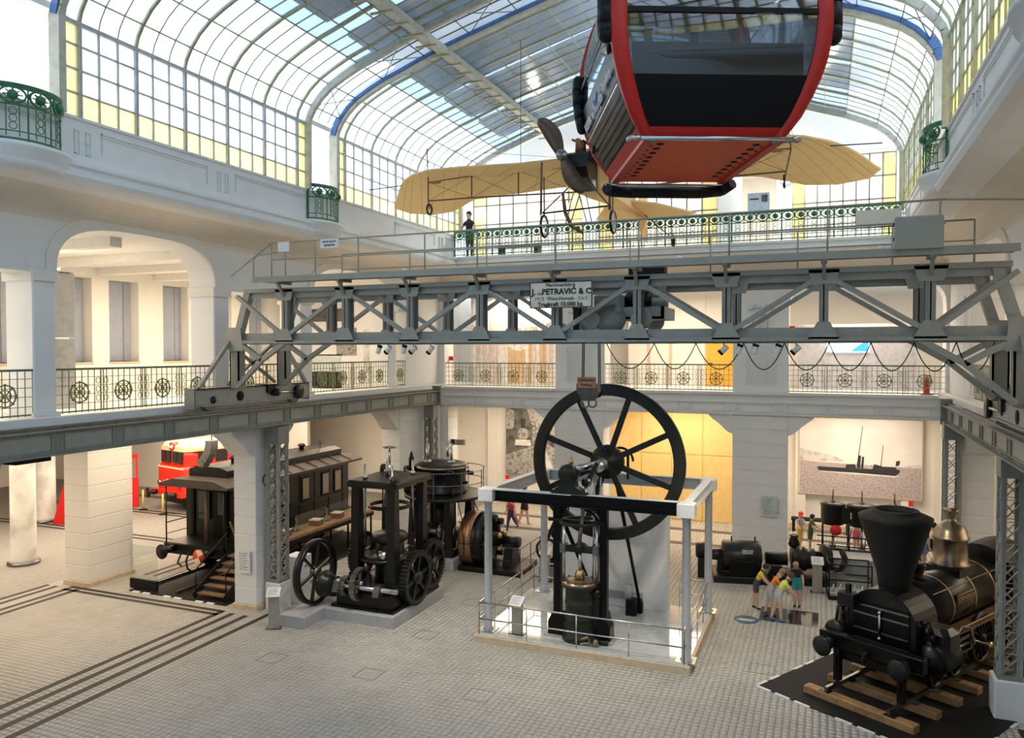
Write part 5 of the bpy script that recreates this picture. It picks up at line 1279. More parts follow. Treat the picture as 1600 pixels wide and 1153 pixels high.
# ================================================================ BLACK STEAM LOCOMOTIVE (right)
mat('boiler_black',(.014,.011,.010),.28,.0,var=.12,scale=3)
TH=-math.radians(31)
mtb=thing('display_mat','black floor mat with white edge marks under the steam locomotive','mat',(1.03,19.0,0),TH)
B().box(-2.1,2.35,-1.25,7.5,0,.02).build('mat','black_matte',mtb)
b=B()
for k in range(14): 
    if k%3!=2: b.box(-2.15,-2.08,-1.2+k*.5,-.85+k*.5,.0,.024)
for k in range(9):
    if k%4!=3: b.box(-2.1+k*.5,-1.72+k*.5,-1.3,-1.23,.0,.024)
for k in range(14):
    if k%3!=1: b.box(2.35,2.42,-1.2+k*.5,-.9+k*.5,.0,.024)
b.build('edge_marks','paper',mtb)['kind']='stuff'
for k in range(8):
    y=-.55+k*1.02
    s=thing('railway_sleeper','timber railway sleeper under the steam locomotive, '+('frontmost below the buffer beam','second from the buffer beam','third from the buffer beam','fourth from the buffer beam','fifth from the buffer beam','sixth from the buffer beam','seventh from the buffer beam','rearmost below the firebox')[k],'sleeper',(1.03+y*math.sin(-TH),19.0+y*math.cos(TH),.02),TH,'timber sleepers below the locomotive')
    B().bbox(-1.25,1.3,-.13,.13,0,.16,.015).build('timber','wood',s); 
    for sx in (-1,1): B().box(sx*.75-.12,sx*.75+.12,-.1,.1,.16,.175).build('tie_plate','black_iron',s)
lo=thing('steam_locomotive','black steam locomotive with funnel chimney and brass steam dome','locomotive',(1.03,19.0,.2),TH)
def lp(b,n,m,par=None,label=None): return b.build(n,m,par or lo,label=label)
for sx in (-1,1): lp(B().box(sx*.72-.035,sx*.72+.035,-.6,7.2,-.0,.1),'rail','steel_dark')
z0=-.2   # local z = world - .2
lp(B().bbox(-1.2,1.2,-.12,.12,.88,1.2,.02),'buffer_beam','black_paint')
for sx in (-1,1):
    bf=lp(B().lathe([(.13,-.05),(.13,-.2),(.08,-.24),(.08,-.38),(.22,-.40),(.235,-.43),(.2,-.47),(0,-.48)],22,(sx*.88,-.1,.98),'Y'),'buffer','black_iron')
    lp(B().box(sx*.74-.07,sx*.74+.07,-.15,.0,.12,.9).tube((sx*.74,-.1,.15),(sx*.74,-.2,.7),.03),'rail_guard','black_paint')
lp(B().torus((0,-.25,.9),.08,.022,'X',12,6).tube((0,-.1,1.0),(0,-.3,1.0),.05),'coupling_hook','black_iron')
lp(B().box(-.75,.75,0,7.0,.62,.80),'frame','black_paint')
# smokebox and boiler, axis along y at z 1.55
zc=1.62
sbx=lp(B().prism([(-.78,.82),(.78,.82),(.78,zc)]+[(.78*math.cos(t),zc+.70*math.sin(t)) for t in [PI*k/14 for k in range(1,14)]]+[(-.78,zc)],.45,1.5,'Y'),'smokebox','black_iron')
rv=B()
for k in range(22):
    t=PI*k/21; rv.sphere((.73*math.cos(t),.44,zc+.65*math.sin(t)),.018,5,3)
lp(rv,'rivets','black_iron',sbx)['kind']='stuff'
for z in (1.08,1.32,1.68,1.88): lp(B().box(-.64,.64,.41,.45,z-.02,z+.02),'door_strap','steel_dark',sbx)
lp(B().tube((0,.38,1.2),(0,.38,1.8),.03).sphere((0,.38,1.8),.05).sphere((0,.38,1.2),.05),'door_latch','steel',sbx); lp(B().box(-.66,.66,.425,.45,1.0,1.95),'smokebox_door','black_paint',sbx)
bo=lp(B().lathe([(.66,1.5),(.66,5.6)],36,(0,0,zc),'Y'),'boiler','boiler_black')
for y in (1.52,2.6,3.8,4.9): lp(B().lathe([(.672,y),(.672,y+.05)],36,(0,0,zc),'Y'),'boiler_band','brass',bo)
lp(B().prism([(-.8,.8),(.8,.8),(.85,1.8)]+[(.85*math.cos(t),1.8+.8*math.sin(t)) for t in [PI*k/14 for k in range(1,14)]]+[(-.85,1.8)],5.6,7.0,'Y'),'firebox','boiler_black')
lp(B().lathe([(.30,0),(.34,.02),(.36,.12),(.40,.4),(.78,1.62),(.80,1.70),(.62,1.78),(.50,1.80),(.50,1.86),(.44,1.86),(.42,1.7),(.42,1.2)],36,(0,1.05,zc+.62)),'chimney','black_matte')
lp(B().lathe([(.42,1.75),(0,1.74)],24,(0,1.05,zc+.62)),'chimney_inside','black_matte')
lp(B().box(-.42,.42,3.45,4.35,zc+.45,zc+.72),'dome_seat','boiler_black')
dm=lp(B().lathe([(.43,0),(.45,.03),(.45,.08),(.40,.12),(.385,.65),(.42,.68),(.43,.73),(.40,.76),(.36,.92),(.25,1.06),(.13,1.14),(.11,1.2),(.17,1.38),(.18,1.44),(0,1.44)],32,(0,3.9,zc+.70)),'steam_dome','bronze')
lp(B().lathe([(.18,0),(.12,.1),(.16,.3),(.2,.34),(.2,.4),(.05,.42),(0,.42)],18,(0,2.15,zc+.62)),'sand_filler','black_iron')
lp(B().path([(-.3,2.2,zc+1.0),(.0,2.15,zc+1.25),(.1,2.15,zc+1.1)],.02,6),'lever','black_iron')
npl=lp(B().box(.655,.70,2.75,3.65,1.72,1.92),'name_plate','brass')
lettering('STEINBRÜCK',.15,'brass',npl,Matrix.Translation((.705,3.2,1.815))@Matrix.Rotation(PI/2,4,'Z')@Matrix.Rotation(PI/2,4,'X'),.003)
lp(B().box(.702,.706,2.78,3.62,1.735,1.905),'plate_field','black_paint',npl)
for sx in (-1,1):
    lp(B().path([(sx*.62,1.6,zc+.52),(sx*.66,5.5,zc+.56)],.014,6),'handrail','steel_dark'); lp(B().box(sx*.70-.14,sx*.70+.14+.1*sx,1.6,6.0,1.14,1.19),'running_board','wood_dark'); lp(B().path([(sx*.95,1.7,1.3),(sx*.95,4.6,1.3)],.018,6),'reach_rod','brass')
    lp(B().lathe([(.0,.0),(.36,.0),(.38,.05),(.38,.75),(.36,.8),(0,.8)],26,(sx*.95,.75,.95),'Y'),'cylinder','black_iron'); lp(B().bbox(sx*.95-.36,sx*.95+.36,.8,1.5,1.15,1.62,.12),'valve_chest','boiler_black')
    lp(B().lathe([(0,.75),(.3,.75),(.32,.7),(.32,.62),(0,.6)],22,(sx*.95,0,.95),'Y').sphere((sx*.95,.58,.95),.07),'cylinder_cover','black_iron')
    lp(B().sphere((sx*.95,.56,1.0),.035).sphere((sx*.95,.56,.88),.035),'drain_cock','brass')
    lp(B().path([(sx*.8,.65,1.75),(sx*.98,.6,1.78),(sx*1.05,.65,1.55),(sx*1.05,.7,1.3)],.05,8),'steam_pipe','black_iron')
    lp(B().path([(sx*1.05,1.55,.9),(sx*1.08,1.7,1.25),(sx*1.08,2.0,1.45),(sx*1.08,2.5,1.3),(sx*1.08,2.6,.9)],.03,7),'steam_pipe','steel_dark')
    lp(B().tube((sx*1.02,1.5,.95),(sx*1.02,2.7,.95),.04).box(sx*1.02-.06,sx*1.02+.06,2.5,2.75,.87,1.03).box(sx*1.02-.03,sx*1.02+.03,1.6,2.7,1.08,1.12).box(sx*1.02-.03,sx*1.02+.03,1.6,2.7,.78,.82),'slide_bars','steel_dark')
    for (y,r,n,nm) in ((1.35,.38,8,'leading_wheel'),(2.35,.42,8,'leading_wheel'),(3.75,.62,12,'driving_wheel'),(5.2,.62,12,'driving_wheel')):
        zc2=r+.1
        w=lp(B().lathe([(r-.08,-.06),(r,-.06),(r+.025,-.05),(r+.025,.0),(r,.05),(r-.08,.06),(r-.08,-.06)],36,(sx*.80,y,zc2),'X'),nm,'black_iron')
        h=B().lathe([(0,-.09),(.1,-.09),(.1,.1),(0,.1)],14,(sx*.80,y,zc2),'X')
        for k in range(n): t=2*PI*k/n; h.beam((sx*.80,y,zc2),(sx*.80,y+(r-.06)*math.cos(t),zc2+(r-.06)*math.sin(t)),.04,.055,(1,0,0))
        lp(h,'wheel_spokes','black_iron',w)
    lp(B().tube((sx*1.02,2.7,.95),(sx*.98,3.75,.60),.035).box(sx*1.0-.03,sx*1.0+.03,3.72,5.25,.54,.62),'coupling_rod','steel_dark'); lp(B().lathe([(0,-.06),(.09,-.06),(.09,.06),(0,.06)],14,(sx*1.0,3.75,.58),'X').lathe([(0,-.06),(.09,-.06),(.09,.06),(0,.06)],14,(sx*1.0,5.2,.58),'X'),'rod_bearings','brass')
lp(B().bbox(-.85,-.45,.05,.35,1.85,2.15,.02).tube((-.65,.2,1.2),(-.65,.2,1.85),.02).box(-.7,-.6,.15,.25,2.15,2.35),'lantern','black_matte')
lp(B().lathe([(0,-.15),(.22,-.15),(.25,-.05),(.25,.15),(0,.15)],18,(-1.0,.3,1.15),'Y').path([(-1.0,.3,1.4),(-1.0,.35,1.7),(-.75,.4,1.78)],.035,7),'feed_pump','black_iron')
# ================================================================ BLACK RAILWAY CARRIAGE (left aisle)
X0,X1,Y0,Y1=-21.75,-18.9,20.5,28.4; XM=(X0+X1)/2
cm=thing('carriage_mat','black track bed mat with white edge marks under the railway carriage','mat',(XM,19.5,0),0,world=True)
part(B().box(-21.4,-17.3,18.75,28.5,0,.03),'mat','black_matte',cm)
b=B()
for k in range(9):
    if k%3!=2: b.box(-21.2+k*.45,-20.9+k*.45,18.68,18.76,0,.034)
part(b,'edge_marks','paper',cm)['kind']='stuff'
ca=thing('railway_carriage','black wooden railway carriage with open end platform and clerestory roof','carriage',(XM,24,.03),0,world=True)
part(B().box(X0+.1,X1-.1,Y0,Y1,1.0,1.22),'underframe','black_iron',ca)
bd=part(B().box(X0,X1,Y0+1.1,Y1-.6,1.2,3.25),'body','carriage_black',ca)

for k in range(7):
    y=Y0+1.1+k*.96; part(B().box(X1,X1+.025,y,y+.05,1.2,3.2),'body_batten','carriage_black',bd)
for z in (1.25,2.0,3.15): part(B().box(X1,X1+.03,Y0+1.1,Y1-.6,z,z+.06),'waist_rail','black_iron',bd)
for k,y in enumerate((22.2,23.4,24.6,25.9,26.75)):
    wf=part(B().box(X1+.005,X1+.04,y,y+.5,2.1,3.05),'window_frame','black_paint',bd); part(B().box(X1+.01,X1+.045,y+.06,y+.44,2.18,2.98),'window_pane','window_tan',wf)
part(B().prism([(X0-.12,3.22),(X1+.12,3.22),(X1+.12,3.3),(X1-.5,3.5),(X0+.5,3.5),(X0-.12,3.3)],Y0-.05,Y1+.3,'Y'),'roof','roof_brown',ca)
cl_=part(B().prism([(X0+.55,3.48),(X1-.55,3.48),(X1-.55,3.75),(X1-.9,3.86),(X0+.9,3.86),(X0+.55,3.75)],Y0+.7,Y1-.3,'Y'),'clerestory','black_iron',ca)
for k in range(9): y=Y0+1.0+k*.8; part(B().prism([(X1-.5,3.52),(X1+.1,3.33),(X1+.1,3.36),(X1-.5,3.56)],y,y+.04,'Y'),'roof_batten','black_iron',ca)
for y,x in ((Y0+2.0,XM),(Y0+4.2,XM+.3),(Y0+6.0,XM)): part(B().lathe([(.1,3.84),(.1,3.98),(.18,4.0),(.12,4.1),(0,4.12)],14,(x,y,0)),'roof_vent','black_iron',ca)
for y in (Y0+3.5,Y0+6.6): part(B().tube((XM+.5,y,3.84),(XM+.5,y,4.02),.015,n=6).torus((XM+.5,y,4.1),.07,.015,'Y',14,5),'lifting_eye','black_iron',ca)
# end platform
part(B().box(X0+.3,X0+.42,Y0+1.04,Y0+1.1,1.2,3.2).box(XM-.1,XM+.55,Y0+1.02,Y0+1.1,1.22,3.0),'end_door','black_paint',ca); part(B().box(XM+.15,XM+.45,Y0+1.0,Y0+1.03,2.1,2.9),'door_pane','window_dark',ca); part(B().box(XM-.75,XM-.25,Y0+1.0,Y0+1.08,1.9,2.9),'end_window','window_dark',ca)
part(B().tube((XM+.1,Y0+.5,1.22),(XM+.1,Y0+.5,3.25),.07),'brake_column','wood_dark',ca)
for x in (X0+.12,X1-.12): part(B().tube((x,Y0+.05,1.1),(x,Y0+.05,3.25),.025),'platform_post','black_iron',ca); part(B().path([(x,Y0+.08,1.9),(x,Y0+1.0,1.9)],.02,6).path([(x,Y0+.08,1.5),(x,Y0+1.0,1.5)],.015,6),'platform_rail','black_iron',ca)
part(B().path([(X1-.1,Y0+.3,2.1),(X1+.25,Y0+.3,1.35)],.03,6),'step_handle','wood_dark',ca)
part(B().box(X0+.1,X1-.1,Y0-.05,Y0+.12,.85,1.2),'buffer_beam','black_iron',ca)
for x in (XM-.85,XM+.85):
    bf=part(B().lathe([(.12,0),(.12,-.3),(.07,-.32),(.07,-.5),(.25,-.52),(.26,-.56),(0,-.58)],24,(x,Y0-.05,1.05),'Y'),'buffer','black_iron',ca)
dd=part(B().lathe([(.24,-.585),(.25,-.6),(0,-.605)],28,(XM+.85,Y0-.05,1.05),'Y'),'buffer_face','red_paint',ca,'red and yellow quartered buffer face')
for k in (0,2):
    part(B().add([(XM+.85,Y0-.668,1.05)]+[(XM+.85+.235*math.cos(t),Y0-.664,1.05+.235*math.sin(t)) for t in [PI/2*k+.5+PI/2*q/6 for q in range(7)]],[(0,q,q+1) for q in range(1,7)]),'buffer_quarter','cream',dd)
part(B().path([(XM-.1,Y0-.1,1.0),(XM-.05,Y0-.3,.75),(XM+.05,Y0-.35,.5),(XM+.1,Y0-.25,.4)],.035,6).path([(XM-.45,Y0-.1,.95),(XM-.5,Y0-.25,.6),(XM-.35,Y0-.2,.5)],.03,6),'coupling_chain','black_iron',ca)
for y in (Y0+1.6,Y1-1.8):
    for x in (XM-.75,XM+.75):
        part(B().lathe([(0,-.06),(.46,-.06),(.49,-.05),(.49,.02),(.46,.06),(0,.06)],28,(x,y,.55),'X'),'wheel','black_iron',ca)
    part(B().box(XM-1.1,XM+1.1,y-.6,y+.6,.7,.95),'bogie_frame','black_iron',ca)
for x in (XM-.72,XM+.72): part(B().box(x-.035,x+.035,19.0,28.4,.03,.12),'rail','steel_dark',ca)
# stairs up to the carriage
st=thing('access_stairs','dark steel access stairs with timber treads beside the carriage','stairs',(-17.9,19.6,.03),0,world=True)
for k in range(5): part(B().box(-18.7,-17.5,18.95+k*.28,19.22+k*.28,.16+k*.17,.2+k*.17),'tread','wood_dark',st)
for x in (-18.72,-17.48): part(B().beam((x,18.85,.12),(x,20.4,1.05),.04,.22),'stringer','black_matte',st); part(B().path([(x,18.9,.9),(x,20.4,1.85)],.022,8).tube((x,18.95,.15),(x,18.95,.92),.02).tube((x,20.3,1.0),(x,20.3,1.8),.02),'stair_rail','black_matte',st)
part(B().box(-18.7,-17.5,20.35,21.85,1.0,1.06),'landing','wood_dark',st)
gpn=thing('glass_guard','clear glass guard panel on a black foot in front of the carriage','glass panel',(-21.6,19.0,.03),0,world=True)
mg=bpy.data.materials.new('clear_glass'); mg.use_nodes=True; nn=mg.node_tree; nn.nodes.clear(); oo=nn.nodes.new('ShaderNodeOutputMaterial'); tt=nn.nodes.new('ShaderNodeBsdfTransparent'); tt.inputs[0].default_value=(.90,.94,.93,1); gg=nn.nodes.new('ShaderNodeBsdfGlossy'); gg.inputs['Roughness'].default_value=.02; mm=nn.nodes.new('ShaderNodeMixShader'); mm.inputs[0].default_value=.07; nn.links.new(tt.outputs[0],mm.inputs[1]); nn.links.new(gg.outputs[0],mm.inputs[2]); nn.links.new(mm.outputs[0],oo.inputs[0]); MT['clear_glass']=mg
part(B().box(-21.6,-20.4,18.98,19.0,.03,1.5),'pane','clear_glass',gpn); part(B().box(-21.6,-20.4,18.95,19.03,.03,.35),'foot','black_matte',gpn)
# showcase along the carriage
sc=thing('showcase','long glass showcase with timber table along the carriage','showcase',(-18.2,25,.03),0,world=True)
part(B().box(-18.75,-17.75,21.9,28.0,1.15,1.25),'table_top','wood',sc); part(B().box(-18.75,-17.75,21.9,28.0,1.0,1.15),'table_edge','black_matte',sc)
for y in (22.2,24.2,26.2,27.9): part(B().box(-18.7,-18.64,y-.03,y+.03,.03,1.0),'leg','black_matte',sc); part(B().box(-17.86,-17.8,y-.03,y+.03,.03,1.0),'leg','black_matte',sc)
part(B().box(-17.80,-17.785,21.95,27.95,1.25,2.0),'pane','clear_glass',sc)
for k,(y,s) in enumerate(((22.7,.4),(24.6,.42),(26.0,.42))):
    t=thing('red_case','small red display case on the showcase table, '+('nearest','middle','farthest')[k]+' of three','box',(-18.2,y,1.25),.2,'red cases on the showcase table'); B().bbox(-.2,.2,-s/2,s/2,0,.2,.01).build('case','red_dark',t); B().box(-.21,.21,-s/2-.01,s/2+.01,.2,.23).build('lid','sign_cream',t)
for k,(y) in enumerate((23.5,25.4)):
    t=thing('track_tool','small dark machine part on the showcase table, '+('nearer','farther')[k]+' one','tool',(-18.3,y,1.25),.4*k,'machine parts on the showcase table'); B().lathe([(.16,0),(.16,.05),(.05,.1),(.06,.35),(.02,.5),(0,.5)],12).build('stem','steel_dark',t); B().beam((-.02,-.18,.3),(.02,.2,.42),.05,.1).build('arm','black_iron',t)
# ================================================================ RED LOCOMOTIVE
rl=thing('diesel_locomotive','red diesel locomotive with cream roof in the left aisle','locomotive',(-30.2,29.4,0),math.radians(-14))
def rp(b,n,m,par=None,label=None): return b.build(n,m,par or rl,label=label)
def rsec(y,w,z0,z1,r=.5,n=5):
    pts=[(-w,y,z0),(-w,y,z1-r)]
    for k in range(1,n+1): t=PI-PI/2*k/n; pts.append((-w+r+r*math.cos(t),y,z1-r+r*.7*math.sin(t)))
    for k in range(n): t=PI/2-PI/2*k/n; pts.append((w-r+r*math.cos(t),y,z1-r+r*.7*math.sin(t)))
    pts+=[(w,y,z1-r),(w,y,z0)]; return pts
rows=[rsec(-.35,1.1,1.0,2.35,.3),rsec(-.1,1.4,1.0,2.4,.3),rsec(0,1.45,1.0,2.4,.3),rsec(7,1.45,1.0,2.4,.3)]
b=B().sheet(rows,False); b.f.append(tuple(range(len(rows[0])))); b.sm.append(False); rp(b,'body','red_paint')
rows=[rsec(-.2,1.05,2.3,3.15,.35),rsec(.1,1.35,2.3,3.2,.4),rsec(2.2,1.38,2.3,3.2,.4),rsec(2.4,1.3,2.3,3.1,.4)]
b=B().sheet(rows,False); b.f.append(tuple(range(len(rows[0])))); b.sm.append(False); cabr=rp(b,'cab','red_paint')
rows=[rsec(-.22,1.06,2.98,3.3,.25),rsec(.1,1.38,3.0,3.5,.4),rsec(2.3,1.4,3.0,3.5,.4),rsec(2.5,1.2,3.0,3.3,.3)]
b=B().sheet(rows,False); b.f.append(tuple(range(len(rows[0])))); b.sm.append(False); rp(b,'cab_roof','cream')
rp(B().box(-1.46,1.46,-.05,7,2.12,2.2).box(-1.12,1.12,-.37,-.3,2.12,2.2),'cream_stripe','cream')
for x0,x1 in ((-.92,-.12),(.12,.92)):
    f=rp(B().box(x0,x1,-.30,-.14,2.4,2.98),'windscreen','window_dark',cabr); rp(B().box((x0+x1)/2-.01,(x0+x1)/2+.01,-.315,-.3,2.5,2.98),'wiper','black_matte',f)
for y in (.35,1.3): rp(B().box(1.36,1.40,y,y+.65,2.4,2.95),'side_window','window_dark',cabr)
rp(B().lathe([(.0,-.34),(.16,-.34),(.2,-.3),(.2,0)],18,(0,0,3.22),'Y'),'headlamp','red_paint'); 
for x in (-.12,.12): rp(B().lathe([(0,-.37),(.09,-.37),(.1,-.33)],14,(x,0,3.2),'Y'),'lamp_glass','paper')
for x in (-.85,.85): rp(B().lathe([(0,-.5),(.11,-.5),(.13,-.46),(.1,-.3)],14,(x,0,1.35),'Y'),'marker_lamp','steel')
npz=rp(B().box(-.35,.35,-.375,-.355,1.35,1.62),'number_plate','red_bright'); lettering('2043.24',.22,'paper',npz,Matrix.Translation((0,-.38,1.48))@Matrix.Rotation(PI/2,4,'X'),.003)
rp(B().box(-1.4,1.4,-.6,0,.78,1.02),'buffer_beam','red_paint'); rp(B().box(-1.1,1.1,0,7,.3,.8),'underframe','black_iron')
for x in (-.88,.88): rp(B().lathe([(.13,-.55),(.13,-.8),(.07,-.82),(.07,-1.0),(.25,-1.02),(.25,-1.06),(0,-1.08)],22,(x,0,.9),'Y'),'buffer','black_iron')
rp(B().path([(0,-.6,.85),(0,-.8,.6),(0,-.75,.4)],.04,6),'coupling','black_iron')
for y in (.9,2.6,5.4):
    for x in (-.75,.75): rp(B().lathe([(0,-.06),(.46,-.06),(.49,0),(.46,.06),(0,.06)],24,(x,y,.49),'X'),'wheel','black_iron')
for x,l in ((-1.25,'left'),(.55,'right')):
    q=thing('barrier_post','yellow barrier post in front of the red locomotive, '+l+' one','post',(-30.45+x,28.35-x*.25,0),0,'yellow barrier posts'); B().tube((0,0,.03),(0,0,1.0),.045).build('post','yellow_glass',q); B().lathe([(.2,0),(.2,.03),(.05,.05)],18).build('foot','black_matte',q)

mat('plaque_green',(.55,.63,.58),.4); mat('speaker_grey',(.12,.12,.115),.5); mat('partition_grey',(.5,.5,.54),.6); mat('sheet_metal',(.48,.50,.50),.3,.7,var=.06); mat('board_blue',(.62,.68,.76),.5); mat('lamp_white',(.9,.9,.9),.4,emit=((1,1,1),2.0))
# ================================================================ TURBINE GENERATOR SET
gs=thing('turbine_generator_set','low black turbine and generator set before the back pillar','generator',(-1.9,28.1,0),.2)
def gq(b,n,m,par=None): return b.build(n,m,par or gs)
gq(B().bbox(-1.75,.15,-.75,.75,0,.22,.03),'base_frame','black_iron'); gq(B().bbox(.15,2.3,-.6,.6,0,.3,.03),'turbine_base','black_iron')
gq(B().lathe([(.0,-.7),(.3,-.7),(.5,-.66),(.54,-.6),(.54,.55),(.5,.62),(.3,.66),(0,.66)],32,(-.75,0,.78),'X'),'generator_drum','black_iron'); gq(B().bbox(-1.2,-.3,-.62,-.4,.22,.75,.03),'side_cover','black_paint')
npx=gq(B().box(-.78,-.42,-.53,-.5,.98,1.12),'name_plate','photo_mid')
for x in (-1.1,-.3): gq(B().tube((x,0,1.3),(x,0,1.48),.025),'lifting_eye','black_iron')
gq(B().prism([(-1.62,0),(-1.35,0),(-1.4,.75),(-1.57,.75)],-.2,.2,'Y').lathe([(0,-.3),(.2,-.3),(.2,.25),(.1,.3),(0,.3)],18,(-1.62,0,.8),'X'),'bearing_pedestal','black_iron')
gq(B().box(-2.25,-1.98,-.25,.25,0,.7).lathe([(0,-.2),(.24,-.2),(.28,-.1),(.28,.1),(.2,.2),(0,.2)],18,(-2.12,0,.92),'X'),'exciter','black_iron')
gq(B().lathe([(.0,-.2),(.22,-.2),(.22,.5),(.26,.52),(0,.55)],20,(.25,0,.75),'X').prism([(.05,.2),(.8,.2),(.6,.5),(.2,.5)],-.35,.35,'Y'),'coupling_housing','black_iron')
gq(B().lathe([(.2,.0),(.42,.02),(.44,.1),(.5,.12),(.5,.2),(.42,.24),(.38,.4),(.42,.42),(.42,.46),(.36,.5),(.32,.7),(.36,.72),(.36,.78),(.28,.82),(.25,1.0),(0,1.0)],28,(.9,0,.78),'X'),'turbine_casing','black_iron')
gq(B().lathe([(0,-.15),(.45,-.15),(.48,0),(.45,.15),(0,.15)],26,(2.05,0,.85),'X'),'governor_disc','black_iron'); gq(B().lathe([(.16,0),(.2,.1),(.12,.3),(.15,.35),(0,.36)],14,(1.0,0,1.2)).torus((1.0,0,1.58),.14,.02,'Z',14,5),'valve_wheel','black_iron')
gq(B().path([(2.2,-.3,.5),(2.45,-.45,.6),(2.6,-.45,.9),(2.5,-.3,1.2)],.1,8),'steam_pipe','black_iron')
# ================================================================ TRIPLE EXPANSION ENGINE
te=thing('triple_cylinder_engine','dark three cylinder marine engine standing before the ship picture','engine',(1.45,31.4,0),0,world=True)
blk=B()
for k,(x,r) in enumerate(((.35,.42),(1.35,.5),(2.45,.55))):
    part(B().lathe([(r*.9,1.45),(r,1.5),(r,2.15),(r*1.06,2.17),(r*1.06,2.22),(r*.6,2.28),(0,2.3)],26,(x,31.4,0)),'cylinder','green_black',te)
    part(B().tube((x,31.4,2.25),(x,31.4,2.75),.03,n=8).lathe([(0,2.26),(.1,2.26),(.08,2.36),(0,2.36)],12,(x,31.4,0)),'tail_rod','steel_dark',te)
    part(B().tube((x,31.3,.5),(x,31.3,1.5),.04,n=8),'piston_rod','steel',te); part(B().lathe([(0,-.12),(.2,-.12),(.2,.12),(0,.12)],16,(x,31.4,.5),'X'),'crank','steel_dark',te)
part(B().bbox(.1,2.8,31.1,31.7,1.55,2.15,.03),'cylinder_block','green_black',te)
part(B().box(.95,1.08,31.05,31.11,1.75,1.98),'sight_opening','cream',te)
for x in (.0,.9,1.9,2.95):
    for y in (30.95,31.85): part(B().tube((x,y,.15),(x,y,1.55),.045,.035,n=8),'column','black_iron',te)
part(B().bbox(-.15,3.1,30.8,32.0,.0,.18,.03),'bedplate','black_iron',te); part(B().tube((-.1,31.4,.5),(3.1,31.4,.5),.07,n=10),'crankshaft','steel_dark',te)
b=B()
for z in (.75,1.1): b.path([(-.2,30.8,z),(3.1,30.8,z)],.025,6)
part(b,'guard_bars','black_iron',te); part(B().lathe([(0,-.02),(.2,-.02),(.2,.02),(0,.02)],22,(.45,30.75,1.35),'Y'),'red_disc','red_bright',te)
for k in range(5): part(B().tube((.2+k*.6,30.9,.2),(.5+k*.5,30.95,1.4),.02,n=6),'valve_rod','bronze',te)
# glass display case with engine model parts
dc=thing('display_case','low glass display case with grey base between turbine set and locomotive','display case',(.8,27.0,0),.1)
B().box(-.65,.65,-.4,.4,0,.12).build('base','black_matte',dc); B().box(-.6,.6,-.35,.35,.12,.2).build('tray','plinth_grey',dc)
b=B()
for x in (-.63,.63):
    for y in (-.38,.38): b.box(x-.02,x+.02,y-.02,y+.02,.1,1.15)
for z in (.65,1.15):
    b.box(-.65,.65,-.4,-.36,z-.02,z+.02).box(-.65,.65,.36,.4,z-.02,z+.02).box(-.65,-.61,-.4,.4,z-.02,z+.02).box(.61,.65,-.4,.4,z-.02,z+.02)
b.build('frame','black_matte',dc); B().box(-.62,.62,-.39,-.38,.12,1.13).build('pane','clear_glass',dc)
for k in range(5): B().tube((-.5+.22*k,-.1,.2),(-.45+.22*k,.1,.35+.05*(k%2)),.05,n=8).build('model_part','steel',dc)
tb_=thing('grey_plinth_bench','long grey plinth table behind the display case','plinth',(1.6,29.4,0),.05); B().bbox(-1.3,1.3,-.5,.5,0,.75,.02).build('block','plinth_grey',tb_); B().box(-1.35,1.35,-.55,.55,.75,.8).build('top','frame_grey',tb_)
se=thing('small_engine','small black engine on a white plinth left behind the flywheel frame','engine',(-8.75,25.6,0),0)
B().bbox(-.5,.5,-.4,.4,0,.45,.02).build('plinth','plinth_grey',se); B().bbox(-.45,.45,-.35,.35,.45,.65,.03).build('bedplate','black_iron',se); B().lathe([(.2,.65),(.18,1.4),(.24,1.45),(.24,1.7),(.1,1.8),(0,1.8)],18,(.1,0,0)).build('cylinder','black_iron',se)
B().lathe([(.34,-.06),(.4,-.06),(.4,.06),(.34,.06),(.34,-.06)],28,(-.25,-.2,1.0),'Y').build('flywheel','black_iron',se); B().beam((-.6,0,.65),(.0,0,2.0),.08,.12).build('frame_leg','black_iron',se)
# ================================================================ PICTURES ON THE REAR WALL
def flat(poly,y,mat_,par,n): return B().prism(poly,y,y+.004,'Y').build(n,mat_,par)
sp_=thing('ship_picture','large framed photograph of a steam ship at sea on the rear wall','picture',(1.45,37.0,1.6),0,world=True); Yp=36.93
B().box(-1.0,3.92,Yp,37.2,1.58,4.98).build('print_board','sky_print',sp_)
flat([(-.98,1.6),(3.9,1.6),(3.9,2.95),(-.98,3.05)],Yp-.004,'sea_print',sp_,'sea'); flat([(-.98,3.05),(.9,3.1),(.5,3.3),(-.2,3.45),(-.98,3.62)],Yp-.005,'photo_light',sp_,'hills'); flat([(3.2,2.98),(3.9,2.95),(3.9,3.12),(3.5,3.08)],Yp-.005,'photo_light',sp_,'far_shore')
flat([(-.25,2.83),(-.18,2.66),(2.9,2.58),(3.05,2.72),(3.08,2.86),(1.5,2.82)],Yp-.010,'photo_ink',sp_,'ship_hull'); flat([(-.3,2.62),(1.2,2.56),(2.9,2.52),(3.1,2.57),(1.2,2.63)],Yp-.012,'sky_print',sp_,'bow_wave')
flat([(.9,2.83),(.95,2.98),(1.3,3.0),(1.35,2.83)],Yp-.010,'photo_ink',sp_,'bridge_house'); flat([(1.38,2.83),(1.44,3.4),(1.54,3.4),(1.50,2.83)],Yp-.011,'photo_ink',sp_,'funnel'); flat([(1.53,2.83),(1.58,3.35),(1.66,3.35),(1.63,2.83)],Yp-.011,'photo_ink',sp_,'funnel')
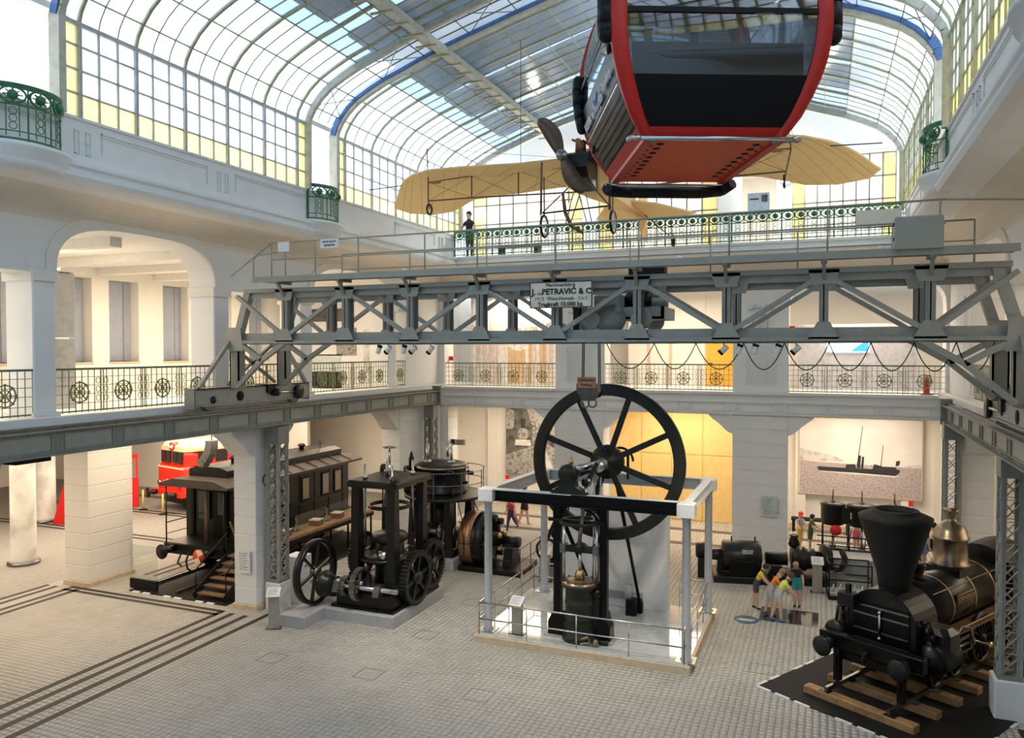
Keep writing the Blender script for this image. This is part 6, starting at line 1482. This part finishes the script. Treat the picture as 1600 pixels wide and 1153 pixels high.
flat([(1.36,2.9),(1.58,4.7),(1.60,4.7),(1.39,2.9)],Yp-.012,'photo_ink',sp_,'mast'); flat([(2.30,2.85),(2.40,3.9),(2.42,3.9),(2.33,2.85)],Yp-.012,'photo_ink',sp_,'mast'); flat([(2.0,2.84),(2.05,3.05),(2.2,3.02),(2.4,2.95),(2.9,2.95),(2.95,2.86)],Yp-.010,'photo_ink',sp_,'crew_on_deck'); flat([(2.9,3.0),(2.92,3.22),(3.08,3.25),(3.04,3.05)],Yp-.010,'photo_ink',sp_,'flag')
B().box(-1.04,3.96,Yp+.02,Yp+.08,1.54,1.58).box(-1.04,3.96,Yp+.02,Yp+.08,4.98,5.02).box(-1.04,-1.0,Yp+.02,Yp+.08,1.54,5.02).box(3.92,3.96,Yp+.02,Yp+.08,1.54,5.02).build('frame','sand',sp_)
lp_=thing('train_picture','tall dark photograph of an old steam train on the rear wall','picture',(-13.9,37.0,1.6),0,world=True)
B().box(-15.35,-12.5,Yp,37.2,1.6,5.05).build('print_board','photo_dark',lp_)
flat([(-15.33,1.62),(-12.52,1.62),(-12.52,2.9),(-13.2,3.35),(-13.6,3.2),(-15.33,2.6)],Yp-.004,'photo_mid',lp_,'track_bed'); flat([(-13.9,1.62),(-12.6,1.62),(-13.0,2.6),(-13.3,3.2)],Yp-.006,'photo_light',lp_,'path')
flat([(-14.4+.32*math.cos(t),3.7+.32*math.sin(t)) for t in [2*PI*k/20 for k in range(20)]],Yp-.008,'photo_mid',lp_,'smokebox'); flat([(-14.5,4.0),(-14.3,4.0),(-14.25,4.5),(-14.55,4.5)],Yp-.008,'photo_ink',lp_,'chimney'); flat([(-14.85,3.1),(-13.95,3.1),(-14.0,3.4),(-14.8,3.4)],Yp-.009,'photo_light',lp_,'buffer_beam'); flat([(-13.9,3.2),(-13.2,3.25),(-13.1,3.9),(-13.85,4.1)],Yp-.007,'photo_mid',lp_,'coaches'); flat([(-15.33,3.9),(-14.9,4.0),(-14.9,4.9),(-15.33,5.03)],Yp-.006,'photo_mid',lp_,'station'); flat([(-13.9,4.2),(-12.52,3.6),(-12.52,5.03),(-14.2,5.03)],Yp-.005,'photo_mid',lp_,'trees')
# ================================================================ SMALL FITTINGS
def simple(b,n,m,label,cat,group=None): return tag(b.build(n,m),label,cat,group)
t=thing('bench','long dark bench under the ship picture','bench',(-.1,36.3,0),0); B().box(-1.2,1.2,-.25,.25,.5,.58).build('seat','black_matte',t)
for x in (-1.1,1.1): B().box(x-.06,x+.06,-.22,.22,0,.5).build('leg','black_matte',t)
t=thing('white_cabinet','white two part cabinet beside the lattice column','cabinet',(-15.62,20.15,0),0); B().bbox(-.3,.3,-.3,.3,0,.85,.01).build('lower_body','white_paint',t); B().bbox(-.3,.3,-.3,.3,.87,1.45,.01).build('upper_body','white_paint',t); B().box(.3,.32,-.05,.05,1.1,1.14).build('handle','steel_dark',t)
t=thing('wall_plaque','white information plaque on the pillar beside the carriage stairs','plaque',(-16.5,18.7,1.2),0,world=True); part(B().box(-16.72,-16.28,18.66,18.70,1.15,1.85),'board','paper',t); b=B()
for k in range(8): b.box(-16.67,-16.35-.04*(k%3),18.655,18.66,1.75-k*.07,1.77-k*.07)
part(b,'print_lines','photo_mid',t)['kind']='stuff'
t=thing('wall_plaque','pale green plaque on the pillar left of the ship picture','plaque',(-1.9,30.95,1.6),0,world=True); part(B().box(-2.2,-1.6,30.92,30.96,1.62,2.42),'board','plaque_green',t); b=B()
for k in range(8): b.box(-2.12,-1.75-.05*(k%3),30.914,30.92,2.3-k*.08,2.32-k*.08)
part(b,'print_lines','photo_mid',t)['kind']='stuff'
t=thing('direction_sign','small tan direction sign on the corner pillar','sign',(-15.4,31.3,3.8),0,world=True); part(B().box(-15.72,-15.02,31.30,31.34,3.72,3.98),'board','sand',t); part(B().box(-15.72,-15.55,31.29,31.30,3.72,3.98),'icon_field','ink',t); lettering('Eisenbahn',.085,'ink',t,FRONT(-15.27,31.29,3.9)); lettering('Railways',.085,'ink',t,FRONT(-15.27,31.29,3.79))
t=thing('cable_coil','loop of cable hanging on the pillar beside the lattice column','cable',(-16.05,19.0,4.0),0,world=True); part(B().torus((-16.04,19.15,4.0),.16,.012,'X',18,5),'loop','red_dark',t); part(B().torus((-16.04,19.2,3.98),.18,.01,'X',18,5),'loop','black_matte',t); part(B().tube((-16.04,19.17,4.15),(-16.04,19.17,5.5),.008,n=4),'lead','black_matte',t)
t=thing('line_array_speaker','curved grey line array loudspeaker hanging over the carriage','loudspeaker',(-19.0,20.0,4.15),0,world=True)
for k in range(6): 
    a=k*.09; b=B(); b.M=Matrix.Translation((-19.0-.014*k*k,20.0,4.92-k*.14))@Matrix.Rotation(a*1.6,4,'Y'); b.bbox(-.14,.14,-.16,.16,-.075,.075,.01); part(b,'speaker_element','speaker_grey',t)
part(B().tube((-19.0,20.0,5.0),(-19.0,20.0,5.62),.02),'hanger','steel_dark',t)
t=thing('hanging_projector','black flat projector box under the near left girder','projector',(-17.6,12.4,5.3),0,world=True); part(B().bbox(-18.1,-17.2,12.0,12.9,5.36,5.56,.02),'box','black_matte',t); part(B().tube((-17.65,12.45,5.5),(-17.65,12.45,5.62),.04),'mount','black_iron',t)
t=thing('red_kiosk','bright red wedge shaped kiosk far left behind the pillar','kiosk',(-32.5,25.3,0),.2); B().prism([(-.55,0),(.6,0),(.6,2.0),(.1,2.0)],-.5,.5,'Y').build('body','red_bright',t); B().box(.05,.6,-.45,.45,2.0,2.1).build('top','black_matte',t); B().path([(.1,0,2.1),(.35,0,3.0),(.5,0,3.6)],.04,6).build('arm','red_bright',t)
t=thing('red_booth_panel','red booth panel with window openings left of the red locomotive','booth',(-33.0,28.8,0),.5); B().box(-.6,.6,-.05,.05,0,1.5).build('lower_panel','red_bright',t)
for x in (-.57,-.02,.53): B().box(x-.04,x+.04,-.05,.05,1.5,2.5).build('mullion','red_bright',t)
B().prism([(-.6,2.5),(.6,2.5),(.6,2.75),(-.6,2.6)],-.05,.05,'Y').build('head','red_bright',t)
t=thing('display_table','black display table at the far left edge','table',(-33.5,20.0,0),0); B().box(-.8,.8,-.4,.4,.75,.82).build('top','black_matte',t)
for x in (-.75,.75):
    for y in (-.35,.35): B().box(x-.03,x+.03,y-.03,y+.03,0,.75).build('leg','black_matte',t)

# floor hatches, oval sign and glass floor window
hn=0
for (px,py) in ((576,1053),(748,1086),(665,992),(425,1028),(300,1096),(240,985),(738,941),(1195,835),(1153,920),(1190,1045)):
    p=at(px,py,Z=0); hn+=1
    o=B(); 
    for x0,x1,y0,y1 in ((-.3,.3,-.3,-.285),(-.3,.3,.285,.3),(-.3,-.285,-.3,.3),(.285,.3,-.3,.3)): o.box(x0,x1,y0,y1,0,.004)
    q=o.build('hatch_frame','steel_dark',fl); q.location=(p.x,p.y,0)
p=at(1166,968,Z=0); t=thing('floor_sticker','teal oval floor sticker left of the floor window','sticker',(p.x,p.y,.001),0); B().lathe([(.36,0),(.36,.004),(0,.004)],28).build('disc','teal',t); B().box(-.26,.2,-.1,-.06,.004,.006).box(-.2,.26,.0,.04,.004,.006).build('print','paper',t)
t=thing('floor_window','dark glass floor window where the children stand','window',(-.93,24.35,0),0); B().box(-.82,.88,-.62,.72,.0,.006).build('rim','steel_dark',t); B().box(-.78,.84,-.58,.68,.003,.009).build('pane','window_dark',t)
# ---- first floor end gallery contents
cu=thing('strip_curtain','striped printed strip curtain with lettering behind the left end gallery bay','curtain',(-13.2,33.6,6.38),0,world=True)
mat('strip_pink',(.78,.66,.60),.6); mat('strip_tan',(.72,.50,.28),.6); mat('strip_white',(.84,.80,.76),.6); mat('letter_brown',(.50,.27,.16),.6)
random.seed(5)
for k in range(30):
    x=-15.8+k*.175; tan=(k>9 and random.random()<.6)
    part(B().box(x+.005,x+.17,33.6+.03*(k%2),33.62+.03*(k%2),6.45,(8.5+.5*math.sin(k*.35)) if tan else 8.4),'strip','strip_tan' if tan else random.choice(['strip_pink','strip_white']),cu); part(B().box(x+.005,x+.17,33.6+.03*(k%2),33.62+.03*(k%2),(8.5+.5*math.sin(k*.35)) if tan else 8.4,10.6),'strip','strip_white',cu)
for ch,x,z,s in (('n',-13.3,9.0,.5),('i',-12.95,9.05,.5),('m',-12.55,9.05,.5),('K',-11.95,9.0,.75),('r',-11.55,8.95,.5),('l',-11.2,9.0,.5),('o',-10.98,8.95,.45),('n',-10.72,8.95,.5)): lettering(ch,s,'letter_brown',cu,FRONT(x,33.58,z))
mw=thing('screen_partition','grey partition wall with a bright video screen in the right end bay','partition',(1.5,34.4,6.38),0,world=True); part(B().box(-1.0,3.4,34.4,34.5,6.38,9.1),'panel','partition_grey',mw); part(B().box(.1,1.7,34.33,34.40,7.95,8.85),'screen','screen_white',mw); part(B().prism([(1.0,7.97),(1.65,7.97),(1.65,8.35),(1.4,8.3),(1.2,8.15)],34.32,34.33,'Y'),'screen_image','screen_blue',mw)

d=struct('door_2',B().box(-5.0,-3.75,35.8,35.9,6.4,8.9),'orange_door',label='orange door in the middle bay of the end gallery'); B().box(-4.85,-4.7,35.74,35.8,7.4,7.45).build('handle','steel_dark',d)
struct('wall_gallery_partition',B().box(-8.6,-5.05,35.8,35.95,6.38,10.85).box(-5.05,-3.7,35.85,35.95,6.38,10.85),'plaster_warm',label='warm white partition in the middle bay of the end gallery')
for x in (-7.6,-6.6): tag(B().box(x-.04,x+.04,35.70,35.8,6.4,8.6).build('wall_post','sand'),'slim tan post on the end gallery partition, '+('left' if x<-7 else 'right')+' one','post','tan posts')
t=thing('fire_extinguisher','red fire extinguisher behind the right end railing','extinguisher',(3.45,31.5,6.4),0); B().lathe([(.11,0),(.11,.5),(.07,.6),(.03,.64),(.03,.7),(0,.7)],16).build('bottle','red_bright',t); B().path([(0,0,.68),(.12,0,.72),(.14,0,.4)],.015,6).build('hose','black_matte',t); B().box(-.2,.2,-.15,.15,-.0,.0+.02).build('tray','steel_dark',t)
for x,y,z,l in ((-1.15,31.4,8.75,'beside the video screen'),(-15.8,31.4,7.55,'at the striped curtain')): tag(B().box(x-.1,x+.1,y+.04,y+.1,z,z+.2).build('fire_alarm_box','red_bright'),'small red fire alarm box '+l,'alarm')
tag(B().box(3.42,3.6,36.96,36.99,1.3,1.52).build('fire_sign','red_bright'),'small red and white fire sign beside the ship picture','sign'); tag(B().box(-15.4,-15.2,36.96,37.0,1.3,1.5).build('fire_sign','red_bright'),'small red fire sign below the train picture','sign')
t=thing('exit_light','white lit square sign in the yellow bay','sign',(-4.05,36.45,4.75),0); B().box(-.15,.15,-.05,.05,0,.25).build('lit_face','lamp_white',t); B().tube((0,0,.25),(0,0,.87),.012).build('rod','steel_dark',t)
# ---- left first floor
t=thing('metal_cabinet','tall grey sheet metal cabinet in the left gallery','cabinet',(-20.6,15.2,6.38),0); B().bbox(-.9,.9,-.35,.35,0,1.95,.02).build('lower_body','sheet_metal',t); B().bbox(-.9,.9,-.35,.35,2.0,3.8,.02).build('upper_body','sheet_metal',t); B().box(-.95,1.3,-.4,.4,3.82,3.88).build('top_shelf','white_paint',t)

t=thing('orange_vehicle','orange vehicle front at the far left of the gallery','vehicle',(-22.6,12.6,6.39),0); B().bbox(-.8,.8,-.6,.6,1.9,2.9,.1).build('body','orange_door',t); B().box(-.82,.82,-.62,.62,1.7,1.9).build('bumper','black_matte',t); B().box(-.7,.7,-.5,.5,0,1.7).build('underbody','black_iron',t); B().lathe([(0,-.65),(.14,-.65),(.16,-.55)],14,(.5,0,2.2),'Y').build('headlamp','paper',t)
for k,(x,y) in enumerate(((-19.5,14.6),(-20.5,25.5))):
    t=thing('ceiling_spot','small round ceiling lamp in the left gallery, '+('nearer' if k==0 else 'farther')+' one','lamp',(x,y,10.62),0,'gallery ceiling lamps'); B().lathe([(.09,0),(.1,.02),(.1,.08),(0,.08)],16).build('housing','paper',t); B().lathe([(0,-.01),(.075,-.01),(.075,0)],16).build('lens','lamp_glow',t)
    B().tube((0,0,.08),(0,0,.33),.015).build('stem','paper',t)
# exhibits seen in the far left gallery bay
t=thing('picture_panel','large pale panel with photographs in the far left gallery','panel',(-21,30.5,6.38),0); B().box(-2.2,2.2,-.05,.05,.0,4.0).build('board','paper',t); B().box(-1.9,.2,-.08,-.05,3.0,3.6).build('photo','photo_dark',t); B().box(-.3,.8,-.08,-.05,1.4,2.7).build('photo','photo_mid',t); B().box(1.2,1.9,-.08,-.05,.6,2.6).build('text_panel','photo_light',t)
t=thing('glass_vitrine','dark framed vitrine in the far left gallery','vitrine',(-20.0,27.8,6.39),0); B().box(-.6,.6,-.3,.3,0,.7).build('base','black_matte',t); B().box(-.58,.58,-.28,.28,.7,1.4).build('pane','clear_glass',t); B().box(-.62,.62,-.32,.32,1.4,1.45).build('lid','black_matte',t)
# ---- upper end balcony
for k,(px,py) in enumerate(((881,306),(1228,281))):
    p=at(px,py,Y=31.3); t=thing('flood_lamp','bright flood lamp on the upper balcony pilaster, '+('left' if k==0 else 'right')+' one','lamp',tuple(p),0,'flood lamps of the upper balcony')
    B().lathe([(.04,.2),(.12,.12),(.16,-.02),(.15,-.02),(.0,.05)],16,(0,0,0),'Y').build('reflector','paper',t); B().sphere((0,-.02,0),.09,12,8).build('bulb','lamp_glow',t); B().tube((0,.15,0),(0,.32,0),.02).build('bracket','steel_dark',t)
    L=bpy.data.lights.new('flood_light','POINT'); L.energy=330; L.color=(1,.93,.82); L.shadow_soft_size=.12; lo_=bpy.data.objects.new('flood_light',L); COL.objects.link(lo_); lo_.location=(p.x,p.y-.25,p.z)
t=thing('info_board','white information board behind the upper balcony railing','board',(-2.35,30.6,11.97),0); B().box(-.4,.4,-.03,.03,1.15,2.0).build('board','board_blue',t); B().box(.1,.32,-.04,-.03,1.65,1.92).build('picture','photo_dark',t); B().box(-.32,0,-.04,-.03,1.75,1.8).build('headline','ink',t)
for x in (-.3,.3): B().box(x-.02,x+.02,-.02,.02,0,1.15).build('leg','steel_dark',t)

t=thing('bench','dark slatted bench on the upper balcony behind the railing','bench',(-11.9,30.1,11.97),0); B().box(-.9,.9,-.25,.25,.38,.44).build('seat','black_matte',t)
for x in (-.8,.8): B().box(x-.08,x+.08,-.22,.22,0,.38).build('leg','black_matte',t)
for k,(y0) in enumerate((10.5,20.1)):
    t=thing('emergency_sign','small green emergency exit sign in the '+('near' if k==0 else 'far')+' upper opening','sign',(-18.95,y0+.5,13.9),0); B().box(0,.03,-.2,.2,-.1,.1).build('board','exit_green',t); B().box(.03,.035,-.02,.15,-.05,.05).build('pictogram','paper',t)
    t=thing('track_spot','black and white track spotlight below the ceiling of the '+('near' if k==0 else 'far')+' upper opening','spotlight',(-15.6,y0,14.98),0); B().tube((0,0,0),(0,0,-.12),.015).build('stem','paper',t); B().lathe([(0,-.12),(.06,-.12),(.06,.12),(0,.12)],12,(0,0,-.16),'Y').build('housing','black_matte',t)
# ================================================================ PEOPLE
def rot_dir(a,ab=0.,side=1):   # limb direction: hanging down, swung forward by a, out by ab
    return Vector((side*math.sin(ab)*math.cos(a*.5),-math.sin(a)*math.cos(ab),-math.cos(a)*math.cos(ab)))
def person(label,loc,rz,H,lean,cols,legs,arms,head=0.,long_pants=False,sleeve='short',hair='short',cap=None,group='visitors in the hall',skirt=False):
    s=H/1.70; V=[];E=[];Rd=[];bones=[]
    def vert(p,r): V.append(Vector(p)); Rd.append(r*s*(1.28 if r>.03 else 1.1)); return len(V)-1
    def bone(a,b,m): E.append((a,b)); bones.append((a,b,m))
    up=Vector((0,-math.sin(lean),math.cos(lean)))
    pel=Vector((0,0,0)); P=vert(pel,.125); 
    w=pel+up*.2*s; Wv=vert(w,.115); ch=pel+up*.42*s; C=vert(ch,.14); nk=ch+up*.15*s; N=vert(nk,.055)
    hu=Vector((0,-math.sin(lean+head),math.cos(lean+head))); hb=nk+hu*.09*s; Hb=vert(hb,.075); ht=nk+hu*.2*s; Ht=vert(ht,.095); tp=nk+hu*.27*s; T=vert(tp,.07)
    bone(P,Wv,'pants' if not skirt else 'shirt'); bone(Wv,C,'shirt'); bone(C,N,'shirt'); bone(N,Hb,'skin'); bone(Hb,Ht,'skin'); bone(Ht,T,'hair')
    low=0
    for sd,(hf,kf) in zip((-1,1),legs):
        hp=Vector((sd*.085*s,0,-.05*s)); a=vert(hp,.095); bone(P,a,'pants')
        kn=hp+rot_dir(hf)*.43*s; md=hp.lerp(kn,.6); m=vert(md,.082); k=vert(kn,.058); bone(a,m,'pants'); bone(m,k,'pants' if long_pants else 'skin')
        an=kn+rot_dir(hf-kf)*.43*s; cf=kn.lerp(an,.35); c=vert(cf,.056); n=vert(an,.038); bone(k,c,'pants' if long_pants else 'skin'); bone(c,n,'pants' if long_pants else 'skin')
        fa=max(-.6,min(.6,(hf-kf))); hl=an+Vector((0,.03*s,-.05*s)); e=vert(hl,.042); to=an+Vector((0,-.15*s*math.cos(fa*.5),-.055*s-.1*s*math.sin(-fa*.5)*0)); t=vert(to,.036); bone(n,e,'shoes'); bone(e,t,'shoes')
        low=min(low,hl.z-.042*s)
    hands=[]
    for sd,(af,ab,el) in zip((-1,1),arms):
        sh=ch+Vector((sd*.165*s,0,0))+up*.05*s; a=vert(sh,.058); bone(C,a,'shirt')
        d1=rot_dir(af,ab,sd); eb=sh+d1*.27*s; md=sh.lerp(eb,.55); m=vert(md,.046); e=vert(eb,.038); bone(a,m,'shirt'); bone(m,e,'shirt' if sleeve=='long' else 'skin')
        d2=rot_dir(af+el,ab*.5,sd); wr=eb+d2*.24*s; wv=vert(wr,.026); bone(e,wv,'skin'); pm=wr+d2*.07*s; pv=vert(pm,.032); bone(wv,pv,'skin')
        sidev=d2.cross(Vector((1,0,0))); sidev=sidev.normalized() if sidev.length>.1 else Vector((0,1,0))
        for q in range(5):
            if q==4: f=wr+d2*.03*s+sidev*.045*s; g=f+(d2*.6+sidev*.5).normalized()*.05*s; b0=wv
            else: f=pm+d2*.045*s+sidev*(q-1.5)*.018*s; g=f+d2*(.05-.006*abs(q-1.2))*s+Vector((-sd*.012*s,0,0)); b0=pv
            fi=vert(f,.009); gi=vert(g,.007); bone(b0,fi,'skin'); bone(fi,gi,'skin')
    off=Vector((0,0,-low))
    V=[v+off for v in V]
    me=bpy.data.meshes.new('person'); me.from_pydata([tuple(v) for v in V],E,[]); me.update()
    o=bpy.data.objects.new('person_tmp',me); COL.objects.link(o)
    md=o.modifiers.new('skin','SKIN'); 
    for i,r in enumerate(Rd): me.skin_vertices[0].data[i].radius=(r,r*(.72 if i in (P,Wv,C) else 1.))
    me.skin_vertices[0].data[0].use_root=True
    sb=o.modifiers.new('sub','SUBSURF'); sb.levels=1; sb.render_levels=1
    bpy.context.view_layer.update(); dg=bpy.context.evaluated_depsgraph_get(); m2=bpy.data.meshes.new_from_object(o.evaluated_get(dg)); m2.name='person'
    bpy.data.objects.remove(o); 
    root=bpy.data.objects.new('person',m2); COL.objects.link(root); root.location=loc; root.rotation_euler=(0,0,rz)
    root['label']=label; root['category']='person'; root['group']=group
    names=['skin','shirt','pants','shoes','hair']; m2.materials.clear()
    for n in names: m2.materials.append(cloth_mat(cols[n]))
    idx=[]
    for p in m2.polygons:
        c=p.center; best=9; bm='skin'
        for a,b,m in bones:
            A,Bv=V[a],V[b]; ab=Bv-A; f=max(0,min(1,(c-A).dot(ab)/max(1e-9,ab.length_squared))); d=(c-(A+ab*f)).length-(Rd[a]*(1-f)+Rd[b]*f)
            if d<best: best=d; bm=m
        idx.append(names.index(bm)); 
    m2.polygons.foreach_set('material_index',idx); m2.polygons.foreach_set('use_smooth',[True]*len(idx)); m2.update()
    # head details as children
    hc=V[Ht]; fw=Vector((0,-math.cos(lean+head),-math.sin(lean+head))); rt=Vector((1,0,0)); r=.112*s
    hb_=B(); hb_.M=Matrix.Translation(hc+hu*.025*s)@Matrix.Rotation(lean+head,4,'X')
    hb_.sphere((0,.018*s,.03*s),r*1.12,12,8,(.92,1.0,.95)); 
    if hair=='long': hb_.sphere((0,.07*s,-.07*s),r*.95,10,8,(.85,.6,1.5))
    if hair=='tail': hb_.sphere((0,.13*s,-.02*s),r*.45,8,6,(.8,.8,1.8))
    hb_.build('hair',cloth_mat(cols['hair']),root)
    fb=B(); fb.M=Matrix.Translation(hc)@Matrix.Rotation(lean+head,4,'X')
    fb.sphere((0,-.03*s,-.015*s),r*.93,12,8,(.8,.85,1.05)).sphere((0,-.118*s,-.02*s),.016*s,6,5,(.8,1,1.4)).sphere((-.083*s,.01*s,-.01*s),.024*s,6,5,(.5,.8,1.3)).sphere((.083*s,.01*s,-.01*s),.024*s,6,5,(.5,.8,1.3)); fb.build('face',cloth_mat(cols['skin']),root)
    eb_=B(); eb_.M=Matrix.Translation(hc)@Matrix.Rotation(lean+head,4,'X')
    for q in (-1,1): eb_.sphere((q*.03*s,-.105*s,.01*s),.009*s,6,4)
    eb_.box(-.022*s,.022*s,-.112*s,-.104*s,-.062*s,-.056*s); eb_.build('eyes_and_mouth',cloth_mat((.12,.05,.04)),root)
    if cap:
        cb_=B(); cb_.M=Matrix.Translation(hc+hu*.03*s)@Matrix.Rotation(lean+head,4,'X'); cb_.sphere((0,.01*s,.05*s),r*1.2,12,8,(.95,1.05,.8)).prism([(-.07*s,-.1*s),(.07*s,-.1*s),(.06*s,-.2*s),(-.06*s,-.2*s)],.03*s,.04*s,'Z'); cb_.build('cap',cloth_mat(cap),root)
    if skirt:
        sk=B().lathe([(.12*s,.02*s),(.15*s,-.12*s),(.22*s,-.36*s)],18,tuple(V[P])); sk.build('skirt',cloth_mat(cols['pants']),root)
    return root
CM={}
def cloth_mat(c):
    k=tuple(round(x,3) for x in c)
    if k not in CM: CM[k]=mat('cloth_%d'%len(CM),k,.8,var=.04,scale=12)
    return CM[k]
SK=(.62,.40,.29)
def cols(shirt,pants,shoes,hair,skin=SK): return dict(skin=skin,shirt=shirt,pants=pants,shoes=shoes,hair=hair)
st_=((.05,.0),(-.08,.05)); hang=((.1,.12,.15),(.05,.12,.15))
BR=(.10,.055,.03); BK=(.02,.017,.015)
person('boy in yellow shirt and grey shorts with blue shoes bending over the floor window',(-1.2,23.85,.009),1.9,1.38,.55,cols((.72,.75,.12),(.5,.5,.48),(.05,.3,.7),BR),((.15,.1),(-.2,.1)),((.55,.15,.2),(.6,.12,.25)),.25)
person('boy in orange shirt leaning over the floor window',(-1.45,24.25,.009),1.75,1.36,.5,cols((.80,.25,.04),(.42,.42,.42),(.05,.05,.06),(.35,.2,.1)),((.12,.05),(-.18,.05)),((.6,.1,.2),(.5,.1,.3)),.25)
person('child in yellow and orange shirt behind the bending boys',(-1.9,24.75,.0),1.6,1.33,.4,cols((.80,.6,.08),(.06,.06,.07),(.04,.04,.05),BK),((.1,.05),(-.1,.05)),((.6,.1,.2),(.5,.1,.3)),.3)
person('boy in black shirt and teal shorts looking down at the floor window',(-.72,25.42,.0),-.15,1.36,.25,cols((.02,.02,.022),(.03,.32,.38),(.03,.03,.03),(.35,.27,.2)),((.04,.0),(-.04,.0)),((.3,.35,.2),(.25,.3,.2)),.6)
person('child in red and navy striped top walking in the left bay',(-12.88,31.6,.0),-.4,1.32,.1,cols((.5,.06,.1),(.03,.05,.12),(.03,.03,.03),BK),((.35,.15),(-.4,.3)),((.4,.12,.3),(-.3,.12,.3)),0,True)
person('adult in red top walking behind the striped child',(-13.2,32.4,.0),-.6,1.66,.05,cols((.72,.05,.05),(.6,.08,.08),(.4,.4,.4),BR),((.25,.1),(-.25,.2)),hang,0,True)
person('woman in red top and black shorts with backpack in the left bay',(-12.75,32.9,.0),2.6,1.66,.05,cols((.75,.08,.06),(.02,.02,.02),(.5,.4,.35),BR),((.2,.05),(-.25,.15)),((.3,.2,.4),(.2,.2,.5)),0,hair='long')
person('child with red cap near the turbine set',(-.85,33.0,.0),.4,1.34,.1,cols((.45,.42,.44),(.65,.48,.14),(.2,.2,.2),BK),((.15,.05),(-.15,.1)),((.7,.1,.5),(.3,.1,.3)),.1,cap=(.8,.05,.04))
person('child in dark green clothes standing by the turbine set',(-.45,32.5,.0),1.2,1.36,.1,cols((.07,.13,.06),(.06,.11,.05),(.1,.1,.1),BK),((.05,.0),(-.08,.05)),((.9,.1,.3),(.8,.1,.3)),.1)
person('girl in white top and pink skirt behind the three cylinder engine',(1.25,33.3,.0),.2,1.45,.05,cols((.75,.62,.62),(.75,.12,.25),(.5,.4,.4),BR),st_,((.8,.2,.5),(.7,.2,.5)),.1,hair='long',skirt=True)
person('woman in black top and denim shorts beside the brass dome',(3.36,31.25,.0),.15,1.60,.03,cols((.02,.02,.025),(.16,.24,.36),(.5,.15,.12),BR),st_,hang,0,hair='long')
person('girl in pink top and black shorts running behind the woman in black',(3.75,32.2,.0),2.0,1.48,.15,cols((.72,.5,.48),(.02,.02,.02),(.1,.1,.1),BK),((.5,.2),(-.5,.6)),((.5,.2,1.0),(-.4,.2,.8)),0,hair='tail')
person('man in black shirt and trousers leaning on the upper balcony railing',(-14.1,29.85,11.97),.0,1.74,.08,cols((.015,.015,.017),(.02,.02,.022),(.03,.03,.03),BK),((.02,.0),(-.05,.0)),((.25,.55,.15),(.25,.55,.15)),0,True)
